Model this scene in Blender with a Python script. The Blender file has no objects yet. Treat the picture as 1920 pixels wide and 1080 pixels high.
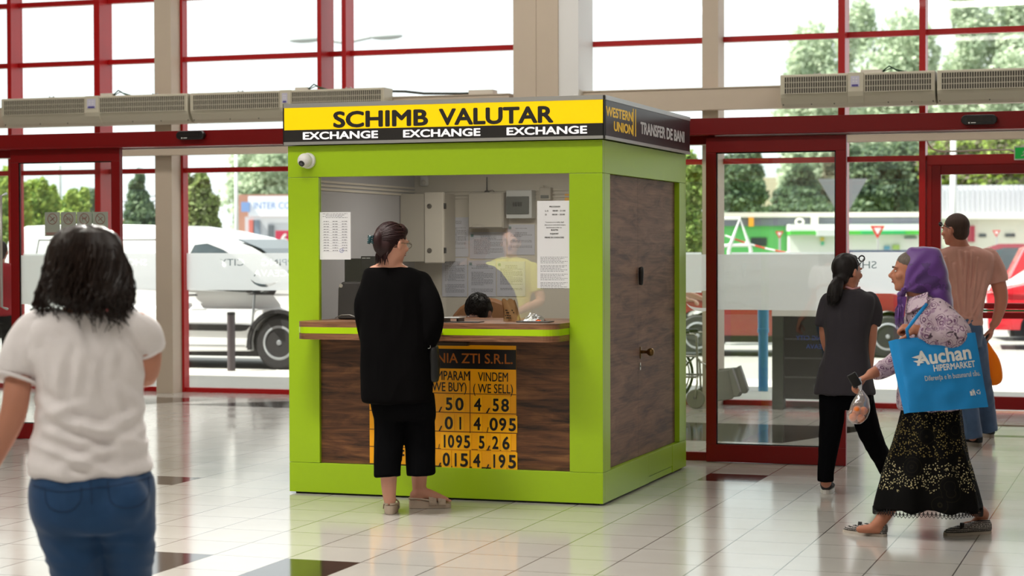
import bpy, bmesh, math, random
from mathutils import Vector, Matrix, Quaternion, noise, Euler
SC = bpy.context.scene
COL = SC.collection
PI = math.pi
# ---------------------------------------------------------------- camera
H = 1.55; FPX = 3669.7; YAW = .3243; PITCH = .0213; ROLL = .0027
cd = bpy.data.cameras.new('camera'); cam = bpy.data.objects.new('camera', cd); COL.objects.link(cam)
cd.sensor_width = 36; cd.lens = FPX * 36 / 1920; cd.clip_end = 500; cd.clip_start = .1
cam.matrix_world = (Matrix.Translation((0, 0, H)) @ Matrix.Rotation(YAW, 4, 'Z') @ Matrix.Rotation(PI/2 - PITCH, 4, 'X')
                    @ Matrix.Rotation(-ROLL, 4, 'Z'))
cd.dof.use_dof = True; cd.dof.focus_distance = 12.0; cd.dof.aperture_fstop = 3.0
SC.camera = cam
# ---------------------------------------------------------------- world, sun, exposure
w = bpy.data.worlds.new('sky'); SC.world = w; w.use_nodes = True
bg = w.node_tree.nodes['Background']; bg.inputs[0].default_value = (.93, .975, 1.0, 1); bg.inputs[1].default_value = 1.5
sun_d = bpy.data.lights.new('sun', 'SUN'); sun_d.energy = 12; sun_d.angle = .009; sun_d.color = (1, .95, .86)
sun = bpy.data.objects.new('sun', sun_d); COL.objects.link(sun)
sun.rotation_euler = Vector((-.62, -.34, 1.0)).to_track_quat('Z', 'Y').to_euler()
SC.view_settings.view_transform = 'Standard'; SC.view_settings.look = 'None'
SC.view_settings.exposure = 0; SC.view_settings.gamma = 1; SC.view_settings.use_curve_mapping = False
def area(name, loc, size, power, color=(1, .95, .88), rot=(0, 0, 0), sy=None):
    l = bpy.data.lights.new(name, 'AREA'); l.energy = power; l.size = size; l.color = color
    if sy: l.shape = 'RECTANGLE'; l.size_y = sy
    o = bpy.data.objects.new(name, l); COL.objects.link(o); o.location = loc; o.rotation_euler = rot
    return o
# hall lamps overhead; the row near the glass front is added for brightness
for i, (x, y, p) in enumerate([(-4.6, 8.2, 120), (-1.2, 8.4, 45), (-8.2, 8.2, 80), (-3.2, 2.6, 95), (-7.5, 3.2, 110), (1.2, 3.0, 40), (-3.2, -3.2, 40), (-10.0, 15.6, 80), (-5.5, 15.8, 85), (-1.0, 15.8, 60), (-12.5, 9, 60)]):
    area('ceiling_lamp_light', (x, y, 5.75), 2.2, p, sy=.9)
area('kiosk_lamp_light', (-4.25, 12.2, 2.1), .8, 13, (1, .93, .82), sy=.3)

# ---------------------------------------------------------------- helpers
def srgb(r, g, b):
    def f(c):
        c /= 255
        return c / 12.92 if c <= .04045 else ((c + .055) / 1.055) ** 2.4
    return (f(r), f(g), f(b), 1)
MATS = {}
def mat(name, col, rough=.5, metal=0, spec=.5, bump=0, bscale=40, var=0, vscale=6, coat=0, sheen=0, sss=0, emit=0, alpha=1):
    if name in MATS: return MATS[name]
    m = bpy.data.materials.new(name); m.use_nodes = True; N = m.node_tree.nodes; L = m.node_tree.links
    b = N['Principled BSDF']; c = srgb(*col); b.inputs['Base Color'].default_value = c
    b.inputs['Roughness'].default_value = rough; b.inputs['Metallic'].default_value = metal
    b.inputs['Specular IOR Level'].default_value = spec; b.inputs['Coat Weight'].default_value = coat
    b.inputs['Sheen Weight'].default_value = sheen; b.inputs['Alpha'].default_value = alpha
    if sss: b.inputs['Subsurface Weight'].default_value = sss; b.inputs['Subsurface Radius'].default_value = (.02, .008, .004)
    if emit: b.inputs['Emission Color'].default_value = c; b.inputs['Emission Strength'].default_value = emit
    tc = N.new('ShaderNodeTexCoord')
    if var:
        n = N.new('ShaderNodeTexNoise'); n.inputs['Scale'].default_value = vscale; n.inputs['Detail'].default_value = 4
        mx = N.new('ShaderNodeMix'); mx.data_type = 'RGBA'; mx.inputs[6].default_value = tuple(x * (1 - var) for x in c[:3]) + (1,)
        mx.inputs[7].default_value = tuple(min(1, x * (1 + var)) for x in c[:3]) + (1,)
        L.new(tc.outputs['Object'], n.inputs['Vector']); L.new(n.outputs['Fac'], mx.inputs[0]); L.new(mx.outputs[2], b.inputs['Base Color'])
    if bump:
        n2 = N.new('ShaderNodeTexNoise'); n2.inputs['Scale'].default_value = bscale; n2.inputs['Detail'].default_value = 5
        bp = N.new('ShaderNodeBump'); bp.inputs['Strength'].default_value = bump; bp.inputs['Distance'].default_value = .01
        L.new(tc.outputs['Object'], n2.inputs['Vector']); L.new(n2.outputs['Fac'], bp.inputs['Height']); L.new(bp.outputs[0], b.inputs['Normal'])
    MATS[name] = m
    return m
class G:   # tiny node-graph writer
    def __init__(s, name):
        s.m = bpy.data.materials.new(name); s.m.use_nodes = True; s.N = s.m.node_tree.nodes; s.L = s.m.node_tree.links
        s.b = s.N['Principled BSDF']; s.out = s.N['Material Output']; MATS[name] = s.m
    def n(s, t, ins=None, **kw):
        x = s.N.new('ShaderNode' + t)
        for k, v in kw.items(): setattr(x, k, v)
        for k, v in (ins or {}).items():
            if isinstance(v, bpy.types.NodeSocket): s.L.new(v, x.inputs[k])
            else: x.inputs[k].default_value = v
        return x
    def math(s, op, a, b=0, c=0):
        return s.n('Math', {0: a, 1: b, 2: c}, operation=op).outputs[0]
    def mix(s, f, a, b):
        return s.n('Mix', {0: f, 6: a, 7: b}, data_type='RGBA').outputs[2]
    def ramp(s, f, stops, interp='LINEAR'):
        r = s.n('ValToRGB', {0: f}); r.color_ramp.interpolation = interp; e = r.color_ramp.elements
        while len(e) < len(stops): e.new(.5)
        for i, (p, c) in enumerate(stops): e[i].position = p; e[i].color = c
        return r.outputs[0]
    def set(s, **kw):
        for k, v in kw.items():
            k = k.replace('_', ' ')
            if isinstance(v, bpy.types.NodeSocket): s.L.new(v, s.b.inputs[k])
            else: s.b.inputs[k].default_value = v
    def bump(s, h, strength=.3, dist=.01):
        s.L.new(s.n('Bump', {'Height': h, 'Strength': strength, 'Distance': dist}).outputs[0], s.b.inputs['Normal'])

def WM(o):
    m = Matrix.Identity(4)
    while o: m = o.matrix_basis @ m; o = o.parent
    return m
class MB:
    def __init__(s): s.v = []; s.f = []; s.mi = []
    def add(s, vs, fs, mi=0):
        k = len(s.v); s.v += [tuple(v) for v in vs]; s.f += [tuple(i + k for i in f) for f in fs]; s.mi += [mi] * len(fs); return s
    def box(s, x0, x1, y0, y1, z0, z1, mi=0, M=None):
        vs = [Vector((x, y, z)) for z in (z0, z1) for y in (y0, y1) for x in (x0, x1)]
        if M: vs = [M @ v for v in vs]
        return s.add(vs, [(0, 2, 3, 1), (4, 5, 7, 6), (0, 1, 5, 4), (2, 6, 7, 3), (0, 4, 6, 2), (1, 3, 7, 5)], mi)
    def cbox(s, c, d, M=None, mi=0):
        return s.box(c[0]-d[0]/2, c[0]+d[0]/2, c[1]-d[1]/2, c[1]+d[1]/2, c[2]-d[2]/2, c[2]+d[2]/2, mi, M)
    def prism(s, pts, y0, y1, axis='Y', mi=0):   # polygon in 2D extruded along an axis
        n = len(pts)
        def p(a, b, t): return (a, t, b) if axis == 'Y' else ((t, a, b) if axis == 'X' else (a, b, t))
        vs = [p(a, b, y0) for a, b in pts] + [p(a, b, y1) for a, b in pts]
        return s.add(vs, [tuple(range(n)), tuple(range(2*n-1, n-1, -1))] + [(i, i+n, (i+1) % n + n, (i+1) % n) for i in range(n)], mi)
    def tube(s, pts, r, seg=10, cap=True, mi=0, ry=None, up=None):
        pts = [Vector(p) for p in pts]; n = len(pts)
        rs = r if isinstance(r, (list, tuple)) else [r] * n
        rys = ry if isinstance(ry, (list, tuple)) else ([ry] * n if ry else rs)
        t0 = (pts[1] - pts[0]).normalized(); u = Vector(up) if up else (Vector((0, 0, 1)) if abs(t0.z) < .9 else Vector((0, 1, 0)))
        vs = []
        for i in range(n):
            t = (pts[min(i+1, n-1)] - pts[max(i-1, 0)]).normalized()
            a = u - t * u.dot(t)
            if a.length < 1e-5: a = t.orthogonal()
            a.normalize(); b = t.cross(a); u = a
            for k in range(seg):
                q = 2 * PI * k / seg; vs.append(pts[i] + a * (math.cos(q) * rys[i]) + b * (math.sin(q) * rs[i]))
        fs = [(i*seg+k, i*seg+(k+1) % seg, (i+1)*seg+(k+1) % seg, (i+1)*seg+k) for i in range(n-1) for k in range(seg)]
        if cap: fs += [tuple(range(seg-1, -1, -1)), tuple(range((n-1)*seg, n*seg))]
        return s.add(vs, fs, mi)
    def lathe(s, prof, c=(0, 0, 0), seg=24, axis=(0, 0, 1), mi=0):
        q = Vector((0, 0, 1)).rotation_difference(Vector(axis)); c = Vector(c); vs = []; n = len(prof)
        for r, z in prof:
            for k in range(seg):
                a = 2*PI*k/seg; vs.append(c + q @ Vector((r*math.cos(a), r*math.sin(a), z)))
        fs = [(i*seg+k, i*seg+(k+1) % seg, (i+1)*seg+(k+1) % seg, (i+1)*seg+k) for i in range(n-1) for k in range(seg)]
        fs += [tuple(range(seg-1, -1, -1)), tuple(range((n-1)*seg, n*seg))]
        return s.add(vs, fs, mi)
    def ball(s, c, r, seg=16, rings=10, M=None, mi=0):
        r = r if isinstance(r, (tuple, list, Vector)) else (r, r, r); vs = []; c = Vector(c)
        for i in range(rings+1):
            a = PI*i/rings
            for k in range(seg):
                b = 2*PI*k/seg; v = Vector((r[0]*math.sin(a)*math.cos(b), r[1]*math.sin(a)*math.sin(b), -r[2]*math.cos(a)))
                if M: v = M @ v
                vs.append(c + v)
        fs = [(i*seg+k, i*seg+(k+1) % seg, (i+1)*seg+(k+1) % seg, (i+1)*seg+k) for i in range(rings) for k in range(seg)]
        return s.add(vs, fs, mi)
    def grid(s, fn, nu, nv, mi=0, wrap=False):
        vs = [fn(u/nu, v/nv) for v in range(nv+1) for u in range(nu+1)]; m = nu+1
        return s.add(vs, [(v*m+u, v*m+u+1, (v+1)*m+u+1, (v+1)*m+u) for v in range(nv) for u in range(nu)], mi)
    def build(s, name, m, parent=None, smooth=False, bevel=0, world=True, solid=0):
        me = bpy.data.meshes.new(name); vs = s.v
        if parent and world:
            iv = WM(parent).inverted(); vs = [tuple(iv @ Vector(v)) for v in vs]
        me.from_pydata(vs, [], s.f)
        for x in (m if isinstance(m, (list, tuple)) else [m]): me.materials.append(x)
        me.polygons.foreach_set('material_index', s.mi)
        bm = bmesh.new(); bm.from_mesh(me); bmesh.ops.remove_doubles(bm, verts=bm.verts, dist=1e-6) if smooth else None
        bmesh.ops.recalc_face_normals(bm, faces=bm.faces); bm.to_mesh(me); bm.free()
        if smooth: me.shade_smooth()
        o = bpy.data.objects.new(name, me); COL.objects.link(o); o.parent = parent
        if solid: md = o.modifiers.new('solid', 'SOLIDIFY'); md.thickness = solid; md.offset = 0
        if bevel: md = o.modifiers.new('bevel', 'BEVEL'); md.width = bevel; md.segments = 2; md.limit_method = 'ANGLE'
        return o
def thing(name, label, cat, loc=(0, 0, 0), rz=0, group=None):
    o = bpy.data.objects.new(name, None); COL.objects.link(o); o.location = loc; o.rotation_euler = (0, 0, rz); o.empty_display_size = .1
    return tag(o, label, cat, group)
def tag(o, label, cat, group=None, kind=None):
    o['label'] = label; o['category'] = cat
    if group: o['group'] = group
    if kind: o['kind'] = kind
    return o
def struct(name, mb, m, **kw):
    o = mb.build(name, m, **kw)
    if not kw.get('parent'): o['kind'] = 'structure'
    return o
def origin_base(o):      # move a one-mesh thing's origin to its base
    me = o.data; vs = [v.co for v in me.vertices]
    c = Vector((sum(v.x for v in vs)/len(vs), sum(v.y for v in vs)/len(vs), min(v.z for v in vs)))
    me.transform(Matrix.Translation(-c)); o.location = o.location + c
    return o
# lettering: real letter-shaped meshes; M places the text plane (x right, y up, z towards the reader)
def text(name, s, size, M, m, parent, bold=0, sx=1, align='LEFT', depth=.001, space=1):
    c = bpy.data.curves.new(name, 'FONT'); c.body = s; c.size = size; c.extrude = depth; c.align_x = align
    c.space_character = space; c.resolution_u = 4
    o = bpy.data.objects.new(name, c); COL.objects.link(o); bpy.context.view_layer.update()
    me = bpy.data.meshes.new_from_object(o.evaluated_get(bpy.context.evaluated_depsgraph_get()))
    bpy.data.objects.remove(o); bpy.data.curves.remove(c)
    T = (WM(parent).inverted() if parent else Matrix.Identity(4)) @ M @ Matrix.Diagonal((sx, 1, 1, 1))
    vs = [v.co.copy() for v in me.vertices]; fs = [tuple(p.vertices) for p in me.polygons]; bpy.data.meshes.remove(me)
    V, F_ = [], []
    offs = [(0, 0)] if bold <= 0 else [(bold*math.cos(a)*1.0, bold*math.sin(a)*1.0) for a in [PI*i/4 for i in range(8)]] + [(0, 0)]
    for i, (ox, oy) in enumerate(offs):
        k = len(V); V += [T @ (v + Vector((ox, oy, depth*.04*i))) for v in vs]; F_ += [tuple(j+k for j in f) for f in fs]
    me = bpy.data.meshes.new(name); me.from_pydata(V, [], F_); me.materials.append(m)
    ob = bpy.data.objects.new(name, me); COL.objects.link(ob); ob.parent = parent
    return ob
def plane_M(o, ex, ey):
    ex = Vector(ex).normalized(); ey = Vector(ey).normalized(); ez = ex.cross(ey)
    return Matrix.Translation(o) @ Matrix((ex, ey, ez)).transposed().to_4x4()
def FR(x, y, z): return plane_M((x, y, z), (1, 0, 0), (0, 0, 1))     # faces -Y, read from the hall
def FX(x, y, z): return plane_M((x, y, z), (0, 1, 0), (0, 0, 1))     # faces +X
def pixdir(px, py):    # direction through a photo point; only used to take sizes off the photo
    R = Vector((math.cos(YAW), math.sin(YAW), 0)); F = Vector((-math.sin(YAW)*math.cos(PITCH), math.cos(YAW)*math.cos(PITCH), -math.sin(PITCH)))
    U = R.cross(F); R, U = R*math.cos(ROLL)+U*math.sin(ROLL), -R*math.sin(ROLL)+U*math.cos(ROLL)
    return F + R*(px-960)/FPX + U*(540-py)/FPX
def atY(px, py, Y): d = pixdir(px, py); return Vector((0, 0, H)) + d*(Y/d.y)
def atZ(px, py, Z=0): d = pixdir(px, py); return Vector((0, 0, H)) + d*((Z-H)/d.z)
def atD(px, py, D): return Vector((0, 0, H)) + pixdir(px, py)*D
# ---------------------------------------------------------------- materials
RED = mat('red_painted_metal', (170, 6, 10), .36, spec=.4, coat=.12)
REDD = mat('dark_red_painted_metal', (122, 0, 3), .4, spec=.3, coat=.08)
BEIGE = mat('beige_painted_steel', (192, 177, 160), .55, bump=.05, bscale=60, var=.04)
LIME = mat('lime_laminate', (158, 194, 22), .36, spec=.45, bump=.02, bscale=300)
LIMEB = mat('lime_edge_band', (172, 210, 8), .25)
ALU = mat('brushed_aluminium', (190, 190, 188), .35, metal=.8)
BLACK = mat('black_plastic', (14, 14, 15), .35)
BLACKM = mat('black_print', (22, 18, 16), .5)
WHITE = mat('white_plastic', (225, 225, 222), .4)
CREAM = mat('cream_panel', (214, 208, 196), .5)
PAPER = mat('white_paper', (235, 236, 240), .7)
INK = mat('printed_ink', (122, 122, 130), .7)
def glass_mat(name, tint=(.97, .99, .98), r0=.045, mx=.9):
    g = G(name); g.N.remove(g.b)
    lw = g.n('LayerWeight', {'Blend': .5}).outputs['Facing']
    f = g.math('ADD', g.math('MULTIPLY', g.math('POWER', lw, 5.0), mx), r0)
    t = g.n('BsdfTransparent', {0: tint + (1,)}); gl = g.n('BsdfGlossy', {'Roughness': .012, 'Color': (1, 1, 1, 1)})
    ms = g.n('MixShader', {0: f, 1: t.outputs[0], 2: gl.outputs[0]}); g.L.new(ms.outputs[0], g.out.inputs[0]); return g.m
GLASS = glass_mat('window_glass'); KGLASS = glass_mat('kiosk_glass', (.96, .97, .97), .075)
DGLASS = mat('tinted_car_glass', (40, 52, 56), .08, spec=.8)
def frost():
    g = G('frosted_film'); g.N.remove(g.b)
    t = g.n('BsdfTransparent', {0: (1, 1, 1, 1)}); tr = g.n('BsdfTranslucent', {0: (.98, .99, .99, 1)}); d = g.n('BsdfDiffuse', {0: (.82, .85, .84, 1)})
    a = g.n('MixShader', {0: .2, 1: tr.outputs[0], 2: d.outputs[0]}); b = g.n('MixShader', {0: .88, 1: t.outputs[0], 2: a.outputs[0]})
    g.L.new(b.outputs[0], g.out.inputs[0]); return g.m
FROST = frost()
def wood(name, c0, c1, c2, sx, sz, rough=.42, plank=None, swap=False):
    g = G(name); o = g.n('TexCoord').outputs['Object']
    mp = g.n('Mapping', {0: o, 3: (1, 1, 1) if not swap else (1, 1, 1)})
    st = g.n('Mapping', {0: o, 3: (sx, sx, sz)}).outputs[0]
    n1 = g.n('TexNoise', {'Vector': st, 'Scale': 1.0, 'Detail': 8, 'Roughness': .62, 'Distortion': .9}).outputs['Fac']
    st2 = g.n('Mapping', {0: o, 3: (sx*1.5, sx*1.5, sz*7)}).outputs[0]
    n2 = g.n('TexNoise', {'Vector': st2, 'Scale': 1.0, 'Detail': 3}).outputs['Fac']
    f = g.math('ADD', g.math('MULTIPLY', n1, .75), g.math('MULTIPLY', n2, .25))
    c = g.ramp(f, [(.36, srgb(*c0)), (.5, srgb(*c1)), (.66, srgb(*c2))])
    g.set(Base_Color=c, Roughness=rough); g.bump(n2, .12, .002); return g.m
WOODF = wood('dark_oak_laminate', (34, 19, 11), (92, 56, 32), (134, 90, 54), 2.4, 17)
WOODS = wood('brown_oak_door_laminate', (84, 58, 44), (120, 88, 68), (148, 112, 88), 2.0, 13, rough=.6)
WOODE = wood('oak_counter_edge', (74, 46, 30), (128, 86, 60), (158, 112, 80), 3, 60)
# ================================================================ the setting
YF = 18.78; YD = 13.73
# floor: one mesh of tiles 0.40 x 0.42 m, some of them dark, dark inlays in the vestibule
gf = G('white_glazed_tile'); o_ = gf.n('TexCoord').outputs['Object']
sx = gf.n('SeparateXYZ', {0: o_})
def gl_line(gf, c, off, per, wdt):
    a = gf.math('ABSOLUTE', gf.math('SUBTRACT', gf.math('FRACT', gf.math('DIVIDE', gf.math('SUBTRACT', c, off), per)), .5))
    return gf.math('GREATER_THAN', a, .5 - wdt/per/2)
lx = gl_line(gf, sx.outputs[0], -.96, .40, .006); ly = gl_line(gf, sx.outputs[1], 8.84, .42, .006)
ln = gf.math('MAXIMUM', lx, ly)
nz = gf.n('TexNoise', {'Vector': o_, 'Scale': 2.2, 'Detail': 6, 'Roughness': .6}).outputs['Fac']
cell = gf.n('TexWhiteNoise', {'Vector': gf.n('VectorMath', {0: gf.n('Mapping', {0: o_, 1: (.96/.4, -8.84/.42, 0), 3: (1/.4, 1/.42, 1)}).outputs[0]}, operation='FLOOR').outputs[0]}, noise_dimensions='3D').outputs['Value']
tc_ = gf.mix(nz, srgb(184, 181, 175), srgb(198, 195, 189)); tc_ = gf.mix(gf.math('MULTIPLY', cell, .25), tc_, srgb(176, 172, 166))
gf.set(Base_Color=gf.mix(ln, tc_, srgb(70, 62, 58)), Roughness=gf.math('ADD', gf.math('MULTIPLY', nz, .14), .06), Specular_IOR_Level=.75)
gf.bump(gf.math('ADD', gf.math('MULTIPLY', nz, .6), gf.math('MULTIPLY', ln, -1)), .06, .003)
gd = G('dark_glazed_tile'); od = gd.n('TexCoord').outputs['Object']; nd = gd.n('TexNoise', {'Vector': od, 'Scale': 5, 'Detail': 5}).outputs['Fac']
gd.set(Base_Color=gd.mix(nd, srgb(44, 34, 32), srgb(66, 54, 50)), Roughness=.08, Specular_IOR_Level=.7)
fl = MB()
x0, x1, y0, y1 = -.96 - .4*50, -.96 + .4*16, 8.84 - .42*34, 18.80
dark = {(-8, -1), (-10, -1), (-5, 9), (-14, 6), (-8, -2), (-10, -2), (2, 3), (-15, 6)}
nx = int(round((x1-x0)/.4)); vx = [x0 + .4*i for i in range(nx+1)]; vy = [8.84 + .42*j for j in range(-34, 24)]; vy[-1] = y1
vs = [(x, y, 0) for y in vy for x in vx]; fw, fd = [], []
for j in range(len(vy)-1):
    for i in range(nx):
        a = j*(nx+1)+i; q = (a, a+1, a+nx+2, a+nx+1)
        (fd if (i-50, j-34) in dark else fw).append(q)
fl.v = vs; fl.f = fw + fd; fl.mi = [0]*len(fw) + [1]*len(fd)
# vestibule inlay: dark triangles and bands in front of the outer glass (inlaid tiles, 0.6 mm proud)
def inlay(pts): fl.add([(x, y, .0006) for x, y in pts], [tuple(range(len(pts)))], 1)
inlay([(-3.72, 15.2), (-2.88, 15.2), (-2.3, 16.75), (-4.2, 16.75)])
inlay([(-10.9, 17.3), (-9.6, 17.1), (-9.1, 18.0), (-10.6, 17.95)]); inlay([(-9.3, 17.2), (-7.9, 17.15), (-8.3, 17.95)])
inlay([(-5.2, 15.0), (-4.0, 14.6), (-4.0, 14.9), (-5.2, 15.3)]); inlay([(-4.6, 16.0), (-3.9, 16.0), (-3.9, 16.35), (-4.6, 16.35)])
for k in range(2): inlay([(-1.9, 16.2+k*.95), (-.7, 16.2+k*.95), (-.7, 16.36+k*.95), (-1.9, 16.36+k*.95)])
struct('floor', fl, [gf.m, gd.m])
PL = mat('hall_plaster', (200, 194, 184), .8)
struct('ceiling', MB().box(-22, 6.5, -6.5, 19.2, 6.0, 6.12), mat('ceiling_white', (215, 212, 205), .8))
struct('wall_back', MB().box(-21, 5.5, -5.6, -5.44, 0, 6), PL)
struct('wall_left', MB().box(-21.1, -20.96, -5.44, 18.8, 0, 6), PL)
struct('wall_right', MB().box(5.44, 5.58, -5.44, 18.8, 0, 6), PL)
# the hall's light comes from bare area lights, no lamp fittings are built
mul = [(-18.2, -18.13, 18.58), (-15.6, -15.53, 18.58), (-13.6, -13.55, 18.58), (-12.065, -12.015, 18.58), (-10.967, -10.896, 18.545), (-10.012, -9.985, 18.70),
       (-8.323, -8.278, 18.49), (-8.098, -8.05, 18.6), (-6.196, -6.145, 18.7), (-5.53, -5.48, 18.7), (-4.24, -4.20, 18.72), (-2.98, -2.915, 18.55), (-2.233, -2.174, 18.62),
       (.2, .26, 18.6), (2.4, 2.46, 18.6), (5.3, 5.36, 18.6)]
k = 0
for a, b, yf in mul:
    k += 1; struct('trim_%d' % k, MB().box(a, b, yf, YF+.03, 0, 6), RED)
# bays of the curtain wall: each has its sill, transoms and panes
for i in range(len(mul)-1):
    a, b = mul[i][1], mul[i+1][0]; door = (i == 12)
    fr = MB(); zs = [.0, 2.37, 3.553, 4.21, 5.2, 6.0]
    for z in zs:
        h = .026 if z not in (0, 6.0) else .05
        if door and z == 0: continue
        fr.box(a, b, YF-.06, YF+.02, max(0, z-h), min(6, z+h))
    fo = struct('window_%d' % (i+1), fr, RED)
    g_ = MB()
    for z0, z1 in zip(zs, zs[1:]):
        if door and z0 == 0: continue
        g_.box(a, b, YF-.004, YF+.004, z0+.02, z1-.02)
    g_.build('window_glass', GLASS, fo)
# beige steel: beams and columns
k = 40
def trim(mb, m, **kw):
    global k
    k += 1; return struct('trim_%d' % k, mb, m, **kw)
trim(MB().box(-20.9, -6.19, 18.34, 18.495, 2.85, 3.05).box(-20.9, -6.19, 18.33, 18.498, 3.05, 3.06), BEIGE)
trim(MB().box(-5.52, 5.3, 18.34, 18.495, 2.85, 3.05).box(-5.52, 5.3, 18.33, 18.498, 3.05, 3.06), BEIGE)
trim(MB().box(-20.9, 5.3, 18.36, 18.498, 2.518, 2.585), BEIGE)
trim(MB().box(-10.211, -10.014, 18.5, 18.77, 0, 6), BEIGE)
trim(MB().box(-4.280, -4.123, 18.5, 18.77, 0, 6), BEIGE)
# big clad column: two flanges with a joint, lit right side painted in paler grey
c = MB().box(-6.10, -5.865, 18.2, 18.7, 0, 6).box(-5.86, -5.64, 18.2, 18.7, 0, 6).box(-5.865, -5.86, 18.206, 18.7, 0, 6)
trim(c, BEIGE, bevel=.004)
trim(MB().box(-5.64, -5.44, 18.22, 18.72, 0, 6), mat('lit_side_grey', (222, 222, 222), .5))
# round boss on the column beside the beam
t = thing('junction_box', 'small pale round socket box on the side of the big beige column', 'junction box', (-5.45, 18.3, 3.03))
MB().box(-5.50, -5.43, 18.25, 18.34, 2.98, 3.07).build('back_box', CREAM, t, bevel=.004)
MB().lathe([(.02, 0), (.02, .04), (.012, .045)], (-5.465, 18.25, 3.0), axis=(0, -1, 0)).build('cable_gland', WHITE, t, smooth=True)
# header of the inner sliding doors
hd = MB().box(-15, 5.2, YD-.06, YD+.12, 2.338, 2.458).box(-15, 5.2, YD-.07, YD-.06, 2.338, 2.35)
trim(hd, REDD, bevel=.003)
trim(MB().box(-15, 5.2, YD+.12, YD+.14, 2.33, 2.342), ALU)
def leaf(name, xa, xb, za, zb, label, glz, group=None, sw=.074, yb=YD):
    t = thing(name, label, 'door', ((xa+xb)/2, yb, 0), group=group)
    MB().box(xa, xb, yb, yb+.05, za, za+.125).box(xa, xb, yb, yb+.05, zb-.11, zb).box(xa, xa+sw, yb, yb+.05, za+.125, zb-.11).box(xb-sw, xb, yb, yb+.05, za+.125, zb-.11).build('door_frame', REDD, t, bevel=.003)
    s_ = MB().box(xa+sw, xa+sw+.008, yb+.012, yb+.02, za+.125, zb-.11).box(xb-sw-.008, xb-sw, yb+.012, yb+.02, za+.125, zb-.11).box(xa+sw, xb-sw, yb+.012, yb+.02, za+.125, za+.133).box(xa+sw, xb-sw, yb+.012, yb+.02, zb-.118, zb-.11)
    s_.build('rubber_seal', BLACK, t)
    g = MB().box(xa+sw, xb-sw, yb+.021, yb+.029, za+.125, zb-.11).build('door_glass', GLASS, t)
    MB().box(xa+sw, xb-sw, yb+.031, yb+.033, 1.092, 1.488).build('frosted_band', FROST, g)
    return t
leafR = leaf('sliding_door', -3.15, -2.149, 0.003, 2.325, 'red framed sliding door leaf parked right of the green kiosk', 1)
leafL = leaf('sliding_door', -8.896, -7.896, 0.003, 2.345, 'red framed sliding door leaf behind the woman in the white t-shirt', 1)
for i, (xa, xb) in enumerate([(-4.6, -3.1), (-10.6, -8.86)]):
    fr = MB().box(xa, xb, YD+.07, YD+.12, 0, .06).box(xa, xb, YD+.07, YD+.12, 2.28, 2.34).box(xa, xa+.05, YD+.07, YD+.12, .06, 2.28)
    fo = struct('door_%d' % (i+1), fr, REDD)
    g = MB().box(xa+.05, xb, YD+.092, YD+.098, .06, 2.28).build('sidelight_glass', GLASS, fo)
# pull handle at the far left
MB().tube([(-8.985, YD+.08, 1.05), (-8.985, YD-.0, 1.07), (-8.985, YD-.0, 1.97), (-8.985, YD+.08, 1.99)], .011).build('pull_handle', ALU, fo, smooth=True)
# motion sensors on the header
def sensor(x, z, lab):
    t = thing('door_sensor', lab, 'sensor', (x, YD-.07, z)); n = 14
    pts = [(x-.085+.035*math.cos(a)*1, z+.033*math.sin(a)) for a in [PI/2+PI*i/n for i in range(n+1)]] + [(x+.085+.035*math.cos(a), z+.033*math.sin(a)) for a in [-PI/2+PI*i/n for i in range(n+1)]]
    MB().prism(pts, YD-.115, YD-.07).build('housing', BLACK, t, bevel=.006)
    MB().prism([(x-.08, z-.012), (x+.08, z-.012), (x+.08, z+.018), (x-.08, z+.018)], YD-.119, YD-.115).build('lens_window', mat('smoked_lens', (40, 36, 36), .1), t)
    MB().box(x-.07, x-.06, YD-.121, YD-.119, z-.026, z-.016).box(x-.052, x-.02, YD-.121, YD-.119, z-.024, z-.018).build('maker_mark', WHITE, t)
p = atY(370, 252, YD); sensor(p.x, p.z+.001, 'black capsule door sensor on the red header left of the kiosk')
p = atY(1840, 231, YD); sensor(p.x, p.z+.001, 'black capsule door sensor on the red header at the right')
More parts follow.
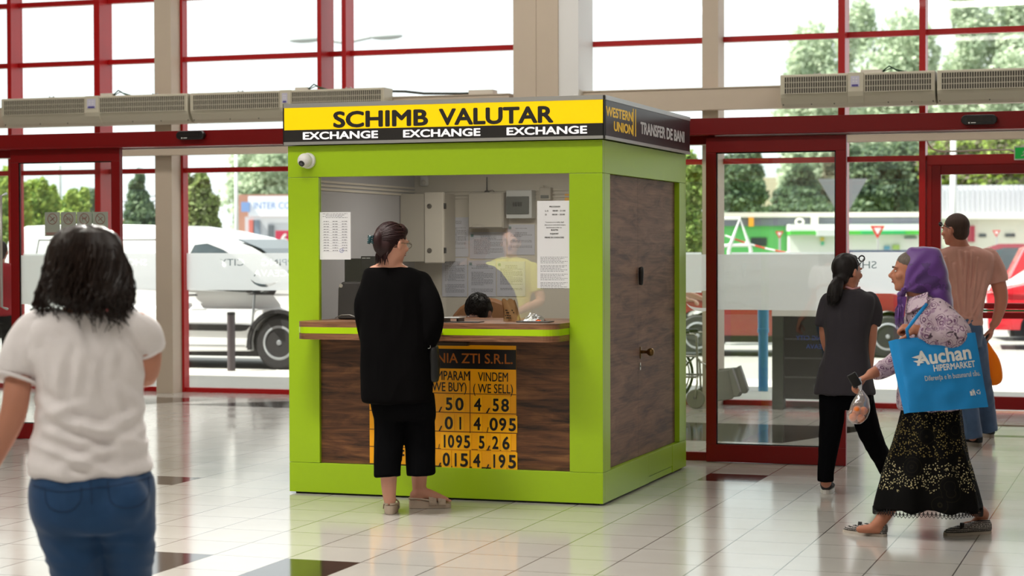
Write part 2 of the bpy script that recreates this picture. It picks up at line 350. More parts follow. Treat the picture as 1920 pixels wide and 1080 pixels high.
# air curtains
GR = mat('grille_dark', (52, 46, 40), .5); ACB = mat('air_curtain_casing', (196, 190, 172), .45)
def aircurtain(xs, lab, side=True):
    x0, xa, xb, x1 = xs; yf = 18.1; zt, zb = 3.137, 2.835
    t = thing('air_curtain', lab, 'air curtain', ((x0+x1)/2, 18.36, zb), group='air curtains above the doors')
    # casing: rounded profile
    prof = [(18.33, zb), (yf+.10, zb), (yf+.055, zb+.03), (yf+.012, zb+.09), (yf, zb+.12), (yf, zt-.01), (yf+.01, zt), (18.33, zt)]
    MB().prism([(a, b) for a, b in prof], x0, x1, axis='X').build('casing', ACB, t, bevel=.004)
    for (a, b) in ((x0+.04, xa), (xb, x1-.03)):
        if b - a < .1: continue
        g = MB().box(a, b, yf-.006, yf, zb+.125, zt-.022).build('grille', GR, t)
        gb = MB(); n = int((b-a)/.022)
        for i in range(n+1):
            x = a + (b-a)*i/n; gb.box(x-.0032, x+.0032, yf-.012, yf-.005, zb+.125, zt-.022)
        for j in (0, 1, 2, 3):
            z = zb+.125 + (zt-.022-zb-.125)*j/3; gb.box(a, b, yf-.014, yf-.008, z-.0028, z+.0028)
        gb.build('bars', ACB, g)
    if xb > xa + .05:
        MB().prism([(yf+.10, zb-.002), (yf+.05, zb+.028), (yf+.004, zb+.09), (yf-.012, zb+.13), (yf-.012, zt+.002), (18.3, zt+.002), (18.3, zb-.002)], xa+.012, xb-.012, axis='X').build('centre_cover', ACB, t, bevel=.005)
        p_ = MB().box(xa+.04, xb-.05, yf-.016, yf-.012, zt-.13, zt-.03).build('control_panel', mat('panel_lilac', (196, 194, 214), .4), t)
        MB().box(xa+.05, xb-.06, yf-.018, yf-.016, zt-.126, zt-.108).build('label_strip', mat('label_violet', (74, 66, 140), .4), p_)
        bb = MB()
        for u in (.3, .7):
            for z in (zt-.055, zt-.08): bb.lathe([(.006, 0), (.006, .003)], (xa+.045+(xb-xa-.1)*u, yf-.016, z), seg=10, axis=(0, -1, 0))
        bb.build('buttons', WHITE, p_)
    sc = MB()
    for x in [x0+.02, x1-.02] + [x0+(x1-x0)*f for f in (.2, .35, .7, .85)]: sc.lathe([(.006, 0), (.006, .004)], (x, yf+.052, zb+.028), seg=8, axis=(0, -1, -.4))
    sc.build('screws', BLACK, t)
    br = MB()
    for f in (.22, .78): x = x0+(x1-x0)*f; br.box(x-.03, x+.03, 18.3, 18.34, zt, zt+.02).box(x-.03, x-.02, 18.3, 18.31, zt, zt+.03).box(x+.02, x+.03, 18.3, 18.31, zt, zt+.03)
    br.build('bracket', ALU, t)
aircurtain((-11.83, -10.82, -10.63, -9.61), 'long grey air curtain unit at far left above the red header')
aircurtain((-9.58, -8.573, -8.424, -7.423), 'grey air curtain unit whose right end stands behind the yellow sign')
aircurtain((-3.445, -2.83, -2.66, -2.03), 'air curtain unit right of the kiosk, left end above the sliding door')
aircurtain((-2.01, -.9, -.75, .3), 'air curtain unit cut by the right edge of the photo')
def box_on(x, y, z, w_, h_, lab):
    t = thing('cable_box', lab, 'cable box', (x, y, z)); MB().box(x-w_/2, x+w_/2, y-.03, y+.05, z, z+h_).build('box', CREAM, t, bevel=.004)
    MB().tube([(x+w_/2, y, z+h_*.5), (x+w_/2+.06, y, z+h_+.03), (x+w_/2+.13, y, z+h_*.7), (x+w_/2+.2, y, z+.0)], .007).tube([(x+w_/2, y+.01, z+h_*.4), (x+w_/2+.08, y, z+h_+.01), (x+w_/2+.22, y, z+.005)], .005).build('cable', mat('green_cable', (24, 70, 40), .4), t, smooth=True)
p = atY(205, 171, 18.3); box_on(p.x, 18.285, 3.141, .14, .035, 'small cable box with green wires on top of the far left air curtain')
p = atY(570, 161, 18.3); box_on(p.x, 18.285, 3.141, .14, .035, 'small cable box with green wires on the air curtain left of the big column')
p = atY(1637, 139, 18.3); box_on(p.x, 18.285, 3.141, .2, .035, 'small cable box with wires on the air curtain at the right')
p = atY(905, 170, 18.45); t = origin_base(tag(MB().box(p.x-.13, p.x+.13, 18.42, 18.56, 3.062, 3.11).build('cable_box', CREAM, None, bevel=.004), 'flat beige cable box on the beam just left of the big column', 'cable box'))
a, b = atY(738, 168, 18.45), atY(865, 174, 18.45)
tag(MB().tube([(a.x, 18.4, 3.12), (a.x+.15, 18.42, 3.115), (a.x+.35, 18.43, 3.09), (b.x, 18.45, 3.08), (b.x+.2, 18.45, 3.08)], .012, seg=8).build('conduit', mat('dark_conduit', (62, 66, 60), .5), None, smooth=True), 'dark conduit running along the beige beam from the air curtain', 'conduit')
# emergency door in the outer glass, right
xa, xb = -2.17, -.35
t = thing('door_3', 'red framed emergency exit door in the outer glass at the right edge', 'door', ((xa+xb)/2, YF, 0)); t['kind'] = 'structure'
f = MB().box(xa, xb, YF-.1, YF+.02, 2.30, 2.395).box(xa, xa+.05, YF-.1, YF+.02, 0, 2.3).box(xb-.05, xb, YF-.1, YF+.02, 0, 2.3)
f.build('door_frame', RED, t, bevel=.004)
MB().box(xa+.05, xa+.135, YF-.12, YF-.05, .02, 2.3).box(xb-.135, xb-.05, YF-.12, YF-.05, .02, 2.3).box(xa+.135, xb-.135, YF-.12, YF-.05, 2.21, 2.3).box(xa+.135, xb-.135, YF-.12, YF-.05, .02, .14).build('door_leaf', REDD, t, bevel=.004)
MB().box(xa+.135, xb-.135, YF-.1, YF-.05, .865, .925).box(xa+.135, xb-.135, YF-.1, YF-.05, .955, 1.01).build('push_bar', REDD, t, bevel=.006)
MB().box(xa+.135, xb-.135, YF-.09, YF-.06, .93, .95).build('bar_insert', mat('green_bar', (10, 110, 60), .4), t)
MB().box(xa+.135, xb-.135, YF-.07, YF-.062, .14, 2.21).build('door_glass', GLASS, t)
# exit sign and its cable
t = thing('exit_sign', 'green emergency exit sign with white running figure at right edge', 'sign', (-1.17, YF-.14, 2.35))
p = atY(1905, 282, YF-.15); q = atY(1905, 303, YF-.15)
x_ = p.x; z1, z0 = p.z+.0, q.z
MB().box(x_-.01, x_+.33, YF-.16, YF-.12, z0-.012, z1+.012).build('housing', WHITE, t, bevel=.004)
MB().box(x_, x_+.32, YF-.165, YF-.16, z0, z1).build('face', mat('exit_green', (0, 140, 50), .4, emit=.5), t)
xm = x_+.10; zc = (z0+z1)/2
fig = MB().ball((xm, YF-.166, zc+.034), .009, 10, 6).tube([(xm, YF-.167, zc+.025), (xm-.012, YF-.167, zc-.004)], .008, 6).tube([(xm-.012, YF-.167, zc), (xm+.012, YF-.167, zc-.016), (xm+.006, YF-.167, zc-.04)], .005, 6).tube([(xm-.012, YF-.167, zc), (xm-.026, YF-.167, zc-.02), (xm-.045, YF-.167, zc-.024)], .005, 6).tube([(xm, YF-.167, zc+.02), (xm+.02, YF-.167, zc+.008), (xm+.032, YF-.167, zc+.016)], .004, 6).tube([(xm, YF-.167, zc+.02), (xm-.022, YF-.167, zc+.016), (xm-.03, YF-.167, zc)], .004, 6)
fig.build('running_figure', WHITE, t)
pts = [atY(x, y, YF-.1) for x, y in [(1739, 262), (1742, 274), (1750, 284), (1765, 288), (1800, 288), (1850, 286), (1895, 286), (1903, 288)]]
tag(MB().tube(pts, .008, 8).build('exit_sign_cable', CREAM, None, smooth=True), 'cream cable curving down the window post to the green exit sign', 'cable')
# frosted bands on the outer glass, with the mirrored cut-out lettering
def band(xa, xb, z0, z1, texts, Y=YF-.01, arcs=()):
    c = bpy.data.curves.new('frosted_band', 'CURVE'); c.dimensions = '2D'; c.fill_mode = 'BOTH'; c.resolution_u = 3
    def poly(pts):
        s = c.splines.new('POLY'); s.points.add(len(pts)-1)
        for i, (x, y) in enumerate(pts): s.points[i].co = (x, y, 0, 1)
        s.use_cyclic_u = True
    poly([(xa, z0), (xb, z0), (xb, z1), (xa, z1)])
    for cx, cz, r, w1 in arcs:
        n = 12; a0, a1 = -PI*.9, -PI*.15
        outer = [(cx+r*math.cos(a0+(a1-a0)*i/n), cz+r*.7*math.sin(a0+(a1-a0)*i/n)) for i in range(n+1)]
        inner = [(cx+(r-w1*math.sin(PI*i/n)-.001)*math.cos(a0+(a1-a0)*i/n), cz+(r*.7-w1*math.sin(PI*i/n)-.001)*math.sin(a0+(a1-a0)*i/n)) for i in range(n, -1, -1)]
        poly(outer+inner)
    for s, x, z, size, sxx in texts:      # mirrored: text runs right to left from x
        tc = bpy.data.curves.new('t', 'FONT'); tc.body = s; tc.size = size; tc.offset = size*.012; tc.fill_mode = 'NONE'; tc.resolution_u = 3
        to = bpy.data.objects.new('t', tc); COL.objects.link(to); bpy.context.view_layer.update()
        me = bpy.data.meshes.new_from_object(to.evaluated_get(bpy.context.evaluated_depsgraph_get()))
        bm = bmesh.new(); bm.from_mesh(me); bmesh.ops.remove_doubles(bm, verts=bm.verts, dist=1e-5)
        seen = set()
        for v0 in bm.verts:
            if v0.index in seen or not v0.link_edges: continue
            loop = [v0]; seen.add(v0.index); cur = v0; e = v0.link_edges[0]
            while True:
                nxt = e.other_vert(cur)
                if nxt.index in seen: break
                loop.append(nxt); seen.add(nxt.index); cur = nxt
                es = [q for q in nxt.link_edges if q != e]
                if not es: break
                e = es[0]
            if len(loop) > 2: poly([(x - v.co.x*sxx, z + v.co.y) for v in loop])
        bm.free(); bpy.data.objects.remove(to); bpy.data.meshes.remove(me)
    o = bpy.data.objects.new('b', c); COL.objects.link(o); bpy.context.view_layer.update()
    me = bpy.data.meshes.new_from_object(o.evaluated_get(bpy.context.evaluated_depsgraph_get())); bpy.data.objects.remove(o)
    me.transform(FR(0, Y, 0)); me.materials.clear(); me.materials.append(FROST)
    ob = bpy.data.objects.new('frosted_band', me); COL.objects.link(ob); return ob
def ban(xa, xb, lab, texts, arcs=()):
    return tag(band(xa, xb, 1.092, 1.486, texts, arcs=arcs), lab, 'frosted film')
ban(-12.0, -10.98, 'frosted film on the outer glass seen through the left door leaf', [('SHOPPING', -11.1, 1.36, .095, 1.1)])
X_ = atY(277, 492, YF).x
ban(-10.89, -10.3, 'frosted film strip left of the slim beige column', [('SHO', X_, 1.355, .1, 1.25), ('S', X_-.28, 1.245, .1, 1.2)])
X1 = atY(567, 492, YF).x
ban(-9.99, -8.33, 'frosted film with mirrored cut-out letters in front of the white van cab', [('SHOPPING', X1+.18, 1.352, .105, 1.3), ('CITY', atY(460, 492, YF).x, 1.352, .105, 1.3), ('SUCEAVA', X1-.02, 1.24, .1, 1.25)], arcs=[(atY(497, 520, YF).x, 1.245, .17, .03)])
ban(-5.47, -4.35, 'frosted film with mirrored letters between the kiosk and door leaf', [('SHOPPING', -3.3, 1.352, .105, 1.3), ('SUCEAVA', -3.62, 1.24, .1, 1.25)])
ban(-4.05, -2.99, 'frosted film behind the right sliding door leaf', [])
ban(-2.9, -2.24, 'frosted film between the two red posts behind the women', [('SHOPPING', atY(1645, 492, YF).x, 1.33, .1, 1.25)])
# film with cut letters on the fixed sidelight beside the kiosk
tag(band(-4.5, -3.15, 1.092, 1.488, [('SHOPPING', -2.35, 1.345, .105, 1.25), ('SUCEAVA', -2.62, 1.225, .105, 1.25)], Y=YD+.088, arcs=[(-3.2, 1.16, .12, .025)]), 'frosted film on the fixed pane just right of the kiosk', 'frosted film')
# prohibition notices stuck on the left door leaf (seen from behind)
NG = mat('notice_back', (150, 156, 146), .6); NR = mat('notice_ring', (140, 112, 104), .6)
for i, nm in enumerate(['smoking', 'cycling', 'dogs', 'phones']):
    p0 = atY(81+30*i, 393, YD-.012); p1 = atY(81+30*i+28.5, 438, YD-.012)
    kind = ['leftmost of the row', 'second from the left', 'third, with a dog figure', 'rightmost, half hidden'][i]
    t = thing('notice', 'grey prohibition notice on the left door leaf, ' + kind, 'notice', (p0.x, YD+.018, p1.z), group='prohibition notices on the left door leaf')
    MB().box(p0.x, p1.x, YD+.017, YD+.019, p1.z, p0.z).build('sheet', NG, t)
    cx, cz, r = (p0.x+p1.x)/2, p0.z-.055, .042
    MB().tube([(cx+r*math.cos(a), YD+.0165, cz+r*math.sin(a)) for a in [2*PI*j/24 for j in range(25)]], .004, 6, cap=False).tube([(cx-r*.7, YD+.0165, cz+r*.7), (cx+r*.7, YD+.0165, cz-r*.7)], .003, 6).build('ring', NR, t)
    MB().box(p0.x+.012, p1.x-.012, YD+.016, YD+.017, p1.z+.008, p1.z+.03).build('caption_strip', NR, t)
    pg = MB()
    if i == 1: pg.tube([(cx-.018+.011*math.cos(a), YD+.016, cz-.008+.011*math.sin(a)) for a in [PI*j/5 for j in range(11)]], .0018, 5).tube([(cx+.018+.011*math.cos(a), YD+.016, cz-.008+.011*math.sin(a)) for a in [PI*j/5 for j in range(11)]], .0018, 5).tube([(cx-.018, YD+.016, cz-.008), (cx-.004, YD+.016, cz+.012), (cx+.012, YD+.016, cz+.012), (cx+.018, YD+.016, cz-.008)], .002, 5)
    elif i == 2: pg.tube([(cx-.018, YD+.016, cz+.004), (cx+.014, YD+.016, cz+.004)], .006, 6).tube([(cx-.016, YD+.016, cz), (cx-.018, YD+.016, cz-.022)], .002, 5).tube([(cx+.013, YD+.016, cz), (cx+.015, YD+.016, cz-.022)], .002, 5).tube([(cx+.012, YD+.016, cz+.006), (cx+.022, YD+.016, cz+.018)], .005, 6)
    else: pg.tube([(cx-.02, YD+.016, cz-.016), (cx+.02, YD+.016, cz+.014)], .004, 6).tube([(cx-.012, YD+.016, cz+.014), (cx+.012, YD+.016, cz-.012)], .004, 6)
    pg.build('pictogram', NR, t)
# ================================================================ the kiosk
KX0, KX1, KY0, KY1 = -5.248, -3.198, 11.206, 13.32
ZT = 2.182; ZJ = 1.984; ZB = .198
kiosk = thing('exchange_kiosk', 'lime green currency exchange kiosk with dark wood panels and lit sign', 'kiosk', ((KX0+KX1)/2, (KY0+KY1)/2, 0))
T = .04
gap = .002
# front panels (stiles, rails) with fine joints
def kp(name, *bx, m=LIME, bev=.0015):
    mb = MB()
    for b in bx: mb.box(*b)
    return mb.build(name, m, kiosk, bevel=bev)
kp('top_rail', (KX0, KX1, KY0, KY0+T, ZJ+gap, ZT))
kp('base_rail', (KX0, KX1, KY0, KY0+T, .012, ZB-gap))
kp('left_stile', (KX0, -5.04, KY0, KY0+T, ZB, ZJ))
kp('right_stile', (-3.405, KX1, KY0, KY0+T, ZB, ZJ))
kp('side_top_rail', (KX1-T, KX1, KY0+T+gap, KY1, ZJ+gap, ZT))
kp('side_front_stile', (KX1-T, KX1, KY0+T+gap, 11.372, ZB, ZJ))
kp('side_rear_stile', (KX1-T, KX1, 13.128, KY1, ZB, ZJ))
kp('side_base_rail', (KX1-T, KX1, KY0+T+gap, 12.292, .012, ZB-gap))
kp('side_base_rail', (KX1-T, KX1, 12.928, KY1, .012, ZB-gap))
kp('door_kick_panel', (KX1-T, KX1-.001, 12.296, 12.924, .055, ZB-gap), (KX1-T, KX1-.004, 12.296, 12.924, .012, .05))
kp('plinth', (KX0+.03, KX1-.03, KY0+.03, KY1-.03, 0, .012), m=BLACK)
# other two sides and shell
kp('rear_wall', (KX0, KX1-T, KY1-.02, KY1, .012, ZT), m=LIME)
kp('left_wall', (KX0, KX0+.02, KY0+T, KY1-.02, .012, ZT), m=LIME)
kp('inner_rear_lining', (KX0+.022, KX1-T-.002, KY1-.035, KY1-.021, .03, ZT-.06), m=CREAM)
kp('inner_left_lining', (KX0+.021, KX0+.036, KY0+T+.001, KY1-.036, .03, ZT-.06), m=mat('grey_lining', (176, 176, 182), .5))
kp('inner_right_lining', (KX1-T-.045, KX1-T-.036, KY0+T+.001, KY1-.036, .03, ZT-.06), m=CREAM)
kp('kiosk_ceiling', (KX0+.03, KX1-.05, KY0+T, KY1-.036, ZT-.05, ZT-.02), m=WHITE)
kp('kiosk_floor', (KX0+.03, KX1-.05, KY0+T, KY1-.036, .012, .03), m=mat('kiosk_floor_vinyl', (120, 112, 104), .5))
# dark wood front panel below the counter
kp('wood_front_panel', (-5.04, -3.405, KY0+.024, KY0+T, ZB, 1.02), m=WOODF)
# wood side: door leaf, fixed strips
kp('side_wood_strip', (KX1-T-.002, KX1-.034, 12.79, 13.128, ZB, ZJ), m=WOODS)
door = kp('door', (KX1-T-.002, KX1-.034+.002, 11.373, 12.785, ZB, ZJ), m=WOODS)
MB().box(KX1-.0325, KX1-.0315, 12.138, 12.1395, ZB, ZJ).build('panel_joint', mat('joint_dark', (70, 52, 44), .6), door)
BRASS = mat('aged_brass', (120, 92, 52), .3, metal=.9)
kn = MB().box(KX1-.032, KX1-.028, 12.185, 12.215, .825, .9).lathe([(.012, 0), (.010, .02), (.010, .04), (.022, .052), (.027, .066), (.024, .08), (.012, .088), (.001, .089)], (KX1-.03, 12.2, .868), axis=(1, 0, 0), seg=20)
kn.build('door_knob', BRASS, door, smooth=True)
MB().box(KX1-.032, KX1-.028, 12.175, 12.2, .752, .8).build('lock_plate', mat('steel_plate', (180, 176, 168), .35, metal=.8), door, bevel=.003)
MB().lathe([(.006, 0), (.006, .003)], (KX1-.028, 12.187, .777), axis=(1, 0, 0), seg=12).build('keyhole', BLACK, door)
r = [(1.30, .014), (1.31, .018), (1.34, .02), (1.38, .022), (1.41, .02), (1.415, .014)]
MB().tube([(KX1-.012-.006*(1-s/.022), 12.145, z) for z, s in r], [s*.8 for z, s in r], 12, ry=[s*.8 for z, s in r]).build('alarm_contact', BLACK, door, smooth=True)
# glass of the window
kg = kp('window_glass', (-5.04, -3.405, KY0+.022, KY0+.03, 1.105, ZJ), m=KGLASS, bev=0)
# counter: rounded, three bands
def slab(z0, z1, m, name, grow=0):
    x0, x1, yf, r = -5.085-grow, -3.405+.0, 10.93-grow, .10
    pts = [(x0, KY0-.002)] + [(x0+r-r*math.cos(a), yf+r-r*math.sin(a)) for a in [PI/2*i/8 for i in range(9)]] + [(x1-r+r*math.sin(a), yf+r-r*math.cos(a)) for a in [PI/2*i/8 for i in range(9)]] + [(x1, KY0-.002)]
    return MB().prism(pts, z0, z1, axis='Z').build(name, m, kiosk)
slab(1.06, 1.093, WOODE, 'counter_top')
slab(1.022, 1.06, LIMEB, 'counter_band', .0008)
slab(.985, 1.022, WOODE, 'counter_underside')
kp('counter_inner', (-5.04, -3.405, KY0-.002, KY0+.62, 1.06, 1.093), m=WOODE)
kp('inner_desk_front', (-5.03, -3.41, KY0+.045, KY0+.06, .2, 1.06), m=CREAM)
# sign box on top
sb = MB().box(KX0-.02, KX1+.022, KY0-.03, KY1+.03, 2.186, 2.445).build('sign_box', BLACK, kiosk, bevel=.002)
yz = KY0-.03
MB().box(KX0-.012, KX1+.014, yz-.006, yz, 2.186, 2.205).box(KX0-.012, KX1+.014, yz-.006, yz, 2.418, 2.445).build('aluminium_trim', ALU, sb)
xs = KX1+.022
MB().box(xs, xs+.006, yz+.01, KY1+.02, 2.186, 2.205).box(xs, xs+.006, yz+.01, KY1+.02, 2.418, 2.445).build('aluminium_trim', ALU, sb)
gy = G('backlit_yellow'); oy = gy.n('TexCoord').outputs['Object']; ny = gy.n('TexNoise', {'Vector': oy, 'Scale': .8, 'Detail': 1}).outputs['Fac']
cy_ = gy.mix(gy.math('MULTIPLY', ny, .5), srgb(244, 208, 0), srgb(240, 190, 0)); gy.set(Base_Color=cy_, Emission_Color=cy_, Emission_Strength=.42, Roughness=.25)
MB().box(KX0-.008, KX1+.012, yz-.004, yz, 2.279, 2.418).build('yellow_panel', gy.m, sb)
MB().box(KX0-.008, KX1+.012, yz-.004, yz, 2.205, 2.279).build('black_panel', BLACKM, sb)
WL = mat('backlit_white', (235, 235, 240), .4, emit=.45); YL = mat('yellow_print', (238, 190, 0), .4, emit=.15)
def fit(name, s, xa, xb, zb, cap, m, parent, M=FR, y=0, bold=.0, depth=.001, space=1):   # sets the word between xa and xb with a capital height of cap
    size = cap/.729
    o = text(name, s, size, Matrix.Identity(4), m, None, bold=bold*size, depth=depth, space=space)
    xs_ = [v.co.x for v in o.data.vertices]; a, b = min(xs_), max(xs_)
    k = (xb-xa)/(b-a)
    if s == '1' and k > .7: xa, xb, k = (xa+xb)/2-.35*(b-a), 0, .7
    T_ = (WM(parent).inverted() if parent else Matrix.Identity(4)) @ M @ Matrix.Translation((xa-a*k, zb, 0)) @ Matrix.Diagonal((k, 1, 1, 1))
    o.data.transform(T_); o.parent = parent; return o
f0 = plane_M((0, yz-.0045, 0), (1, 0, 0), (0, 0, 1))
def fx(px): return atY(px, 215, yz).x
fit('lettering', 'SCHIMB', fx(627), fx(805), 2.292, .098, BLACKM, sb, f0, bold=.034)
fit('lettering', 'VALUTAR', fx(825), fx(1040), 2.292, .098, BLACKM, sb, f0, bold=.034)
for a, b in ((570, 711), (758, 903), (952, 1103)): fit('lettering', 'EXCHANGE', fx(a), fx(b), 2.220, .046, WL, sb, f0, bold=.03)
f1 = plane_M((xs+.0025, 0, 0), (0, 1, 0), (0, 0, 1))
def sy(px, z=2.3):    # along the side face
    d = pixdir(px, 240); return d.y*(xs/d.x)
MB().box(xs, xs+.002, yz+.02, KY1+.02, 2.205, 2.418).build('side_panel', mat('side_black_print', (30, 30, 36), .3), sb)
f1 = plane_M((xs+.0022, 0, 0), (0, 1, 0), (0, 0, 1))
fit('lettering', 'WESTERN', sy(1137), sy(1187), 2.325, .058, YL, sb, f1, bold=.028)
fit('lettering', 'UNION', sy(1152), sy(1187), 2.245, .058, YL, sb, f1, bold=.028)
MB().box(xs+.002, xs+.0035, sy(1187.5), sy(1188.6), 2.235, 2.405).box(xs+.002, xs+.0035, sy(1192), sy(1193.3), 2.235, 2.405).build('divider_lines', YL, sb)
fit('lettering', 'TRANSFER DE BANI', sy(1202), sy(1284), 2.262, .075, mat('white_print', (225, 225, 228), .4), sb, f1, bold=.028)
# camera on the top rail
cx, cz = -5.112, 2.088
t = thing('security_camera', 'white dome security camera at the kiosk top left corner', 'camera', (cx, KY0, cz))
MB().lathe([(.05, 0), (.05, .012), (.047, .02), (.001, .022)], (cx+.006, KY0-.001, cz), axis=(0, -1, 0), seg=28).build('mount_ring', WHITE, t, smooth=False, bevel=.002)
MB().ball((cx, KY0-.045, cz), .045, 28, 20).build('dome', WHITE, t, smooth=True)
dv = Vector((-.1, -.83, -.45)).normalized(); c_ = Vector((cx, KY0-.045, cz)) + dv*.038
MB().lathe([(.019, 0), (.019, .0085), (.015, .009)], c_, axis=dv, seg=20).build('lens_window', BLACK, t)
MB().lathe([(.009, 0), (.009, .011)], c_, axis=dv, seg=16).build('lens', mat('lens_glass', (60, 60, 70), .05, spec=.9), t)
# price board
YB = KY0+.024
ORG = mat('orange_board', (250, 172, 0), .3, spec=.5); YN = mat('yellow_number_card', (255, 184, 0), .32)
DK = mat('board_black', (16, 14, 16), .3); BRN = mat('orange_print', (176, 96, 14), .4)
def bx(px, py): p = atY(px, py, YB); return p.x, p.z
x0, x1 = bx(692, 760)[0], bx(967, 760)[0]; zt = .948; zb = .200
t = thing('exchange_rate_board', 'orange and black currency rate board on the dark wood below the counter', 'price board', ((x0+x1)/2, YB, zb))
MB().box(x0, x1, YB-.003, YB, zb+.005, zt).build('board', ORG, t)
zh0, zh1 = bx(960, 693)[1]+.0, bx(960, 656)[1]
MB().box(x0, x1, YB-.0045, YB-.003, zh0, zh1).build('header_strip', DK, t)
fb = plane_M((0, YB-.005, 0), (1, 0, 0), (0, 0, 1)); fc = plane_M((0, YB-.0075, 0), (1, 0, 0), (0, 0, 1))
fit('lettering', 'NIA ZTI S.R.L.', bx(819, 675)[0], bx(961, 675)[0], zh0+.035, .062, BRN, t, fb, bold=.01)
fit('lettering', 'COMPARAM', bx(795, 700)[0], bx(880, 700)[0], bx(880, 713)[1], .06, DK, t, fb, bold=.002)
fit('lettering', '(WE BUY)', bx(806, 720)[0], bx(874, 720)[0], bx(880, 734)[1], .058, DK, t, fb, bold=.002)
fit('lettering', 'VINDEM', bx(896, 700)[0], bx(952, 700)[0], bx(930, 715)[1], .058, DK, t, fb, bold=.002)
fit('lettering', '( WE SELL)', bx(887, 720)[0], bx(961, 720)[0], bx(930, 737)[1], .058, DK, t, fb, bold=.002)
zr = [bx(925, y)[1] for y in (739, 775, 811, 844, 880)]
xm = bx(880.5, 760)[0]; x2 = bx(806, 760)[0]
ln = MB()
for z in zr[:-1]: ln.box(x0, x1, YB-.004, YB-.003, z-.002, z+.002)
ln.box(xm-.002, xm+.002, YB-.004, YB-.003, zb, bx(880, 695)[1]).box(x2-.002, x2+.002, YB-.004, YB-.003, zb, bx(880, 695)[1])
ln.build('grid_lines', mat('board_line', (70, 20, 10), .4), t)
rows = [[('4', 815-12, 818-8), (',', 822, 829), ('5', 835, 848), ('0', 853, 869), ('4', 888, 902), (',', 911, 919), ('5', 923, 935), ('8', 939, 954)],
        [(',', 822, 829), ('0', 833, 849), ('1', 858, 867), ('4', 887, 901), (',', 912, 916), ('0', 917, 933), ('9', 935, 949), ('5', 953, 967)],
        [(',', 821, 824), ('1', 828, 838), ('0', 839, 851), ('9', 854, 866), ('5', 869, 881), ('5', 897, 908), (',', 912, 919), ('2', 922, 934), ('6', 941, 955)],
        [(',', 820, 827), ('0', 829, 843), ('1', 849, 858), ('5', 862, 877), ('4', 886, 900), (',', 910, 917), ('1', 922, 930), ('9', 934, 947), ('5', 952, 967)]]
rows[0] = rows[0][1:]
for i, row in enumerate(rows):
    za, zc = zr[i+1], zr[i]
    for ch, a, b in row:
        xa, xb = bx(a, 780)[0], bx(b, 780)[0]
        hgt = .078 if i < 3 else .082
        zl = (za+zc)/2-hgt/2-.004
        if ch == ',': fit('lettering', '/', xa, xb-.002, zl-.012, .030, DK, t, fc, bold=.022); continue
        jc = row.index((ch, a, b)); MB().box(xa-.007, xb+.007, YB-.0065+.0004*(jc % 3), YB-.0045, zl-.012, zl+hgt+.012).build('number_card', YN, t)
        fit('lettering', ch, xa+.001, xb-.001, zl, hgt, DK, t, fc, bold=.022)
fit('lettering', 'CHF', bx(727, 800)[0], bx(757, 800)[0], zr[4]+.035, .07, DK, t, fb, bold=.008)
fit('lettering', 'USD', bx(727, 800)[0], bx(757, 800)[0], zr[2]+.03, .07, DK, t, fb, bold=.008)
fit('lettering', 'GBP', bx(727, 800)[0], bx(757, 800)[0], zr[3]+.03, .07, DK, t, fb, bold=.008)
tag(MB().box(bx(808, 645)[0], bx(880, 645)[0], KY0-.02, KY0+.02, .945, .965).build('display_strip', mat('dull_strip', (66, 52, 34), .4), None), 'small dark strip under the counter above the rate board', 'strip')
# ---------------------------------------------------------------- papers on the window glass
YG = KY0+.0195
def sheet(px0, py0, px1, py1, Y, lab, grp=None, cat='paper', m=PAPER):
    a, b = atY(px0, py0, Y), atY(px1, py1, Y)
    t = thing('paper_notice', lab, cat, ((a.x+b.x)/2, Y, b.z), group=grp)
    MB().box(a.x, b.x, Y-.0008, Y+.0008, b.z, a.z).build('sheet', m, t)
    return t, a.x, b.x, b.z, a.z, plane_M((0, Y-.0012, 0), (1, 0, 0), (0, 0, 1))
def lines(t, xa, xb, rows, Y, hgt=.004, seed=1, m=INK, name='printed_lines'):
    rnd = random.Random(seed); mb = MB()
    for z, a, b in rows:
        x = xa + (xb-xa)*a
        while x < xa+(xb-xa)*b:
            w_ = rnd.uniform(.006, .02); e = min(x+w_, xa+(xb-xa)*b)
            mb.box(x, e, Y-.0011, Y-.0008, z, z+hgt); x = e+.004
    return mb.build(name, m, t)
t, xa, xb, za, zc, F_ = sheet(600, 396, 658, 485, YG, 'white sheet with a three-column table taped on the window left side')
rws = [(zc-.012-.008*i, .1+.1*(i % 2), .9-.08*(i % 3)) for i in range(4)]
lines(t, xa, xb, rws, YG, .003, 2)
lines(t, xa, xb, [(zc-.06-.0165*i, a, a+.17) for i in range(12) for a in (.13, .42, .72)], YG, .0042, 3, name='table_figures')
mb = MB()
for i in range(12): mb.box(xa+.02, xb-.02, YG-.0011, YG-.0008, zc-.064-.0165*i, zc-.0632-.0165*i)
mb.build('table_rules', INK, t)
sx_, sz_ = xb-.062, za+.055
MB().tube([(sx_+.012*math.cos(a), YG-.001, sz_+.012*math.sin(a)) for a in [2*PI*j/20 for j in range(21)]], .0012, 5, cap=False).tube([(sx_-.006, YG-.001, sz_-.004), (sx_+.008, YG-.001, sz_+.005)], .001, 5).build('stamp', mat('blue_stamp', (70, 80, 170), .6), t)
t, xa, xb, za, zc, F_ = sheet(1008, 377, 1068, 541, YG, 'long white opening hours notice on the window right side')
Fp = plane_M((0, YG-.0012, 0), (1, 0, 0), (0, 0, 1))
def tx(s, pa, pb, py, cap, bold=.01, m=BLACKM): return fit('lettering', s, atY(pa, py, YG).x, atY(pb, py, YG).x, atY(1030, py, YG).z, cap, m, t, Fp, bold=bold, depth=.0003)
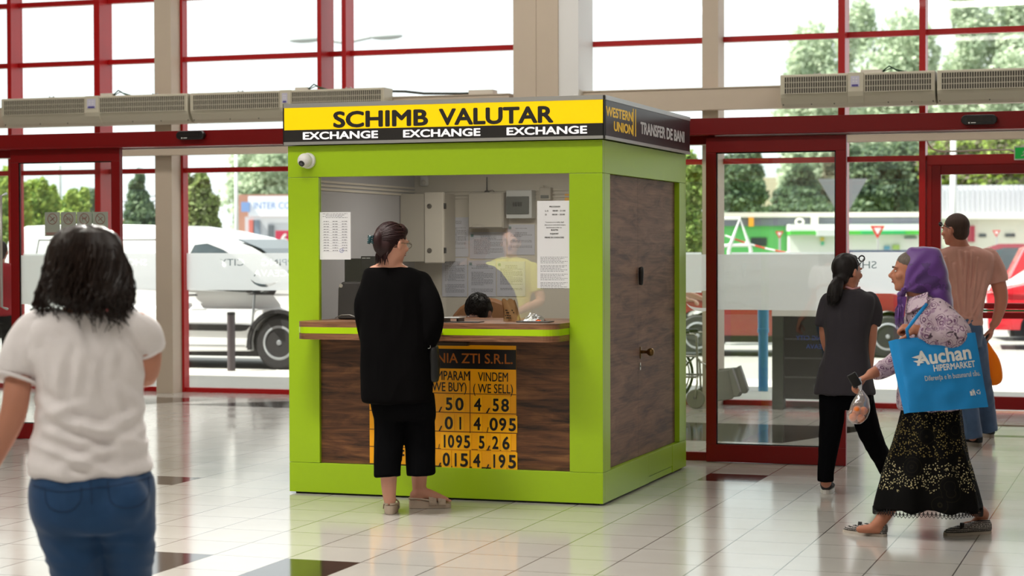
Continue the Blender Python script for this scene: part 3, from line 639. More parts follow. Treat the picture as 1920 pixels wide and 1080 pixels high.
tx('PROGRAM', 1031, 1051, 389.5, .010, .02); tx('L-S', 1023, 1029, 397, .009, .02); tx('08:00 - 21:00', 1037, 1061, 397, .009, .02)
tx('D', 1023, 1026, 404, .009, .02); tx('08:00 - 20:00', 1036, 1060, 404, .009, .02)
tx('Tranzactia se va realiza după', 1023, 1058, 418, .007, .004); tx('efectuarea controlului asupra', 1022, 1061, 423, .007, .004); tx('Specimenului si doar cu:', 1025, 1054, 428, .007, .004)
tx('BULETIN', 1034, 1047, 433, .009, .03); tx('PAȘAPORT', 1032, 1048, 440, .009, .03); tx('PERMIS DE CONDUCERE', 1022, 1058, 447, .009, .03)
z_ = atY(1030, 470, YG).z
lines(t, xa, xb, [(zc-.34-.0085*i, .1, .94-.1*(i % 3)) for i in range(23) if i % 6 != 5], YG, .0028, 7)
# ---------------------------------------------------------------- inside the kiosk
YW = KY1-.036       # rear lining face
def rb(px, py, Y=YW): p = atY(px, py, Y); return p.x, p.z
GREYB = mat('cabinet_grey', (186, 180, 168), .45); GREYD = mat('flap_grey', (90, 94, 92), .25)
# conduits / trunking along the walls
tr = MB()
for z in (1.945, 1.92, 1.895): tr.box(KX0+.04, KX1-.1, YW-.014, YW-.001, z, z+.012)
tag(tr.build('cable_trunking', CREAM, None), 'three white cable ducts along the kiosk rear wall', 'cable duct')
tr = MB()
for z in (1.965, 1.94, 1.915): tr.box(KX0+.037, KX0+.05, KY0+.06, YW-.02, z, z+.014)
tag(tr.build('cable_trunking', CREAM, None), 'white cable ducts along the kiosk left wall', 'cable duct')
def cabinet(x0, x1, z0, z1, d, lab, cat='cabinet', y1=None):
    t = thing('wall_cabinet', lab, cat, ((x0+x1)/2, YW, z0)); y1 = y1 or YW-.001
    MB().box(x0, x1, y1-d, y1, z0, z1).build('cabinet_body', GREYB, t, bevel=.004)
    MB().box(x0+.006, x1-.006, y1-d-.012, y1-d-.001, z0+.006, z1-.006).build('door', GREYB, t, bevel=.003); return t
# big enclosure at the corner
YE = 12.98
xa2, xb = KX0+.04, atY(832, 430, YE).x; zb_, zt_ = atY(800, 490, YE).z, atY(800, 362, YE).z
t = thing('electrical_enclosure', 'tall cream electrical enclosure with two round locks in the kiosk corner', 'electrical box', ((xa2+xb)/2, YE+.15, zb_))
MB().box(xa2, xb-.02, YE+.04, YW-.001, zb_, zt_).build('enclosure_body', GREYB, t, bevel=.006)
xd = atY(796, 430, YE).x
d = MB().box(xd, xb, YE, YE+.038, zb_-.01, zt_+.01).build('door', CREAM, t, bevel=.008)
MB().box(xa2, xd-.004, YE+.01, YE+.038, zb_-.0, zt_-.0).build('side_flange', GREYB, t, bevel=.005)
for zz in (zt_-.09, zb_+.08): MB().lathe([(.018, 0), (.018, .004), (.01, .006)], (xd+.04, YE, zz), axis=(0, -1, 0), seg=18).build('lock', mat('lock_steel', (110, 104, 96), .4, metal=.7), d)
for zz in (zt_-.09, zb_+.08): MB().box(xb, xb+.012, YE+.005, YE+.03, zz-.02, zz+.02).build('hinge', BLACK, d)
xa, zb_ = rb(890, 428); xb, zt_ = rb(955, 361); cabinet(xa, xb, zb_, zt_, .12, 'plain pale grey wall box right of the papers')
xa, zb_ = rb(958, 410); xb, zt_ = rb(1006, 357)
t = thing('breaker_panel', 'grey breaker panel with smoked flap on the kiosk rear wall', 'electrical box', ((xa+xb)/2, YW, zb_))
MB().box(xa, xb, YW-.10, YW-.001, zb_, zt_).build('panel_body', mat('panel_white', (205, 208, 208), .4), t, bevel=.005)
MB().box(xa+.006, xb-.02, YW-.112, YW-.1, zb_+.03, zt_-.045).build('smoked_flap', GREYD, t, bevel=.004)
mb = MB()
for i in range(4): mb.box(xa+.055+.018*i, xa+.068+.018*i, YW-.117, YW-.112, zb_+.085, zb_+.115)
mb.build('breaker_switches', BLACK, t)
xa, zb_ = rb(1017, 376); xb, zt_ = rb(1038, 352)
t = thing('energy_meter', 'small grey energy meter near the kiosk rear right corner', 'meter', ((xa+xb)/2, YW, zb_))
MB().box(xa, xb, YW-.06, YW-.001, zb_, zt_).build('meter_body', GREYB, t, bevel=.005)
MB().box(xa+.01, xb-.014, YW-.063, YW-.06, zb_+.012, zb_+.035).build('display', GREYD, t)
MB().box(xa+.01, xa+.02, YW-.03, YW-.01, zt_, 1.98).build('conduit', CREAM, t)
# motion detector
x_, z_ = rb(799, 337)
t = thing('motion_detector', 'small white motion detector high in the kiosk corner', 'sensor', (x_, YW, z_-.04))
MB().box(x_-.03, x_+.03, YW-.045, YW-.001, z_-.045, z_+.03).build('detector_body', WHITE, t, bevel=.012)
MB().ball((x_, YW-.045, z_-.018), (.022, .01, .018), 14, 8).build('detector_lens', mat('lens_milky', (210, 206, 200), .3), t, smooth=True)
# antenna on box
x_, z_ = rb(914, 361, YW-.06)
t = thing('router_antenna', 'thin black antenna with flared foot on the plain wall box', 'antenna', (x_, YW-.06, z_))
MB().lathe([(.02, 0), (.018, .008), (.006, .016), (.004, .1), (.003, .11)], (x_, YW-.06, rb(914, 361)[1]+.001), seg=14).build('antenna_mast', BLACK, t, smooth=True)
MB().tube([(x_+.004, YW-.06, z_+.006), (x_+.04, YW-.05, z_+.02), (x_+.05, YW-.04, z_+.004)], .002, 6).build('antenna_lead', BLACK, t, smooth=True)
# papers on the rear wall in plastic sleeves
def wp(px0, py0, px1, py1, lab, seed, head=True, tint=PAPER, frame=False):
    a, b = atY(px0, py0, YW-.003), atY(px1, py1, YW-.003)
    t = thing('document', lab, 'document', ((a.x+b.x)/2, YW, b.z), group='documents on the kiosk rear wall')
    MB().box(a.x, b.x, YW-.004, YW-.002, b.z, a.z).build('sheet', mat('document_paper', (206, 208, 220), .35), t)
    rows = []; z = a.z-.03; i = 0; rnd = random.Random(seed)
    while z > b.z+.03:
        rows.append((z, .12 if i > 2 else .3, (.9 if i % 5 != 4 else .55) if i > 2 else .72)); z -= .009 if rnd.random() < .85 else .03; i += 1
    lines(t, a.x, b.x, rows, YW-.0032, .0035, seed)
    MB().box(a.x+.01, a.x+.03, YW-.0056, YW-.0042, a.z-.034, a.z-.014).build('crest', mat('crest_teal', (120, 150, 150), .6), t)
    return t
wp(833, 407, 879, 481, 'pale document at the upper left of the kiosk rear wall', 11)
wp(829, 483, 876, 556, 'pale document with round crest below the upper left one', 12)
wp(881, 435, 950, 485, 'landscape document table under the plain wall box', 13)
wp(878, 488, 930, 556, 'pale document right of the one with the crest, above the clerk', 14)
wp(952, 421, 1003, 478, 'pale document under the breaker panel', 15)
wp(932, 490, 985, 556, 'pale document behind the reflected yellow shirt', 16)
# grey lower lining at the right and yellow sticker
t = tag(MB().box(rb(1060, 380)[0], rb(1068, 380)[0], YW-.004, YW-.002, rb(1060, 378)[1], rb(1060, 362)[1]).build('sticker', YN, None), 'small yellow sticker at the kiosk rear right', 'sticker')
# chair and clerk: see people. Things on the counter
ZC = 1.094
x_ = atY(690, 600, KY0+.35).x
def cp(px, Y): return atY(px, 590, Y).x
# monitor, back towards the customer
t = thing('monitor', 'black screen on a stand behind the glass left of the customer', 'monitor', (cp(668, 11.62), 11.62, ZC))
xm = cp(668, 11.62)
MB().box(xm-.075, xm+.19, 11.6, 11.63, 1.2, 1.475).build('screen_housing', BLACK, t, bevel=.006)
MB().box(xm-.02, xm+.06, 11.61, 11.64, ZC+.01, 1.2).box(xm-.08, xm+.12, 11.55, 11.72, ZC, ZC+.012).build('stand', BLACK, t, bevel=.004)
t = thing('customer_display', 'small black customer display with white marking above the monitor', 'display', (cp(690, 11.5), 11.5, ZC))
xm = cp(690, 11.5)
MB().box(xm-.045, xm+.11, 11.49, 11.52, 1.385, 1.49).build('display_housing', BLACK, t, bevel=.004)
MB().tube([(xm+.03, 11.51, ZC), (xm+.03, 11.51, 1.385)], .01, 8).build('display_pole', BLACK, t)
MB().box(xm-.035, xm-.01, 11.488, 11.489, 1.475, 1.48).box(xm-.005, xm+.02, 11.488, 11.489, 1.475, 1.48).build('white_mark', WHITE, t)
# phone-like handset case left
t = thing('money_counter', 'dark rounded note counter behind the glass at the left', 'note counter', (cp(655, 11.4), 11.4, ZC)); xm = cp(655, 11.4)
MB().prism([(xm-.05, ZC), (xm+.1, ZC), (xm+.1, 1.33), (xm-.02, 1.33), (xm-.045, 1.29)], 11.32, 11.5).build('counter_body', mat('dark_plum_plastic', (40, 34, 38), .3), t, bevel=.012)
MB().lathe([(.012, 0), (.012, .004)], (xm-.022, 11.32, 1.305), axis=(0, -1, 0), seg=16).build('button', GREYB, t)
# curved cable / stand wire and small tray
tag(MB().tube([(cp(628, 11.3), 11.3, ZC+.008), (cp(640, 11.3), 11.3, ZC+.028), (cp(655, 11.3), 11.3, ZC+.03), (cp(672, 11.3), 11.3, ZC+.01)], .003, 6).build('cable_loop', ALU, None, smooth=True), 'thin curved silver wire lying on the counter at the left', 'wire')
t = thing('banknote_tray', 'flat steel tray on two feet in the counter opening', 'tray', (cp(850, 11.12), 11.12, ZC)); xm = cp(848, 11.12)
MB().box(xm-.055, xm+.062, 11.06, 11.19, ZC+.022, ZC+.028).build('tray_plate', ALU, t, bevel=.002)
MB().box(xm-.045, xm-.035, 11.07, 11.18, ZC, ZC+.022).build('tray_foot', BLACK, t); MB().box(xm+.045, xm+.055, 11.07, 11.18, ZC, ZC+.022).build('tray_foot', BLACK, t)
tag(MB().box(cp(820, 11.1), cp(905, 11.1), 11.0, 11.13, ZC, ZC+.004).build('pad', BLACK, None, bevel=.001), 'thin black mat on the counter in front of the clerk', 'mat')
# kraft paper bag with food lettering
t = thing('paper_bag', 'brown kraft paper bag standing on the counter behind the glass', 'bag', (cp(962, 11.36), 11.36, ZC)); xm = cp(961, 11.36)
kb = MB().grid(lambda u, v: (xm+(-.05+.1*u)*(1-.28*v)-.02*v+.004*math.sin(9*u+5*v), 11.33+.012*math.sin(6*u+3*v), ZC+.13*v+(.008*math.sin(12*u) if v > .95 else 0)), 10, 10)
kb.grid(lambda u, v: (xm+(-.05+.1*u)*(1-.28*v)-.02*v, 11.37+.008*math.sin(6*u+3*v)-.02*v, ZC+.13*v+(.006*math.sin(12*u) if v > .95 else 0)), 10, 10)
for sgn in (0, 1): kb.grid(lambda u, v: (xm+(-.05+.1*sgn)*(1-.28*v)-.02*v+(.004*math.sin(9*sgn+5*v) if u == 0 else 0), 11.33+.04*u-.02*v*u, ZC+.13*v), 2, 10)
kb.build('bag_body', mat('kraft_paper', (176, 134, 88), .7, bump=.3, bscale=25), t, smooth=True)
lines(t, xm-.035, xm+.03, [(ZC+.062, .0, .75), (ZC+.048, .1, .9), (ZC+.03, .0, .8), (ZC+.016, .1, .7)], 11.322, .006, 5, BLACKM, 'printed_words')
# silver snack packet
t = thing('snack_packet', 'crumpled silver and red foil packet on the counter at the right', 'packet', (cp(1000, 11.3), 11.3, ZC)); rnd = random.Random(4)
FOIL = G('foil'); of = FOIL.n('TexCoord').outputs['Object']; vf = FOIL.n('TexVoronoi', {'Vector': of, 'Scale': 28}).outputs['Color']
FOIL.set(Base_Color=FOIL.mix(FOIL.math('GREATER_THAN', FOIL.n('SeparateColor', {0: vf}).outputs[0], .72), srgb(205, 205, 208), srgb(170, 60, 20)), Metallic=.8, Roughness=.25)
xm = cp(999, 11.3)
MB().grid(lambda u, v: (xm-.055+.12*u+.01*noise.noise(Vector((u*6, v*6, 0))), 11.26+.1*v, ZC+.002+.05*math.sin(PI*v)**.5*math.sin(PI*u)**.5*(.75+.6*noise.noise(Vector((u*5, v*5, 3))))), 26, 18).build('foil_pouch', FOIL.m, t)
tag(MB().box(cp(978, 11.25), cp(1040, 11.25), 11.14, 11.24, ZC, ZC+.006).build('tablet', BLACK, None, bevel=.002), 'thin black tablet lying on the counter at the right', 'tablet')
# ================================================================ outside
GND = G('sunlit_paving'); og = GND.n('TexCoord').outputs['Object']; ng = GND.n('TexNoise', {'Vector': og, 'Scale': 1.2, 'Detail': 6}).outputs['Fac']
GND.set(Base_Color=GND.mix(ng, srgb(176, 172, 164), srgb(196, 192, 184)), Roughness=.9)
struct('ground', MB().box(-70, 40, 18.82, 160, -.14, -.02), mat('asphalt', (150, 148, 144), .9, var=.08, vscale=.6))
struct('trim_60', MB().box(-40, 30, 18.82, 22.3, -.02, -.004), GND.m)
struct('trim_61', MB().box(-40, 30, 22.3, 22.42, -.02, .0), mat('kerb_stone', (186, 184, 178), .85))
CW = mat('white_car_paint', (232, 234, 236), .25, coat=.6); RUB = mat('dark_rubber', (26, 24, 26), .6); RIM = mat('steel_rim', (172, 176, 180), .35, metal=.7)
def body_mesh(mb, zs, tumble, parent, name, m, bevel=.05):
    o = mb.build(name, m, parent, world=False); bm = bmesh.new(); bm.from_mesh(o.data)
    for z in zs: bmesh.ops.bisect_plane(bm, geom=bm.verts[:]+bm.edges[:]+bm.faces[:], plane_co=(0, 0, z), plane_no=(0, 0, 1))
    for v in bm.verts: v.co.y *= tumble(v.co.z, v.co.x)
    bm.to_mesh(o.data); bm.free(); o.data.shade_smooth()
    if bevel:
        md = o.modifiers.new('b', 'BEVEL'); md.width = bevel; md.segments = 3; md.limit_method = 'ANGLE'; md.angle_limit = .7
    return o
def wheel(parent, x, y, r, w_=.2, name='wheel'):
    o = MB().lathe([(r*.62, -w_/2), (r*.9, -w_/2), (r, -w_/2+.03), (r, w_/2-.03), (r*.9, w_/2), (r*.62, w_/2)], (x, y, r), axis=(0, 1, 0), seg=36).build(name, RUB, parent, world=False, smooth=False, bevel=.008)
    sg = -1 if y < 0 else 1
    rim = MB().lathe([(r*.64, 0), (r*.64, .012), (r*.56, .02), (r*.5, -.02), (r*.3, -.03), (r*.22, .0), (r*.1, .01), (r*.08, .02)], (x, y+sg*w_/2-sg*.01, r), axis=(0, sg, 0), seg=36).build('rim', RIM, o, world=False)
    hm = MB()
    for i in range(14): a = 2*PI*i/14; hm.lathe([(r*.035, 0), (r*.035, .012)], (x+r*.44*math.cos(a), y+sg*(w_/2-.022), r+r*.44*math.sin(a)), axis=(0, sg, 0), seg=10)
    hm.build('rim_hole', RUB, rim, world=False); return o
def arcpts(cx, cz, r, a0, a1, n=12): return [(cx+r*math.cos(a0+(a1-a0)*i/n), cz+r*math.sin(a0+(a1-a0)*i/n)) for i in range(n+1)]
# white van; local x = forward, y centred
def van():
    t = thing('delivery_van', 'white panel van parked outside the glass left of the kiosk', 'van', (-12.45, 23.6, -.02)); L_ = 2.4; w2 = .9
    ar, wx, wr = .41, 1.67, .345
    pf = [(-2.45, .25), (-2.45, .9), (-2.42, 1.45), (-2.34, 1.78), (-2.1, 1.86), (-1.2, 1.885), (-.2, 1.86), (.35, 1.79), (.8, 1.70), (1.2, 1.57), (1.55, 1.38), (1.9, 1.12), (2.1, 1.04), (2.35, .95), (2.47, .8), (2.5, .45), (2.46, .22)]
    pf += [(wx+ar*math.cos(a), .335+ar*math.sin(a)) for a in [-.25+ (PI+.5)*i/12 for i in range(13)]][0:] + [(-1.2, .19)]
    pf += [(-1.62+ar*math.cos(a), .335+ar*math.sin(a)) for a in [-.25+(PI+.5)*i/12 for i in range(13)]]
    tum = lambda z, x: (1 - max(0, z-.95)*.17) * (1 - max(0, x-1.3)**2*.16)
    mb = MB().prism(pf, -w2, w2); body_mesh(mb, [.4, .6, .8, .95, 1.1, 1.25, 1.4, 1.55, 1.7], tum, t, 'van_body', CW, .05)
    def side(poly, name, m, off=.004, th=.006, sgn=-1, zs=()):
        mb = MB().prism(poly, sgn*(w2+off+th), sgn*(w2+off-.03)); return body_mesh(mb, list(zs) or [.95, 1.1, 1.3, 1.5], tum, t, name, m, 0)
    for s in (-1, 1):
        side([(.36, 1.07), (.36, 1.45), (.44, 1.60), (.62, 1.62), (.85, 1.54), (1.05, 1.43), (1.3, 1.24), (1.55, 1.02), (1.5, .98), (1.0, 1.0), (.5, 1.02)], 'side_window', DGLASS, sgn=s)
        side([(1.23, .96), (1.6, .955), (1.63, 1.02), (1.5, 1.03)], 'quarter_trim', RUB, .006, sgn=s)
        side([(-1.2, .505), (-1.2, .60), (.95, .585), (1.29, .57), (1.22, .50), (1.15, .49)], 'rub_strip', RUB, .01, .02, sgn=s, zs=[.55])
        side([(-2.4, .505), (-2.4, .60), (-2.05, .6), (-2.05, .505)], 'rub_strip', RUB, .01, .02, sgn=s, zs=[.55])
        side([(.3, .93), (.3, .965), (.5, .965), (.52, .94)], 'door_pull', RUB, .01, .02, sgn=s)
        seam = mat('panel_gap', (120, 124, 128), .5)
        for pl in ([(1.33, .98), (1.345, .98), (1.31, .6), (1.23, .28), (1.215, .28), (1.295, .6)], [(.2, .28), (.212, .28), (.212, 1.6), (.2, 1.6)], [(-1.95, 1.30), (-1.9, 1.68), (-.1, 1.68), (-.05, 1.3), (-.062, 1.3), (-.11, 1.67), (-1.89, 1.67), (-1.938, 1.3)], [(-1.15, .3), (1.2, .3), (1.2, .308), (-1.15, .308)]):
            side(pl, 'panel_seam', seam, .003, .004, sgn=s)
    # windscreen follows the slope
    ws = MB(); a, b = Vector((1.2, 0, 1.60)), Vector((1.93, 0, 1.13)); n_ = Vector((.54, 0, .84))*.012
    for v in (a, b): pass
    ya, yb_ = w2*tum(1.6, 1.2)-.1, w2*tum(1.1, 1.9)-.06
    q = [Vector((1.0, -ya, 1.655)), Vector((1.0, ya, 1.655)), Vector((1.32, ya-.01, 1.535)), Vector((1.62, yb_+.0, 1.35)), Vector((1.93, yb_, 1.12)), Vector((1.93, -yb_, 1.12)), Vector((1.62, -yb_, 1.35)), Vector((1.32, -ya+.01, 1.535))]
    q = [v + Vector((.012, 0, .012)) for v in q]
    ws.add(q, [(0, 1, 2, 7), (7, 2, 3, 6), (6, 3, 4, 5)]); ws.build('windscreen', DGLASS, t, world=False, solid=.012)
    for s in (-1, 1):
        MB().ball((2.28, s*.66, .78), (.14, .1, .09), 14, 8).build('headlight', mat('lamp_clear', (220, 225, 230), .1), t, world=False, smooth=True)
        MB().ball((1.32, s*(w2+.12), 1.08), (.07, .1, .1), 12, 8).build('wing_mirror', RUB, t, world=False, smooth=True)
        for x in (wx, -1.62):
            wheel(t, x, s*(w2-.12), wr)
            MB().prism(arcpts(x, .335, ar+.03, -.2, PI+.2, 16) + arcpts(x, .335, ar-.02, PI+.2, -.2, 16), s*(w2-.03), s*(w2+.01)).build('wheel_arch', RUB, t, world=False)
            MB().lathe([(ar-.01, -.05), (ar-.01, .1)], (x, s*(w2-.4), .33), axis=(0, 1, 0), seg=24).build('arch_liner', BLACK, t, world=False)
    MB().box(-2.1, 2.2, -w2+.12, w2-.12, .16, .5).build('underbody', BLACK, t, world=False)
    return t
van()
def car(name, label, loc, rz, col, L_=4.0, h=1.45, w2=.84, kind='hatch', paint=None):
    t = thing(name, label, 'car', loc, rz); P_ = paint or mat('car_paint_%d_%d_%d' % col, col, .25, coat=.6); k = L_/4.0
    prof = {'hatch': [(-1.95, .3), (-1.98, .75), (-1.9, .95), (-1.62, h-.12), (-1.3, h), (.0, h), (.35, h-.08), (.95, .98), (1.6, .82), (1.92, .66), (1.95, .3)],
            'sedan': [(-2.0, .3), (-2.02, .85), (-1.5, .98), (-1.05, h-.06), (-.7, h), (.1, h), (.4, h-.08), (1.0, .95), (1.7, .82), (1.98, .62), (2.0, .3)]}[kind]
    prof = [(x*k, z) for x, z in prof]; wx = 1.22*k
    pf = prof + [(wx+.36*math.cos(a), .3+.36*math.sin(a)) for a in [PI*i/10 for i in range(11)]] + [(-wx+.36*math.cos(a), .3+.36*math.sin(a)) for a in [PI*i/10 for i in range(11)]]
    tum = lambda z, x: (1-max(0, z-.9)*.3)*(1-max(0, abs(x)-1.4*k)**2*.25)
    body_mesh(MB().prism(pf, -w2, w2), [.45, .6, .75, .9, 1.05, 1.2, 1.35], tum, t, 'car_body', P_, .05)
    gl = {'hatch': [(-1.5, .95), (-1.42, h-.16), (-1.2, h-.1), (.0, h-.1), (.28, h-.17), (.8, .95)], 'sedan': [(-1.25, .97), (-.95, h-.14), (-.7, h-.1), (.1, h-.1), (.35, h-.17), (.85, .95)]}[kind]
    for s in (-1, 1):
        body_mesh(MB().prism([(x*k, z) for x, z in gl], s*(w2+.012), s*(w2-.03)), [1.0, 1.1, 1.2, 1.3], tum, t, 'side_window', DGLASS, 0)
        for x in (-.35, .02 if kind == 'x' else -.35): body_mesh(MB().prism([(x*k, .95), (x*k+.06, .95), (x*k+.06, h-.08), (x*k, h-.08)], s*(w2+.02), s*(w2-.03)), [1.1, 1.25], tum, t, 'door_pillar', P_, 0)
        for x in (wx, -wx): wheel(t, x, s*(w2-.1), .3, .19)
        MB().ball((1.78*k, s*.58, .68), (.13, .14, .07), 12, 8).build('headlight', mat('lamp_clear', (220, 225, 230), .1), t, world=False, smooth=True)
        MB().ball((-1.9*k, s*.66, .82), (.08, .09, .12), 12, 8).build('tail_light', mat('tail_red', (170, 10, 12), .2), t, world=False, smooth=True)
        MB().ball((.62*k, s*(w2+.08), .98), (.05, .09, .06), 10, 6).build('wing_mirror', P_, t, world=False, smooth=True)
    ya = w2*tum(h, 0)-.1
    for (xa, za, xb, zb) in ((.1 if kind == 'hatch' else .18, h-.02, .98, .97), (-1.42 if kind == 'hatch' else -.8, h-.06, -1.84 if kind == 'hatch' else -1.42, 1.0)):
        MB().add([(xa*k, -ya, za+.02), (xa*k, ya, za+.02), (xb*k, ya+.1, zb+.03), (xb*k, -ya-.1, zb+.03)], [(0, 1, 2, 3)]).build('windscreen', DGLASS, t, world=False, solid=.012)
    MB().box(-1.7*k, 1.7*k, -w2+.14, w2-.14, .2, .5).build('underbody', BLACK, t, world=False)
    return t
def g0(px, py, Y): p = atY(px, py, Y); return (p.x, Y, -.02)
pa, pb = atZ(1297, 667), atZ(1652, 672)
_r = car('parked_car', 'dull red car parked outside behind the right door leaf and the grey tunic woman', ((pa.x+pb.x)/2, (pa.y+pb.y)/2+.75, -.02), math.atan2(pb.y-pa.y, pb.x-pa.x), (118, 30, 30), 4.0*(pb-pa).length/2.44, 1.40)
car('parked_car', 'bright red hatchback farther off at the right edge', g0(2070, 500, 40.5), .15, (206, 14, 28), 3.9, 1.62)
car('parked_car', 'white saloon in front of the red hatchback at the right edge', g0(2095, 540, 34), .25, (226, 228, 230), 4.3, 1.38, kind='sedan')
car('parked_car', 'red low car nearest the road at the right edge', g0(2120, 560, 31), .1, (196, 30, 44), 4.2, 1.3, kind='sedan')
car('parked_car', 'dark blue estate car before the green shop', g0(1596, 470, 44), PI, (34, 44, 66), 4.6, 1.47)
car('parked_car', 'maroon car with pale roof behind the man in the pink shirt', g0(1985, 460, 50), .1, (120, 40, 52), 4.4, 1.6)
# bollards and posts
p = atZ(433, 692); t = thing('bollard', 'dark grey steel bollard on the pavement before the white van', 'bollard', (p.x, p.y, -.004))
MB().lathe([(.05, 0), (.05, .70), (.046, .708)], (p.x, p.y, -.004), seg=24).build('bollard_post', mat('bollard_grey', (70, 62, 66), .5, bump=.1), t, smooth=False)
MB().lathe([(.052, 0), (.052, .03), (.04, .036)], (p.x, p.y, .70), seg=24).build('bollard_cap', RUB, t)
p = atZ(1430, 735); t = thing('blue_post', 'bright blue steel post with collar on the pavement right of the kiosk', 'post', (p.x, p.y, -.004)); BL = mat('sky_blue_paint', (40, 130, 185), .4, bump=.08, bscale=20, var=.1)
MB().lathe([(.052, 0), (.052, .86)], (p.x, p.y, -.004), seg=24).build('post_shaft', BL, t, smooth=False)
MB().lathe([(.062, .62), (.062, .66), (.058, .67), (.06, .9), (.06, .93)], (p.x, p.y, 0), seg=24).build('post_sleeve', BL, t)
# ---- wheelchair in the vestibule
p = atZ(1303, 768); ox, oy = p.x, p.y
t = thing('wheelchair', 'empty folding wheelchair standing half hidden behind the kiosk', 'wheelchair', (ox, oy, 0)); CH = mat('chrome_tube', (170, 168, 164), .25, metal=.9); VIN = mat('black_vinyl', (24, 26, 30), .45)
for s, nm in ((0, 'a'), (.36, 'b')):
    y = oy+s
    o = MB().lathe([(.05, -.014), (.085, -.014), (.092, 0), (.085, .014), (.05, .014)], (ox, y, .092), axis=(0, 1, 0), seg=26).build('caster', mat('grey_tyre', (120, 116, 108), .6), t)
    sp = MB()
    for i in range(5): a = 2*PI*i/5; sp.tube([(ox, y, .092), (ox+.06*math.cos(a), y, .092+.06*math.sin(a))], .008, 6)
    sp.build('caster_spokes', mat('spoke_grey', (160, 160, 156), .4), o)
    MB().tube([(ox, y-.024, .092), (ox+.01, y-.024, .2), (ox+.015, y, .24), (ox+.015, y, .30)], .010, 8).build('caster_fork', CH, t, smooth=True)
    w_ = MB().tube([(ox-.43+.3*math.cos(a), y+(-.06 if s == 0 else .06), .305+.3*math.sin(a)) for a in [2*PI*i/32 for i in range(33)]], .014, 8, cap=False).build('rear_wheel', RUB, t, smooth=True)
    sp = MB()
    for i in range(16): a = 2*PI*i/16; sp.tube([(ox-.43, y, .305), (ox-.43+.29*math.cos(a), y+(-.06 if s == 0 else .06), .305+.29*math.sin(a))], .002, 4)
    sp.build('wheel_spokes', CH, w_)
    MB().tube([(ox-.43+.26*math.cos(a), y+(-.1 if s == 0 else .1), .305+.26*math.sin(a)) for a in [2*PI*i/32 for i in range(33)]], .008, 8, cap=False).build('push_rim', CH, w_, smooth=True)
    MB().tube([(ox-.46, y, .95), (ox-.42, y, .92), (ox-.42, y, .3), (ox+.02, y, .3)], .011, 8).tube([(ox-.42, y, .5), (ox+.0, y, .5), (ox+.04, y, .46), (ox+.05, y, .2)], .011, 8).tube([(ox-.42, y, .71), (ox-.02, y, .71), (ox+.01, y, .69), (ox+.02, y, .3)], .011, 8).build('side_frame', CH, t, smooth=True)
    MB().box(ox-.36, ox-.06, y-.025, y+.025, .715, .745).build('armrest', VIN, t, bevel=.01)
    MB().tube([(ox+.03, y, .46), (ox+.10, y, .42), (ox+.16, y, .16), (ox+.2, y, .13)], .010, 8).build('legrest_tube', CH, t, smooth=True)
    MB().tube([(ox-.56, y, .95), (ox-.46, y, .95)], .016, 8).build('push_handle', VIN, t)
    pl = mat('grey_rest_plastic', (130, 132, 122), .5)
    MB().prism([(ox+.14, .36), (ox+.33, .38), (ox+.38, .13), (ox+.36, .10), (ox+.18, .07), (ox+.12, .2)], y-.02, y+.0).build('legrest_shell', pl, t, bevel=.012)
    MB().prism([(ox+.33, .38), (ox+.36, .40), (ox+.44, .17), (ox+.42, .13), (ox+.38, .13)], y-.06, y+.03).build('footplate', pl, t, bevel=.008)
MB().box(ox-.4, ox-.02, oy+.0, oy+.36, .49, .52).build('seat', VIN, t, bevel=.01)
MB().box(ox-.44, ox-.41, oy+.0, oy+.36, .52, .93).build('backrest', VIN, t, bevel=.01)
MB().tube([(ox-.3, oy, .2), (ox-.1, oy+.36, .47)], .01, 8).tube([(ox-.1, oy, .2), (ox-.3, oy+.36, .47)], .01, 8).build('cross_brace', CH, t)
# ---- dark display cabinet behind the right door leaf
p = atZ(1447, 770); q = atZ(1570, 770); cx0, cx1, cy0 = p.x, p.x+.82, p.y
zt_ = atY(1500, 590, cy0).z
t = thing('display_cabinet', 'dark cabinet with green-black frame and white top behind the right door leaf', 'cabinet', ((cx0+cx1)/2, cy0, 0)); DG = mat('dark_green_frame', (34, 44, 34), .4)
MB().box(cx0, cx0+.11, cy0-.02, cy0+.1, 0, zt_-.02).box(cx1-.08, cx1, cy0-.02, cy0+.1, 0, zt_-.02).build('frame_post', DG, t, bevel=.004)
MB().box(cx0+.02, cx1-.02, cy0+.02, cy0+.45, .1, zt_-.03).build('cabinet_body', mat('dark_gloss', (10, 10, 13), .3, spec=.2), t)
MB().box(cx0, cx1, cy0-.03, cy0+.5, zt_-.03, zt_+.03).build('cabinet_top', mat('white_top', (225, 225, 220), .5), t, bevel=.004)
for z in (.30, .48, .66): MB().box(cx0+.11, cx1-.08, cy0+.0, cy0+.02, z, z+.015).build('shelf_edge', mat('shelf_grey', (60, 60, 62), .4), t)
tb = mat('blue_vinyl', (20, 60, 150), .5)
Mb = plane_M((cx0+.66, cy0-.004, .66), (-1, 0, 0), (0, 0, 1))
text('lettering', 'SHOPPING CITY', .06, Mb, tb, t); text('lettering', 'SUCEAVA', .06, plane_M((cx0+.58, cy0-.004, .58), (-1, 0, 0), (0, 0, 1)), tb, t)
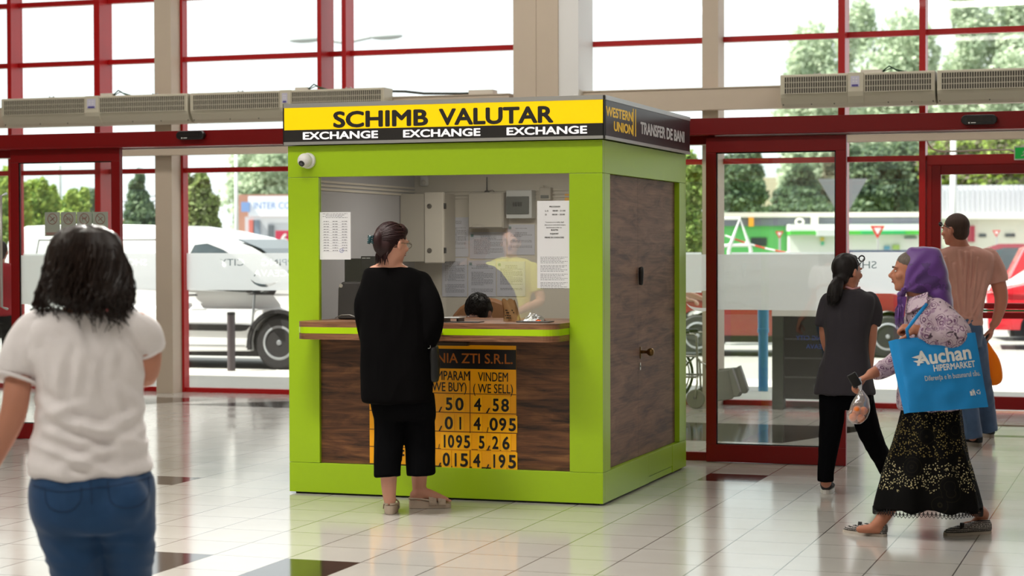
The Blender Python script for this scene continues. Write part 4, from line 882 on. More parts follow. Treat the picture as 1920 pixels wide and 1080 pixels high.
# ---- trees
def leafm(c):
    nm = 'leaf_%d_%d_%d' % c
    if nm in MATS: return MATS[nm]
    g = G(nm); g.set(Base_Color=srgb(*c), Roughness=.6); tl = g.n('BsdfTranslucent', {0: srgb(*c)}); ms = g.n('MixShader', {0: .4, 1: g.b.outputs[0], 2: tl.outputs[0]}); g.L.new(ms.outputs[0], g.out.inputs[0]); return g.m
def tree(px, D, base_py, top_py, wpx, cols, label, seed, n=4200, leaf=.075, conif=False, trunk=(70, 54, 44), cat='tree', blobs=9):
    rnd = random.Random(seed); b = atD(px, 470, D); x, y = b.x, b.y; s = D/FPX
    zt = atD(px, top_py, D).z; zb = max(.2, atD(px, base_py, D).z); R_ = wpx*s/2; hh = zt-zb
    t = thing('conifer_tree' if conif else 'leafy_tree', label, cat, (x, y, -.02), group=None)
    MB().tube([(x, y, -.02), (x+.1, y, zb+hh*.3), (x, y, zb+hh*.75)], [R_*.07+.06, R_*.06+.04, .03], 8).build('trunk', mat('bark_%d' % trunk[0], trunk, .9), t, smooth=True)
    bl = []
    for i in range(blobs):
        f = (i+.5)/blobs; z = zb+hh*f; rr = R_*((1.02-f)*1.0+.05 if conif else (.45+.75*math.sin(PI*min(1, f*.85+.12)))*.62)
        a = rnd.uniform(0, 2*PI); off = R_*(.25 if conif else .42)*rnd.random()*(1-f*.4)
        bl.append((Vector((x+off*math.cos(a), y+off*math.sin(a), z)), rr, hh/blobs*(.9 if conif else 1.5)))
        if not conif:
            for j in range(2):
                a += 2.1; bl.append((Vector((x+R_*.55*math.cos(a), y+R_*.5*math.sin(a), z+rnd.uniform(-.1, .1)*hh)), rr*.55, hh/blobs*1.3))
    mb = MB(); fs = leaf*s*FPX/45*1.0
    for i in range(int(n*1.9)):
        c, r, hz = rnd.choice(bl); v = Vector((rnd.gauss(0, 1), rnd.gauss(0, 1), rnd.gauss(0, 1))).normalized()*rnd.uniform(.55, 1.05)
        p = c+Vector((v.x*r, v.y*r, v.z*hz)); u = Vector((rnd.gauss(0, 1), rnd.gauss(0, 1), rnd.gauss(0, 1))).normalized()*fs*rnd.uniform(.6, 1.3); w_ = u.orthogonal().normalized()*fs*rnd.uniform(.4, .8)
        mb.add([p-u, p+w_, p+u, p-w_], [(0, 1, 2, 3)], rnd.randrange(len(cols)))
    mb.build('foliage', [leafm(c) for c in cols], t); return t
YG_ = [(150, 170, 80), (172, 190, 96), (120, 150, 70)]; DGr = [(98, 122, 92), (118, 140, 104), (84, 106, 86)]; HAZE_TINT = [(186, 200, 172), (200, 212, 186), (168, 186, 158)]; BRW = [(134, 128, 104), (112, 118, 92), (98, 104, 84)]  # far pale set: haze and overexposure painted into the leaf colour
tree(10, 42, 470, 325, 110, YG_, 'yellow-green tree at the far left edge outside', 1)
tree(78, 44, 470, 345, 90, YG_, 'yellow-green bush tree between the red posts at left', 2)
tree(143, 40, 430, 358, 60, YG_, 'sparse young green tree beside the left utility pole', 3, n=1200)
tree(172, 60, 440, 360, 40, DGr, 'small dark tree just left of the wide red post', 4, n=2000)
tree(262, 46, 480, 322, 110, DGr, 'grey-green conifer left of the slim beige column', 5, n=5200, conif=True, leaf=.07)
tree(372, 40, 480, 335, 90, [(130, 150, 84), (150, 166, 104), (100, 110, 70)], 'rounded olive-green tree right of the slim beige column', 6, n=5200)
tree(505, 75, 460, 270, 190, HAZE_TINT, 'pale hazy tree behind the blue lettered sign', 7, n=5200)
tree(1288, 31, 500, 305, 90, [(140, 168, 76), (170, 190, 110), (100, 130, 60)], 'bright green tree seen between kiosk and right door leaf', 8, n=4800)
tree(1385, 74, 425, 300, 120, DGr, 'grey-green tree at the left of the right door pane', 9, n=5000)
tree(1440, 80, 420, 395, 90, DGr, 'low dark shrubbery below the beige building', 19, n=2500, cat='bush')
tree(1500, 77, 430, 300, 150, DGr, 'dark conifer in the middle of the right door pane', 10, n=6500, conif=True)
tree(1560, 85, 430, 290, 120, BRW, 'brownish conifer right of the middle one', 11, n=5500, conif=True)
tree(1640, 79, 430, 290, 150, DGr, 'dark broad tree behind the grey triangular sign', 12, n=6500)
tree(1700, 88, 430, 280, 140, DGr, 'dark broad tree left of the emergency door', 13, n=6500)
tree(1540, 104, 420, 78, 200, HAZE_TINT, 'tall pale tree above the right door leaf', 14, n=8000)
tree(1680, 113, 420, 60, 230, HAZE_TINT, 'tall pale tree behind the right air curtain', 15, n=9000)
tree(1850, 106, 420, 32, 220, HAZE_TINT, 'tallest pale tree near the right edge', 16, n=9000)
tree(1920, 96, 400, 120, 190, HAZE_TINT, 'pale tree cut by the right photo edge', 17, n=7000)
tree(1840, 78, 370, 270, 260, [(150, 176, 70), (120, 140, 70), (110, 104, 84)], 'low yellow-green hedge trees above the corrugated hoarding', 18, n=6000)
# ---- far buildings, signs
def bd(name, label, cat, D, px0, px1, py0, py1, col, depth=4, base=False):
    a = atD(px0, py0, D); b = atD(px1, py1, D); zb = -.02 if base else b.z
    t = thing(name, label, cat, ((a.x+b.x)/2, (a.y+b.y)/2, zb)); d = Vector((b.x-a.x, b.y-a.y, 0)); w_ = d.length; d.normalize(); n = Vector((-d.y, d.x, 0))
    M = Matrix.Translation((a.x, a.y, 0)) @ Matrix((d, n, Vector((0, 0, 1)))).transposed().to_4x4(); t['w'] = w_
    MB().box(0, w_, 0, depth, zb, a.z, M=M).build('wall', col, t); del t['w']
    def sub(nm, x0, x1, y0, y1, m, off=.06, th=.08, parent=None):
        p = atD(x0, y0, D); q = atD(x1, y1, D); u0 = (p-Vector((a.x, a.y, 0))).dot(d); u1 = (q-Vector((a.x, a.y, 0))).dot(d)
        return MB().box(u0, u1, -off, th-off, q.z, p.z, M=M).build(nm, m, parent or t)
    t['_'] = 0; del t['_']
    return t, sub, M
wallB = mat('beige_render', (206, 196, 166), .8); GW = mat('shop_green', (92, 190, 100), .6); SG = mat('slate_fascia', (112, 118, 130), .6); CRW = mat('cream_wall', (226, 222, 208), .8)
t, sub, M_ = bd('apartment_building', 'long beige building behind the dark trees', 'building', 126, 1380, 1780, 335, 412, wallB, 10, True)
for i in range(9): w_ = sub('window_frame', 1404+42*i, 1430+42*i, 386, 400, mat('frame_white', (214, 214, 208), .5)); sub('pane', 1407+42*i, 1427+42*i, 388, 398, mat('pane_green', (110, 140, 124), .2), .1, .1, w_)
t, sub, M_ = bd('shop_building', 'low green shop with slate fascia and white kiosks beyond the car park', 'shop', 60, 1290, 1752, 402, 480, GW, 8, True)
sub('roof_edge', 1285, 1757, 401, 411, CRW, .3, .4); sub('fascia', 1352, 1754, 411, 427, SG, .15, .2)
sub('shop_window', 1408, 1438, 448, 464, mat('dark_pane', (40, 54, 60), .2)); sub('white_wall', 1476, 1752, 428, 478, mat('shop_white', (226, 226, 220), .8), .5, .5)
sub('canopy', 1474, 1754, 424, 437, mat('canopy_white', (236, 236, 234), .6), .9, .9); gs = sub('green_band', 1474, 1754, 437, 444, mat('band_green', (70, 180, 60), .5), 1.0, 1.0)
sub('sign_panel', 1522, 1558, 434, 446, mat('sign_grey', (205, 208, 206), .6), 1.1, .2); sub('teal_sign', 1604, 1684, 437, 443, mat('sign_teal', (30, 170, 90), .5), 1.1, .2)
sub('orange_sign', 1403, 1411, 411, 427, mat('sign_orange', (236, 160, 40), .6), .4, .3); sub('fascia_lettering', 1519, 1531, 409, 428, CRW, .4, .3)
o = MB().tube([M_ @ Vector((0, 0, 0))]*2, .01, 4) if False else None
c_ = atD(1500, 419, 59.6); MB().tube([(c_.x+.12*math.cos(a), c_.y, c_.z+.09*math.sin(a)) for a in [2*PI*i/20 for i in range(21)]], .03, 6, cap=False).build('ring_logo', CRW, t)
for i, (x0, x1, y0, y1, c) in enumerate([(1534, 1540, 448, 455, (220, 190, 80)), (1535, 1540, 456, 463, (90, 190, 150)), (1652, 1662, 465, 475, (90, 150, 180)), (1668, 1680, 463, 476, (160, 190, 100)), (1690, 1712, 448, 452, (120, 130, 130))]): sub('poster', x0, x1, y0, y1, mat('poster_%d' % i, c, .6), .6, .1)
t, sub, M_ = bd('warehouse', 'cream low building with two dark windows at the right edge', 'building', 62, 1755, 2010, 412, 478, CRW, 8, True)
sub('eaves', 1750, 2015, 404, 416, mat('eaves_white', (236, 234, 228), .7), .4, .5); sub('window_pane', 1836, 1849, 443, 449, DGLASS); sub('window_pane', 1885, 1903, 443, 449, DGLASS); sub('red_banner', 1814, 1827, 428, 458, mat('banner_red', (180, 60, 80), .6), .1, .1)
t, sub, M_ = bd('hoarding', 'pale corrugated metal hoarding above the cream building', 'hoarding', 66, 1764, 2010, 352, 404, mat('corrugated_pale', (206, 208, 216), .6), .3)
rb_ = MB(); p0 = atD(1764, 400, 66); 
for i in range(26): sub('panel_rib', 1764+9.5*i, 1766.5+9.5*i, 352, 404, mat('rib_grey', (176, 178, 190), .6), .08, .1)
# left side: brick building with sign, red 6, low wall
t, sub, M_ = bd('brick_building', 'reddish brick shop with white and blue sign left of the kiosk', 'building', 56, 448, 620, 362, 470, mat('brick_red', (176, 130, 112), .8), 6, True)
sg = sub('sign_panel', 471, 600, 366, 404, mat('sign_white', (226, 230, 236), .6), .5, .2); sub('shop_front', 462, 600, 404, 462, mat('shop_front_grey', (196, 200, 206), .6), .2, .2)
sub('blue_logo', 459, 474, 377, 395, mat('logo_blue', (120, 150, 200), .5), .6, .2); sub('poster', 470, 478, 410, 440, mat('poster_red', (200, 110, 100), .6), .3, .1); sub('poster', 480, 490, 410, 444, mat('poster_slate', (120, 134, 150), .6), .3, .1); sub('dark_doorway', 506, 516, 420, 462, mat('doorway', (110, 116, 122), .6), .3, .1)
pa = atD(476, 389, 55.2); dd = (atD(576, 389, 55.2)-pa); dd.z = 0; dd.normalize()
o = text('lettering', 'INTER CONTI', .27, plane_M(pa, dd, (0, 0, 1)), mat('letter_blue', (90, 130, 190), .6), t, sx=.86, depth=.02)
t = thing('number_sign', 'red sign with a white figure 6 beside the kiosk left edge', 'sign', atD(531, 462, 44)); pa = atD(517, 462, 44); pb = atD(548, 430, 44)
dd = Vector((pb.x-pa.x, pb.y-pa.y, 0)); w_ = dd.length; dd.normalize(); Mx = plane_M(pa, dd, (0, 0, 1))
MB().box(0, w_, 0, pb.z-pa.z, -.03, 0, M=Mx).build('panel', mat('sign_crimson', (190, 50, 80), .5), t); text('lettering', '6', .38, Mx @ Matrix.Translation((.10, .05, .005)), WHITE, t, bold=.01)
MB().tube([pa+dd*w_*.5+Vector((0, .05, 0)), Vector((pa.x, pa.y, -.02))+dd*w_*.5+Vector((0, .05, 0))], .03, 8).build('sign_post', ALU, t)
t, sub, M_ = bd('boundary_wall', 'low pale wall with pinkish graffiti strip at far left', 'wall', 62, -80, 300, 410, 470, mat('pale_wall', (216, 214, 210), .8), .4, True)
sub('graffiti_strip', -80, 75, 408, 421, mat('graffiti_mauve', (190, 140, 160), .7), .1, .1); sub('red_roof_strip', 225, 292, 408, 414, mat('roof_salmon', (214, 130, 116), .7), .1, .1)
def pole(px, D, py, r, lab, arm=None, col=(150, 156, 156)):
    b = atD(px, py, D); t = thing('utility_pole', lab, 'pole', (b.x, b.y, -.02)); m = mat('pole_%d' % col[0], col, .7)
    MB().tube([(b.x, b.y, -.02), (b.x, b.y, b.z)], [r, r*.7], 10).build('pole_shaft', m, t, smooth=True)
    if arm:
        for s in arm:
            MB().tube([(b.x, b.y, b.z-.1), (b.x+s*.6, b.y, b.z)], .035, 8).build('lamp_arm', m, t); MB().ball((b.x+s*.95, b.y, b.z), (.38, .12, .07), 12, 8).build('lamp_head', m, t, smooth=True)
    return t
pole(113, 46, 306, .05, 'thin grey utility pole behind the left door leaf'); pole(444, 42, 272, .05, 'pale concrete pole left of the blue lettered sign', col=(196, 198, 196)); pole(650, 42, 70, .07, 'street lamp post whose two heads show beside the red posts', arm=(-1, 1)); pole(1789, 60, 262, .12, 'concrete pole above the corrugated hoarding', col=(196, 196, 194))
# overhead wires at left
for i, (y0, y1) in enumerate([(352, 362), (360, 372), (366, 380)]):
    a, b = atD(-60, y0, 50), atD(300, y1, 50)
    tag(MB().tube([a.lerp(b, u/10)-Vector((0, 0, .35*math.sin(PI*u/10))) for u in range(11)], .012, 5).build('overhead_wire', RUB, None), ['highest', 'middle', 'lowest'][i] + ' of three overhead wires crossing the far left sky', 'wire', 'overhead wires')
def yieldsign(px, py, D, wpx, lab, back=False, zpost=True):
    c = atD(px, py, D); s = wpx*D/FPX/2; t = thing('yield_sign', lab, 'road sign', (c.x, c.y, -.02))
    ex = Vector((math.cos(YAW), math.sin(YAW), 0)); M = plane_M(c, ex, (0, 0, 1))
    def tri(k, z0, z1): h = s*1.732*k; q = s*k; cz = -s*1.732/3+s*1.732*(1-k)*0; return [(Vector((x, y, z))) for z in (z0, z1) for x, y in ((-q, h/3), (q, h/3), (0, -h*2/3))]
    f = [(0, 1, 2), (5, 4, 3), (0, 3, 4, 1), (1, 4, 5, 2), (2, 5, 3, 0)]
    MB().add([M @ v for v in tri(1, -.015, 0)], f).build('sign_plate', mat('sign_back_grey', (128, 132, 134), .5, metal=.3) if back else mat('sign_red', (206, 20, 30), .4), t)
    if not back: MB().add([M @ v for v in tri(.52, 0, .012)], f).build('white_centre', WHITE, t)
    MB().tube([(c.x, c.y, c.z)+Vector((0, 0, 0)) if False else Vector((c.x, c.y+.04, c.z+(s*.5))), Vector((c.x, c.y+.04, -.02))], .03, 8).build('sign_post', ALU, t)
yieldsign(403, 422, 48, 24, 'small red and white yield sign above the van roof'); yieldsign(1646, 435, 50, 28, 'red and white yield sign between the two red posts at right'); yieldsign(1462, 441, 56, 16, 'small yield sign in front of the green shop'); yieldsign(1869, 441, 56, 15, 'small yield sign right of the man with sunglasses')
yieldsign(1581, 365, 36, 92, 'large grey back of a triangular sign behind the red post', back=True)
# white frame with barrier tape
WF = mat('white_frame_paint', (228, 230, 228), .5); D = 34
fr = thing('white_metal_frame', 'white A-shaped metal frame outside behind the right door leaf', 'frame', atD(1390, 500, D)*1.0)
def q_(x, y, d=D): return atD(x, y, d)
MB().tube([q_(1367, 470), q_(1388, 412), q_(1408, 470)], .035, 8).tube([q_(1290, 412), q_(1388, 412)], .025, 8).tube([q_(1365, 462), q_(1409, 462)], .03, 8).tube([Vector((q_(1367, 470).x, q_(1367, 470).y, -.02)), q_(1367, 470)], .035, 8).tube([Vector((q_(1408, 470).x, q_(1408, 470).y, -.02)), q_(1408, 470)], .035, 8).tube([q_(1288, 463), q_(1365, 463)], .03, 8).tube([q_(1290, 412), Vector((q_(1290, 412).x, q_(1290, 412).y, -.02))], .035, 8).build('frame_tubes', WF, fr)
tp = G('barrier_tape'); ot = tp.n('TexCoord').outputs['Object']; fx_ = tp.math('GREATER_THAN', tp.math('FRACT', tp.math('MULTIPLY', tp.n('SeparateXYZ', {0: ot}).outputs[0], 3.0)), .5)
tp.set(Base_Color=tp.mix(fx_, srgb(230, 228, 224), srgb(200, 70, 60)), Roughness=.5)
a, b = q_(1360, 444, 34), q_(1505, 481, 34)
tag(MB().tube([a.lerp(b, u/8)-Vector((0, 0, .05*math.sin(PI*u/8))) for u in range(9)], .018, 5).build('barrier_tape', tp.m, None), 'red and white barrier tape sloping past the white frame', 'tape')
# ================================================================ people
def RF(px):   # unit vectors across and along the line of sight at that photo column (horizontal)
    d = pixdir(px, 470); d.z = 0; d.normalize(); return Vector((d.y, -d.x, 0)), d
def remesh(mb, name, mats, parent, voxel=.006, smooth=8, disp=None, smf=.6):
    o = mb.build('tmp', mats, None, world=False); md = o.modifiers.new('r', 'REMESH'); md.mode = 'VOXEL'; md.voxel_size = voxel
    ms = o.modifiers.new('s', 'SMOOTH'); ms.iterations = smooth; ms.factor = smf
    bpy.context.view_layer.update(); me = bpy.data.meshes.new_from_object(o.evaluated_get(bpy.context.evaluated_depsgraph_get()))
    bpy.data.objects.remove(o); me.name = name
    if disp:
        vs = [v.co.copy() for v in me.vertices]; ns = [v.normal.copy() for v in me.vertices]
        for v, c, n in zip(me.vertices, vs, ns): v.co = c + n*disp(c)
    me.transform(WM(parent).inverted()); me.materials.clear()
    for m in (mats if isinstance(mats, list) else [mats]): me.materials.append(m)
    me.shade_smooth(); ob = bpy.data.objects.new(name, me); COL.objects.link(ob); ob.parent = parent; return ob
def cr(pts, n=5):    # Catmull-Rom through tuples of floats
    pts = [list(p) for p in pts]; out = []
    for i in range(len(pts)-1):
        p0, p1, p2, p3 = pts[max(i-1, 0)], pts[i], pts[i+1], pts[min(i+2, len(pts)-1)]
        for j in range(n):
            t = j/n; out.append([.5*((2*b)+(-a+c)*t+(2*a-5*b+4*c-d)*t*t+(-a+3*b-3*c+d)*t**3) for a, b, c, d in zip(p0, p1, p2, p3)])
    out.append(pts[-1]); return out
def limb(mb, pts, rs, seg=16, ends=(1, 1)):
    q = cr([(*p, r) for p, r in zip(pts, rs)], 5); P_ = [Vector(a[:3]) for a in q]; r = [max(.002, a[3]) for a in q]
    mb.tube(P_, r, seg)
    if ends[0]: mb.ball(P_[0], r[0]*.98, 12, 8)
    if ends[1]: mb.ball(P_[-1], r[-1]*.98, 12, 8)
def loft(mb, rings, R, F, n=32, pw=2.2, up=None):     # rings: (centre, half width, half depth)
    q = cr([(*c, a, b) for c, a, b in rings], 4); vs = []
    for a in q:
        c = Vector(a[:3])
        for k in range(n):
            t = 2*PI*k/n; ct, st = math.cos(t), math.sin(t)
            x = math.copysign(abs(ct)**(2/pw), ct)*max(a[3], .003); y = math.copysign(abs(st)**(2/pw), st)*max(a[4], .003)
            vs.append(c+R*x+F*y)
    m = len(q); fs = [(i*n+k, i*n+(k+1) % n, (i+1)*n+(k+1) % n, (i+1)*n+k) for i in range(m-1) for k in range(n)] + [tuple(range(n-1, -1, -1)), tuple(range((m-1)*n, m*n))]
    mb.add(vs, fs)
def headm(mb, c, h, face, up=Vector((0, 0, 1)), jaw=1.0, nose=1.0):    # c: head centre; h: height chin to crown; face: forward direction
    f = face.normalized(); r = f.cross(up).normalized(); u = r.cross(f).normalized(); k = h/.23
    def p(x, y, z): return c + r*x*k + f*y*k + u*z*k
    M = Matrix((r, f, u)).transposed()
    mb.ball(p(0, -.012, .025), (.075*k, .092*k, .09*k), 24, 18, M=M)
    mb.ball(p(0, .012, -.02), (.066*k, .078*k, .085*k), 20, 14, M=M)
    mb.ball(p(0, .030, -.066), (.046*k*jaw, .052*k, .044*k), 18, 12, M=M)
    mb.ball(p(0, .062, -.088), (.024*k, .020*k, .018*k), 12, 8, M=M)          # chin
    mb.ball(p(0, .078, -.050), (.024*k, .014*k, .016*k), 12, 8, M=M)          # mouth mound
    mb.ball(p(0, .0885, -.044), (.018*k, .007*k, .005*k), 10, 6, M=M); mb.ball(p(0, .087, -.056), (.017*k, .008*k, .006*k), 10, 6, M=M)
    mb.tube([p(0, .084, .012), p(0, .096*(.97+.03*nose), -.008), p(0, .106*(.94+.06*nose), -.024)], [.007*k, .009*k, .012*k], 10); mb.ball(p(0, .104, -.026), (.013*k, .012*k, .010*k), 10, 8, M=M)
    for s in (-1, 1):
        mb.ball(p(s*.011, .094, -.029), (.008*k, .010*k, .007*k), 8, 6, M=M)
        mb.ball(p(s*.030, .078, .022), (.022*k, .012*k, .008*k), 10, 6, M=M)   # brow
        mb.ball(p(s*.042, .058, -.022), (.022*k, .026*k, .020*k), 10, 8, M=M)  # cheek
        mb.ball(p(s*.076, -.012, -.008), (.010*k, .019*k, .030*k), 12, 10, M=M)   # ear
        mb.tube([p(s*.084, -.02, .018), p(s*.087, -.026, 0), p(s*.082, -.018, -.028)], [.005*k]*3, 8)
    return p, M, k
EYEW = mat('eye_white', (220, 215, 210), .2); LIP = mat('lip_rose', (150, 84, 78), .5); IRIS = mat('iris_brown', (40, 26, 18), .2)
def face_bits(body, p, M, k):
    for s in (-1, 1):
        e = MB().ball(p(s*.030, .0785, .004), (.010*k, .007*k, .0045*k), 12, 8, M=M).build('eye', EYEW, body, smooth=True)
        MB().ball(p(s*.030, .0838, .004), (.0045*k, .003*k, .0042*k), 10, 6, M=M).build('iris', IRIS, e, smooth=True)
    b = MB()
    for s in (-1, 1): b.tube([p(s*.016, .092, .022), p(s*.032, .090, .028), p(s*.046, .080, .022)], [.0025*k, .003*k, .0015*k], 6)
    b.build('eyebrows', mat('brow_dark', (50, 36, 30), .8), body)
    MB().ball(p(0, .0925, -.0445), (.019*k, .004*k, .004*k), 10, 6, M=M).ball(p(0, .0925, -.0555), (.017*k, .0045*k, .005*k), 10, 6, M=M).build('lips', LIP, body, smooth=True)
def hand(mb, wrist, d, nrm, curl=.5, k=1.0, thumb=1, spread=1.0, r0=.026):
    # d: towards the fingers; nrm: out of the palm (the side the fingers close to); thumb: +1/-1 side
    d = d.normalized(); nrm = (nrm - d*nrm.dot(d)).normalized(); sd = d.cross(nrm).normalized()*thumb
    pc = wrist + d*.05*k
    M = Matrix((sd, d, nrm)).transposed(); mb.ball(pc, (.040*k, .052*k, .017*k), 16, 10, M=M); mb.ball(wrist+d*.008, (.026*k, .03*k, .020*k), 12, 8, M=M)
    for i, (off, ln, rr) in enumerate([(.030, .072, .0088), (.010, .082, .0092), (-.010, .076, .0088), (-.029, .060, .0078)]):
        b = pc + sd*off*k + d*.036*k; q = [b]; a = curl*.5; dir_ = (d + sd*off*1.4*spread); cum = 0
        for j, f in enumerate((.45, .32, .23)):
            cum += curl*(.75, 1.25, .8)[j]*(1+.08*i); v = (dir_.normalized()*math.cos(cum) + nrm*math.sin(cum)).normalized(); b = b + v*ln*f*k; q.append(b)
        limb(mb, q, [rr*k*1.05, rr*k, rr*.92*k, rr*.78*k], 10)
    b = wrist + d*.022*k + sd*.022*k; q = [b]
    for j, f in enumerate((.042, .032, .026)):
        v = (sd*(.9-.35*j) + d*(.75+.25*j) + nrm*(.15+.45*curl*(j+1)*.6)).normalized(); b = b+v*f*k; q.append(b)
    limb(mb, q, [.013*k, .0115*k, .0105*k, .009*k], 10)
def skinm(nm, c): return mat(nm, c, .5, spec=.35, sss=.08, bump=.04, bscale=160, var=.05, vscale=14)
def fold(A, sc, seed=0, dirv=(1, 1, .35), pw=1.0):
    def f(c):
        q = Vector((c.x*dirv[0]*sc, c.y*dirv[1]*sc, c.z*dirv[2]*sc + seed*7.3)); a = noise.noise(q + Vector((noise.noise(q*.5)*1.2, 0, 0)))
        return A*(1-abs(a)*2.6)*.6 + A*.35*noise.noise(q*2.3)
    return f
def strands(mb, roots, n_seg, r, rnd, path, mi=0):    # path(u, v, k, t) -> point
    for (u, v) in roots:
        k = rnd.random(); pts = [path(u, v, k, i/n_seg) for i in range(n_seg+1)]
        mb.tube(pts, [r*(1-.7*(i/n_seg)**2) for i in range(n_seg+1)], 5, mi=mi)
def hairmat(nm, c, c2=None, rough=.55):
    g = G(nm); o = g.n('TexCoord').outputs['Object']; mp = g.n('Mapping', {0: o, 3: (90, 90, 6)}).outputs[0]
    n = g.n('TexNoise', {'Vector': mp, 'Scale': 1.0, 'Detail': 3}).outputs['Fac']; g.set(Base_Color=g.mix(n, srgb(*c), srgb(*(c2 or tuple(min(255, int(x*1.6+8)) for x in c)))), Roughness=rough, Specular_IOR_Level=.3)
    g.bump(n, .35, .003); return g.m
def fabric(nm, c, rough=.85, weave=900, var=.06, sheen=.2, bump=.15, spec=None):
    g = G(nm); o = g.n('TexCoord').outputs['Object']; n = g.n('TexNoise', {'Vector': o, 'Scale': 9, 'Detail': 5}).outputs['Fac']; n2 = g.n('TexNoise', {'Vector': o, 'Scale': weave, 'Detail': 1}).outputs['Fac']
    a = srgb(*[max(0, int(x*(1-var))) for x in c]); b = srgb(*[min(255, int(x*(1+var))) for x in c]); g.set(Base_Color=g.mix(n, a, b), Roughness=rough, Sheen_Weight=sheen, Specular_IOR_Level=(spec if spec is not None else (.06 if sum(c) < 90 else .3))); g.bump(g.math('ADD', n, g.math('MULTIPLY', n2, .3)), bump, .006); return g.m
def shoe(mb_up, mb_sole, heel, toe, w_=.045, h=.07, sole=.022, F=None):   # low shoe from heel to toe on the ground
    d = (toe-heel); L_ = d.length; d.normalize(); r = Vector((d.y, -d.x, 0)).normalized(); u = Vector((0, 0, 1))
    def ring(t, a, z0, z1): 
        c = heel+d*L_*t; return [c+r*a*math.cos(q)+u*((z0+z1)/2+(z1-z0)/2*math.sin(q)) for q in [2*PI*i/16 for i in range(16)]]
    prof = [(.0, .022, .0, .05), (.03, .034, .0, h), (.18, .038, 0, h*1.0), (.35, .038, 0, h*.9), (.55, w_, 0, h*.72), (.75, w_*1.04, 0, h*.55), (.9, w_*.82, 0, h*.42), (1, w_*.35, 0.004, h*.24)]
    vs = []; 
    for t, a, z0, z1 in prof: vs += ring(t, a, sole*.6+z0, sole*.6+z1)
    m = len(prof); mb_up.add(vs, [(i*16+k, i*16+(k+1) % 16, (i+1)*16+(k+1) % 16, (i+1)*16+k) for i in range(m-1) for k in range(16)] + [tuple(range(15, -1, -1)), tuple(range((m-1)*16, m*16))])
    n = 24; out = []
    for i in range(n):
        q = 2*PI*i/n; cx = (1-math.cos(q))/2; ww = (.036+(w_-.034)*min(1, cx*1.5))*abs(math.sin(q))**.55*math.copysign(1, math.sin(q)); out.append(heel+d*(L_*(cx*1.04-.02))+r*ww)
    mb_sole.add([p_ for p_ in out]+[p_+u*sole for p_ in out], [tuple(range(n)), tuple(range(2*n-1, n-1, -1))]+[(i, i+n, (i+1) % n+n, (i+1) % n) for i in range(n)])

def crease(fig, segs, amp=.010, wid=.010):
    # soft fabric folds running along given lines on the garment (points measured on the photo)
    S = [(fig.P(a, b_), fig.P(c, d), am) for a, b_, c, d, am in segs]; R, U = fig.R, Vector((0, 0, 1))
    S = [(Vector((p.dot(R), p.z)), Vector((q.dot(R), q.z)), am) for p, q, am in S]
    def f(c):
        x = Vector((c.dot(R), c.z)); v = 0
        for p, q, am in S:
            d = q-p; t = max(0, min(1, (x-p).dot(d)/d.length_squared)); e = (x-(p+d*t)).length; bow = math.sin(PI*(.15+.7*t)); v += am*amp*bow*(math.exp(-(e/wid)**2) - .55*math.exp(-((e-wid*1.7)/(wid*.9))**2))
        return v
    return f
def surf(fig, o, px, py, off=.001):     # a point on a garment's surface, for seams and stitching
    iv = WM(o).inverted(); o0 = iv @ Vector((0, 0, H)); d = iv.to_3x3() @ pixdir(px, py)
    ok, loc, n, i = o.ray_cast(o0, d.normalized())
    return WM(o) @ (loc + n*off) if ok else None
def stitch(fig, o, name, m, lines, r=.0016):
    bpy.context.view_layer.update(); mb = MB()
    for ln in lines:
        q = [surf(fig, o, a, b) for a, b in cr(ln, 6)]; q = [v for v in q if v]
        if len(q) > 2: mb.tube(q, r, 5)
    return mb.build(name, m, o)
class Fig:      # a person measured off the photo: P(px, py, dy) is the point at depth D+dy
    def __init__(s, D, px, label, ground=None):
        s.D = D; s.R, s.F = RF(px); b = atD(px, 470, D); s.s = D/FPX
        s.t = thing('person', label, 'person', (b.x, b.y, 0)); s.cat = 'person'
    def dep(s, v): return (v-Vector((0, 0, H))).dot(pixdir(960, 540))-s.D
    def P(s, px, py, dy=0): return atD(px, py, s.D+dy)
    def rings(s, L_, mb, pw=2.2, dz=0):   # (py, xl, xr, half depth m, depth offset m)
        loft(mb, [(s.P((a+b)/2, y, dy), (b-a)/2*s.s, hd) for y, a, b, hd, dy in L_], s.R, s.F, pw=pw)
# ---------------------------------------------------------------- woman in black at the counter
f = Fig(11.30, 745, 'woman in loose black top and cropped trousers leaning at the counter, hair clipped up'); P, R_, F_ = f.P, f.R, f.F
SK = skinm('skin_fair', (206, 150, 128))
b = MB()
facedir = (R_*.72 + F_*.62 + Vector((0, 0, -.12))).normalized()
hc = P(737, 456, .0); p_, M_, k_ = headm(b, hc, .232, facedir, Vector((0, 0, 1)))
limb(b, [P(733, 476, .0), P(730, 500, .02), P(732, 525, .03)], [.058, .058, .085])
f.rings([(486, 716, 750, .048, .02), (494, 706, 756, .058, .03), (501, 692, 768, .07, .035), (512, 700, 775, .075, .04), (530, 700, 780, .085, .04), (600, 704, 785, .09, .05), (680, 706, 786, .09, .05), (740, 706, 796, .09, .05), (775, 712, 800, .08, .05)], b)
# legs
z_ = Vector((0, 0, 1)); gl = atZ(729, 962); gr0 = atZ(779, 952); dl, dr = f.dep(gl), f.dep(gr0)
limb(b, [P(729, 775, .03), P(727, 850, (dl+.03)/2), P(727, 905, dl), P(728, 935, dl)], [.068, .056, .046, .036])
limb(b, [P(784, 775, .06), P(785, 850, (dr+.06)/2), P(784, 905, dr), P(784, 932, dr)], [.068, .056, .044, .036])
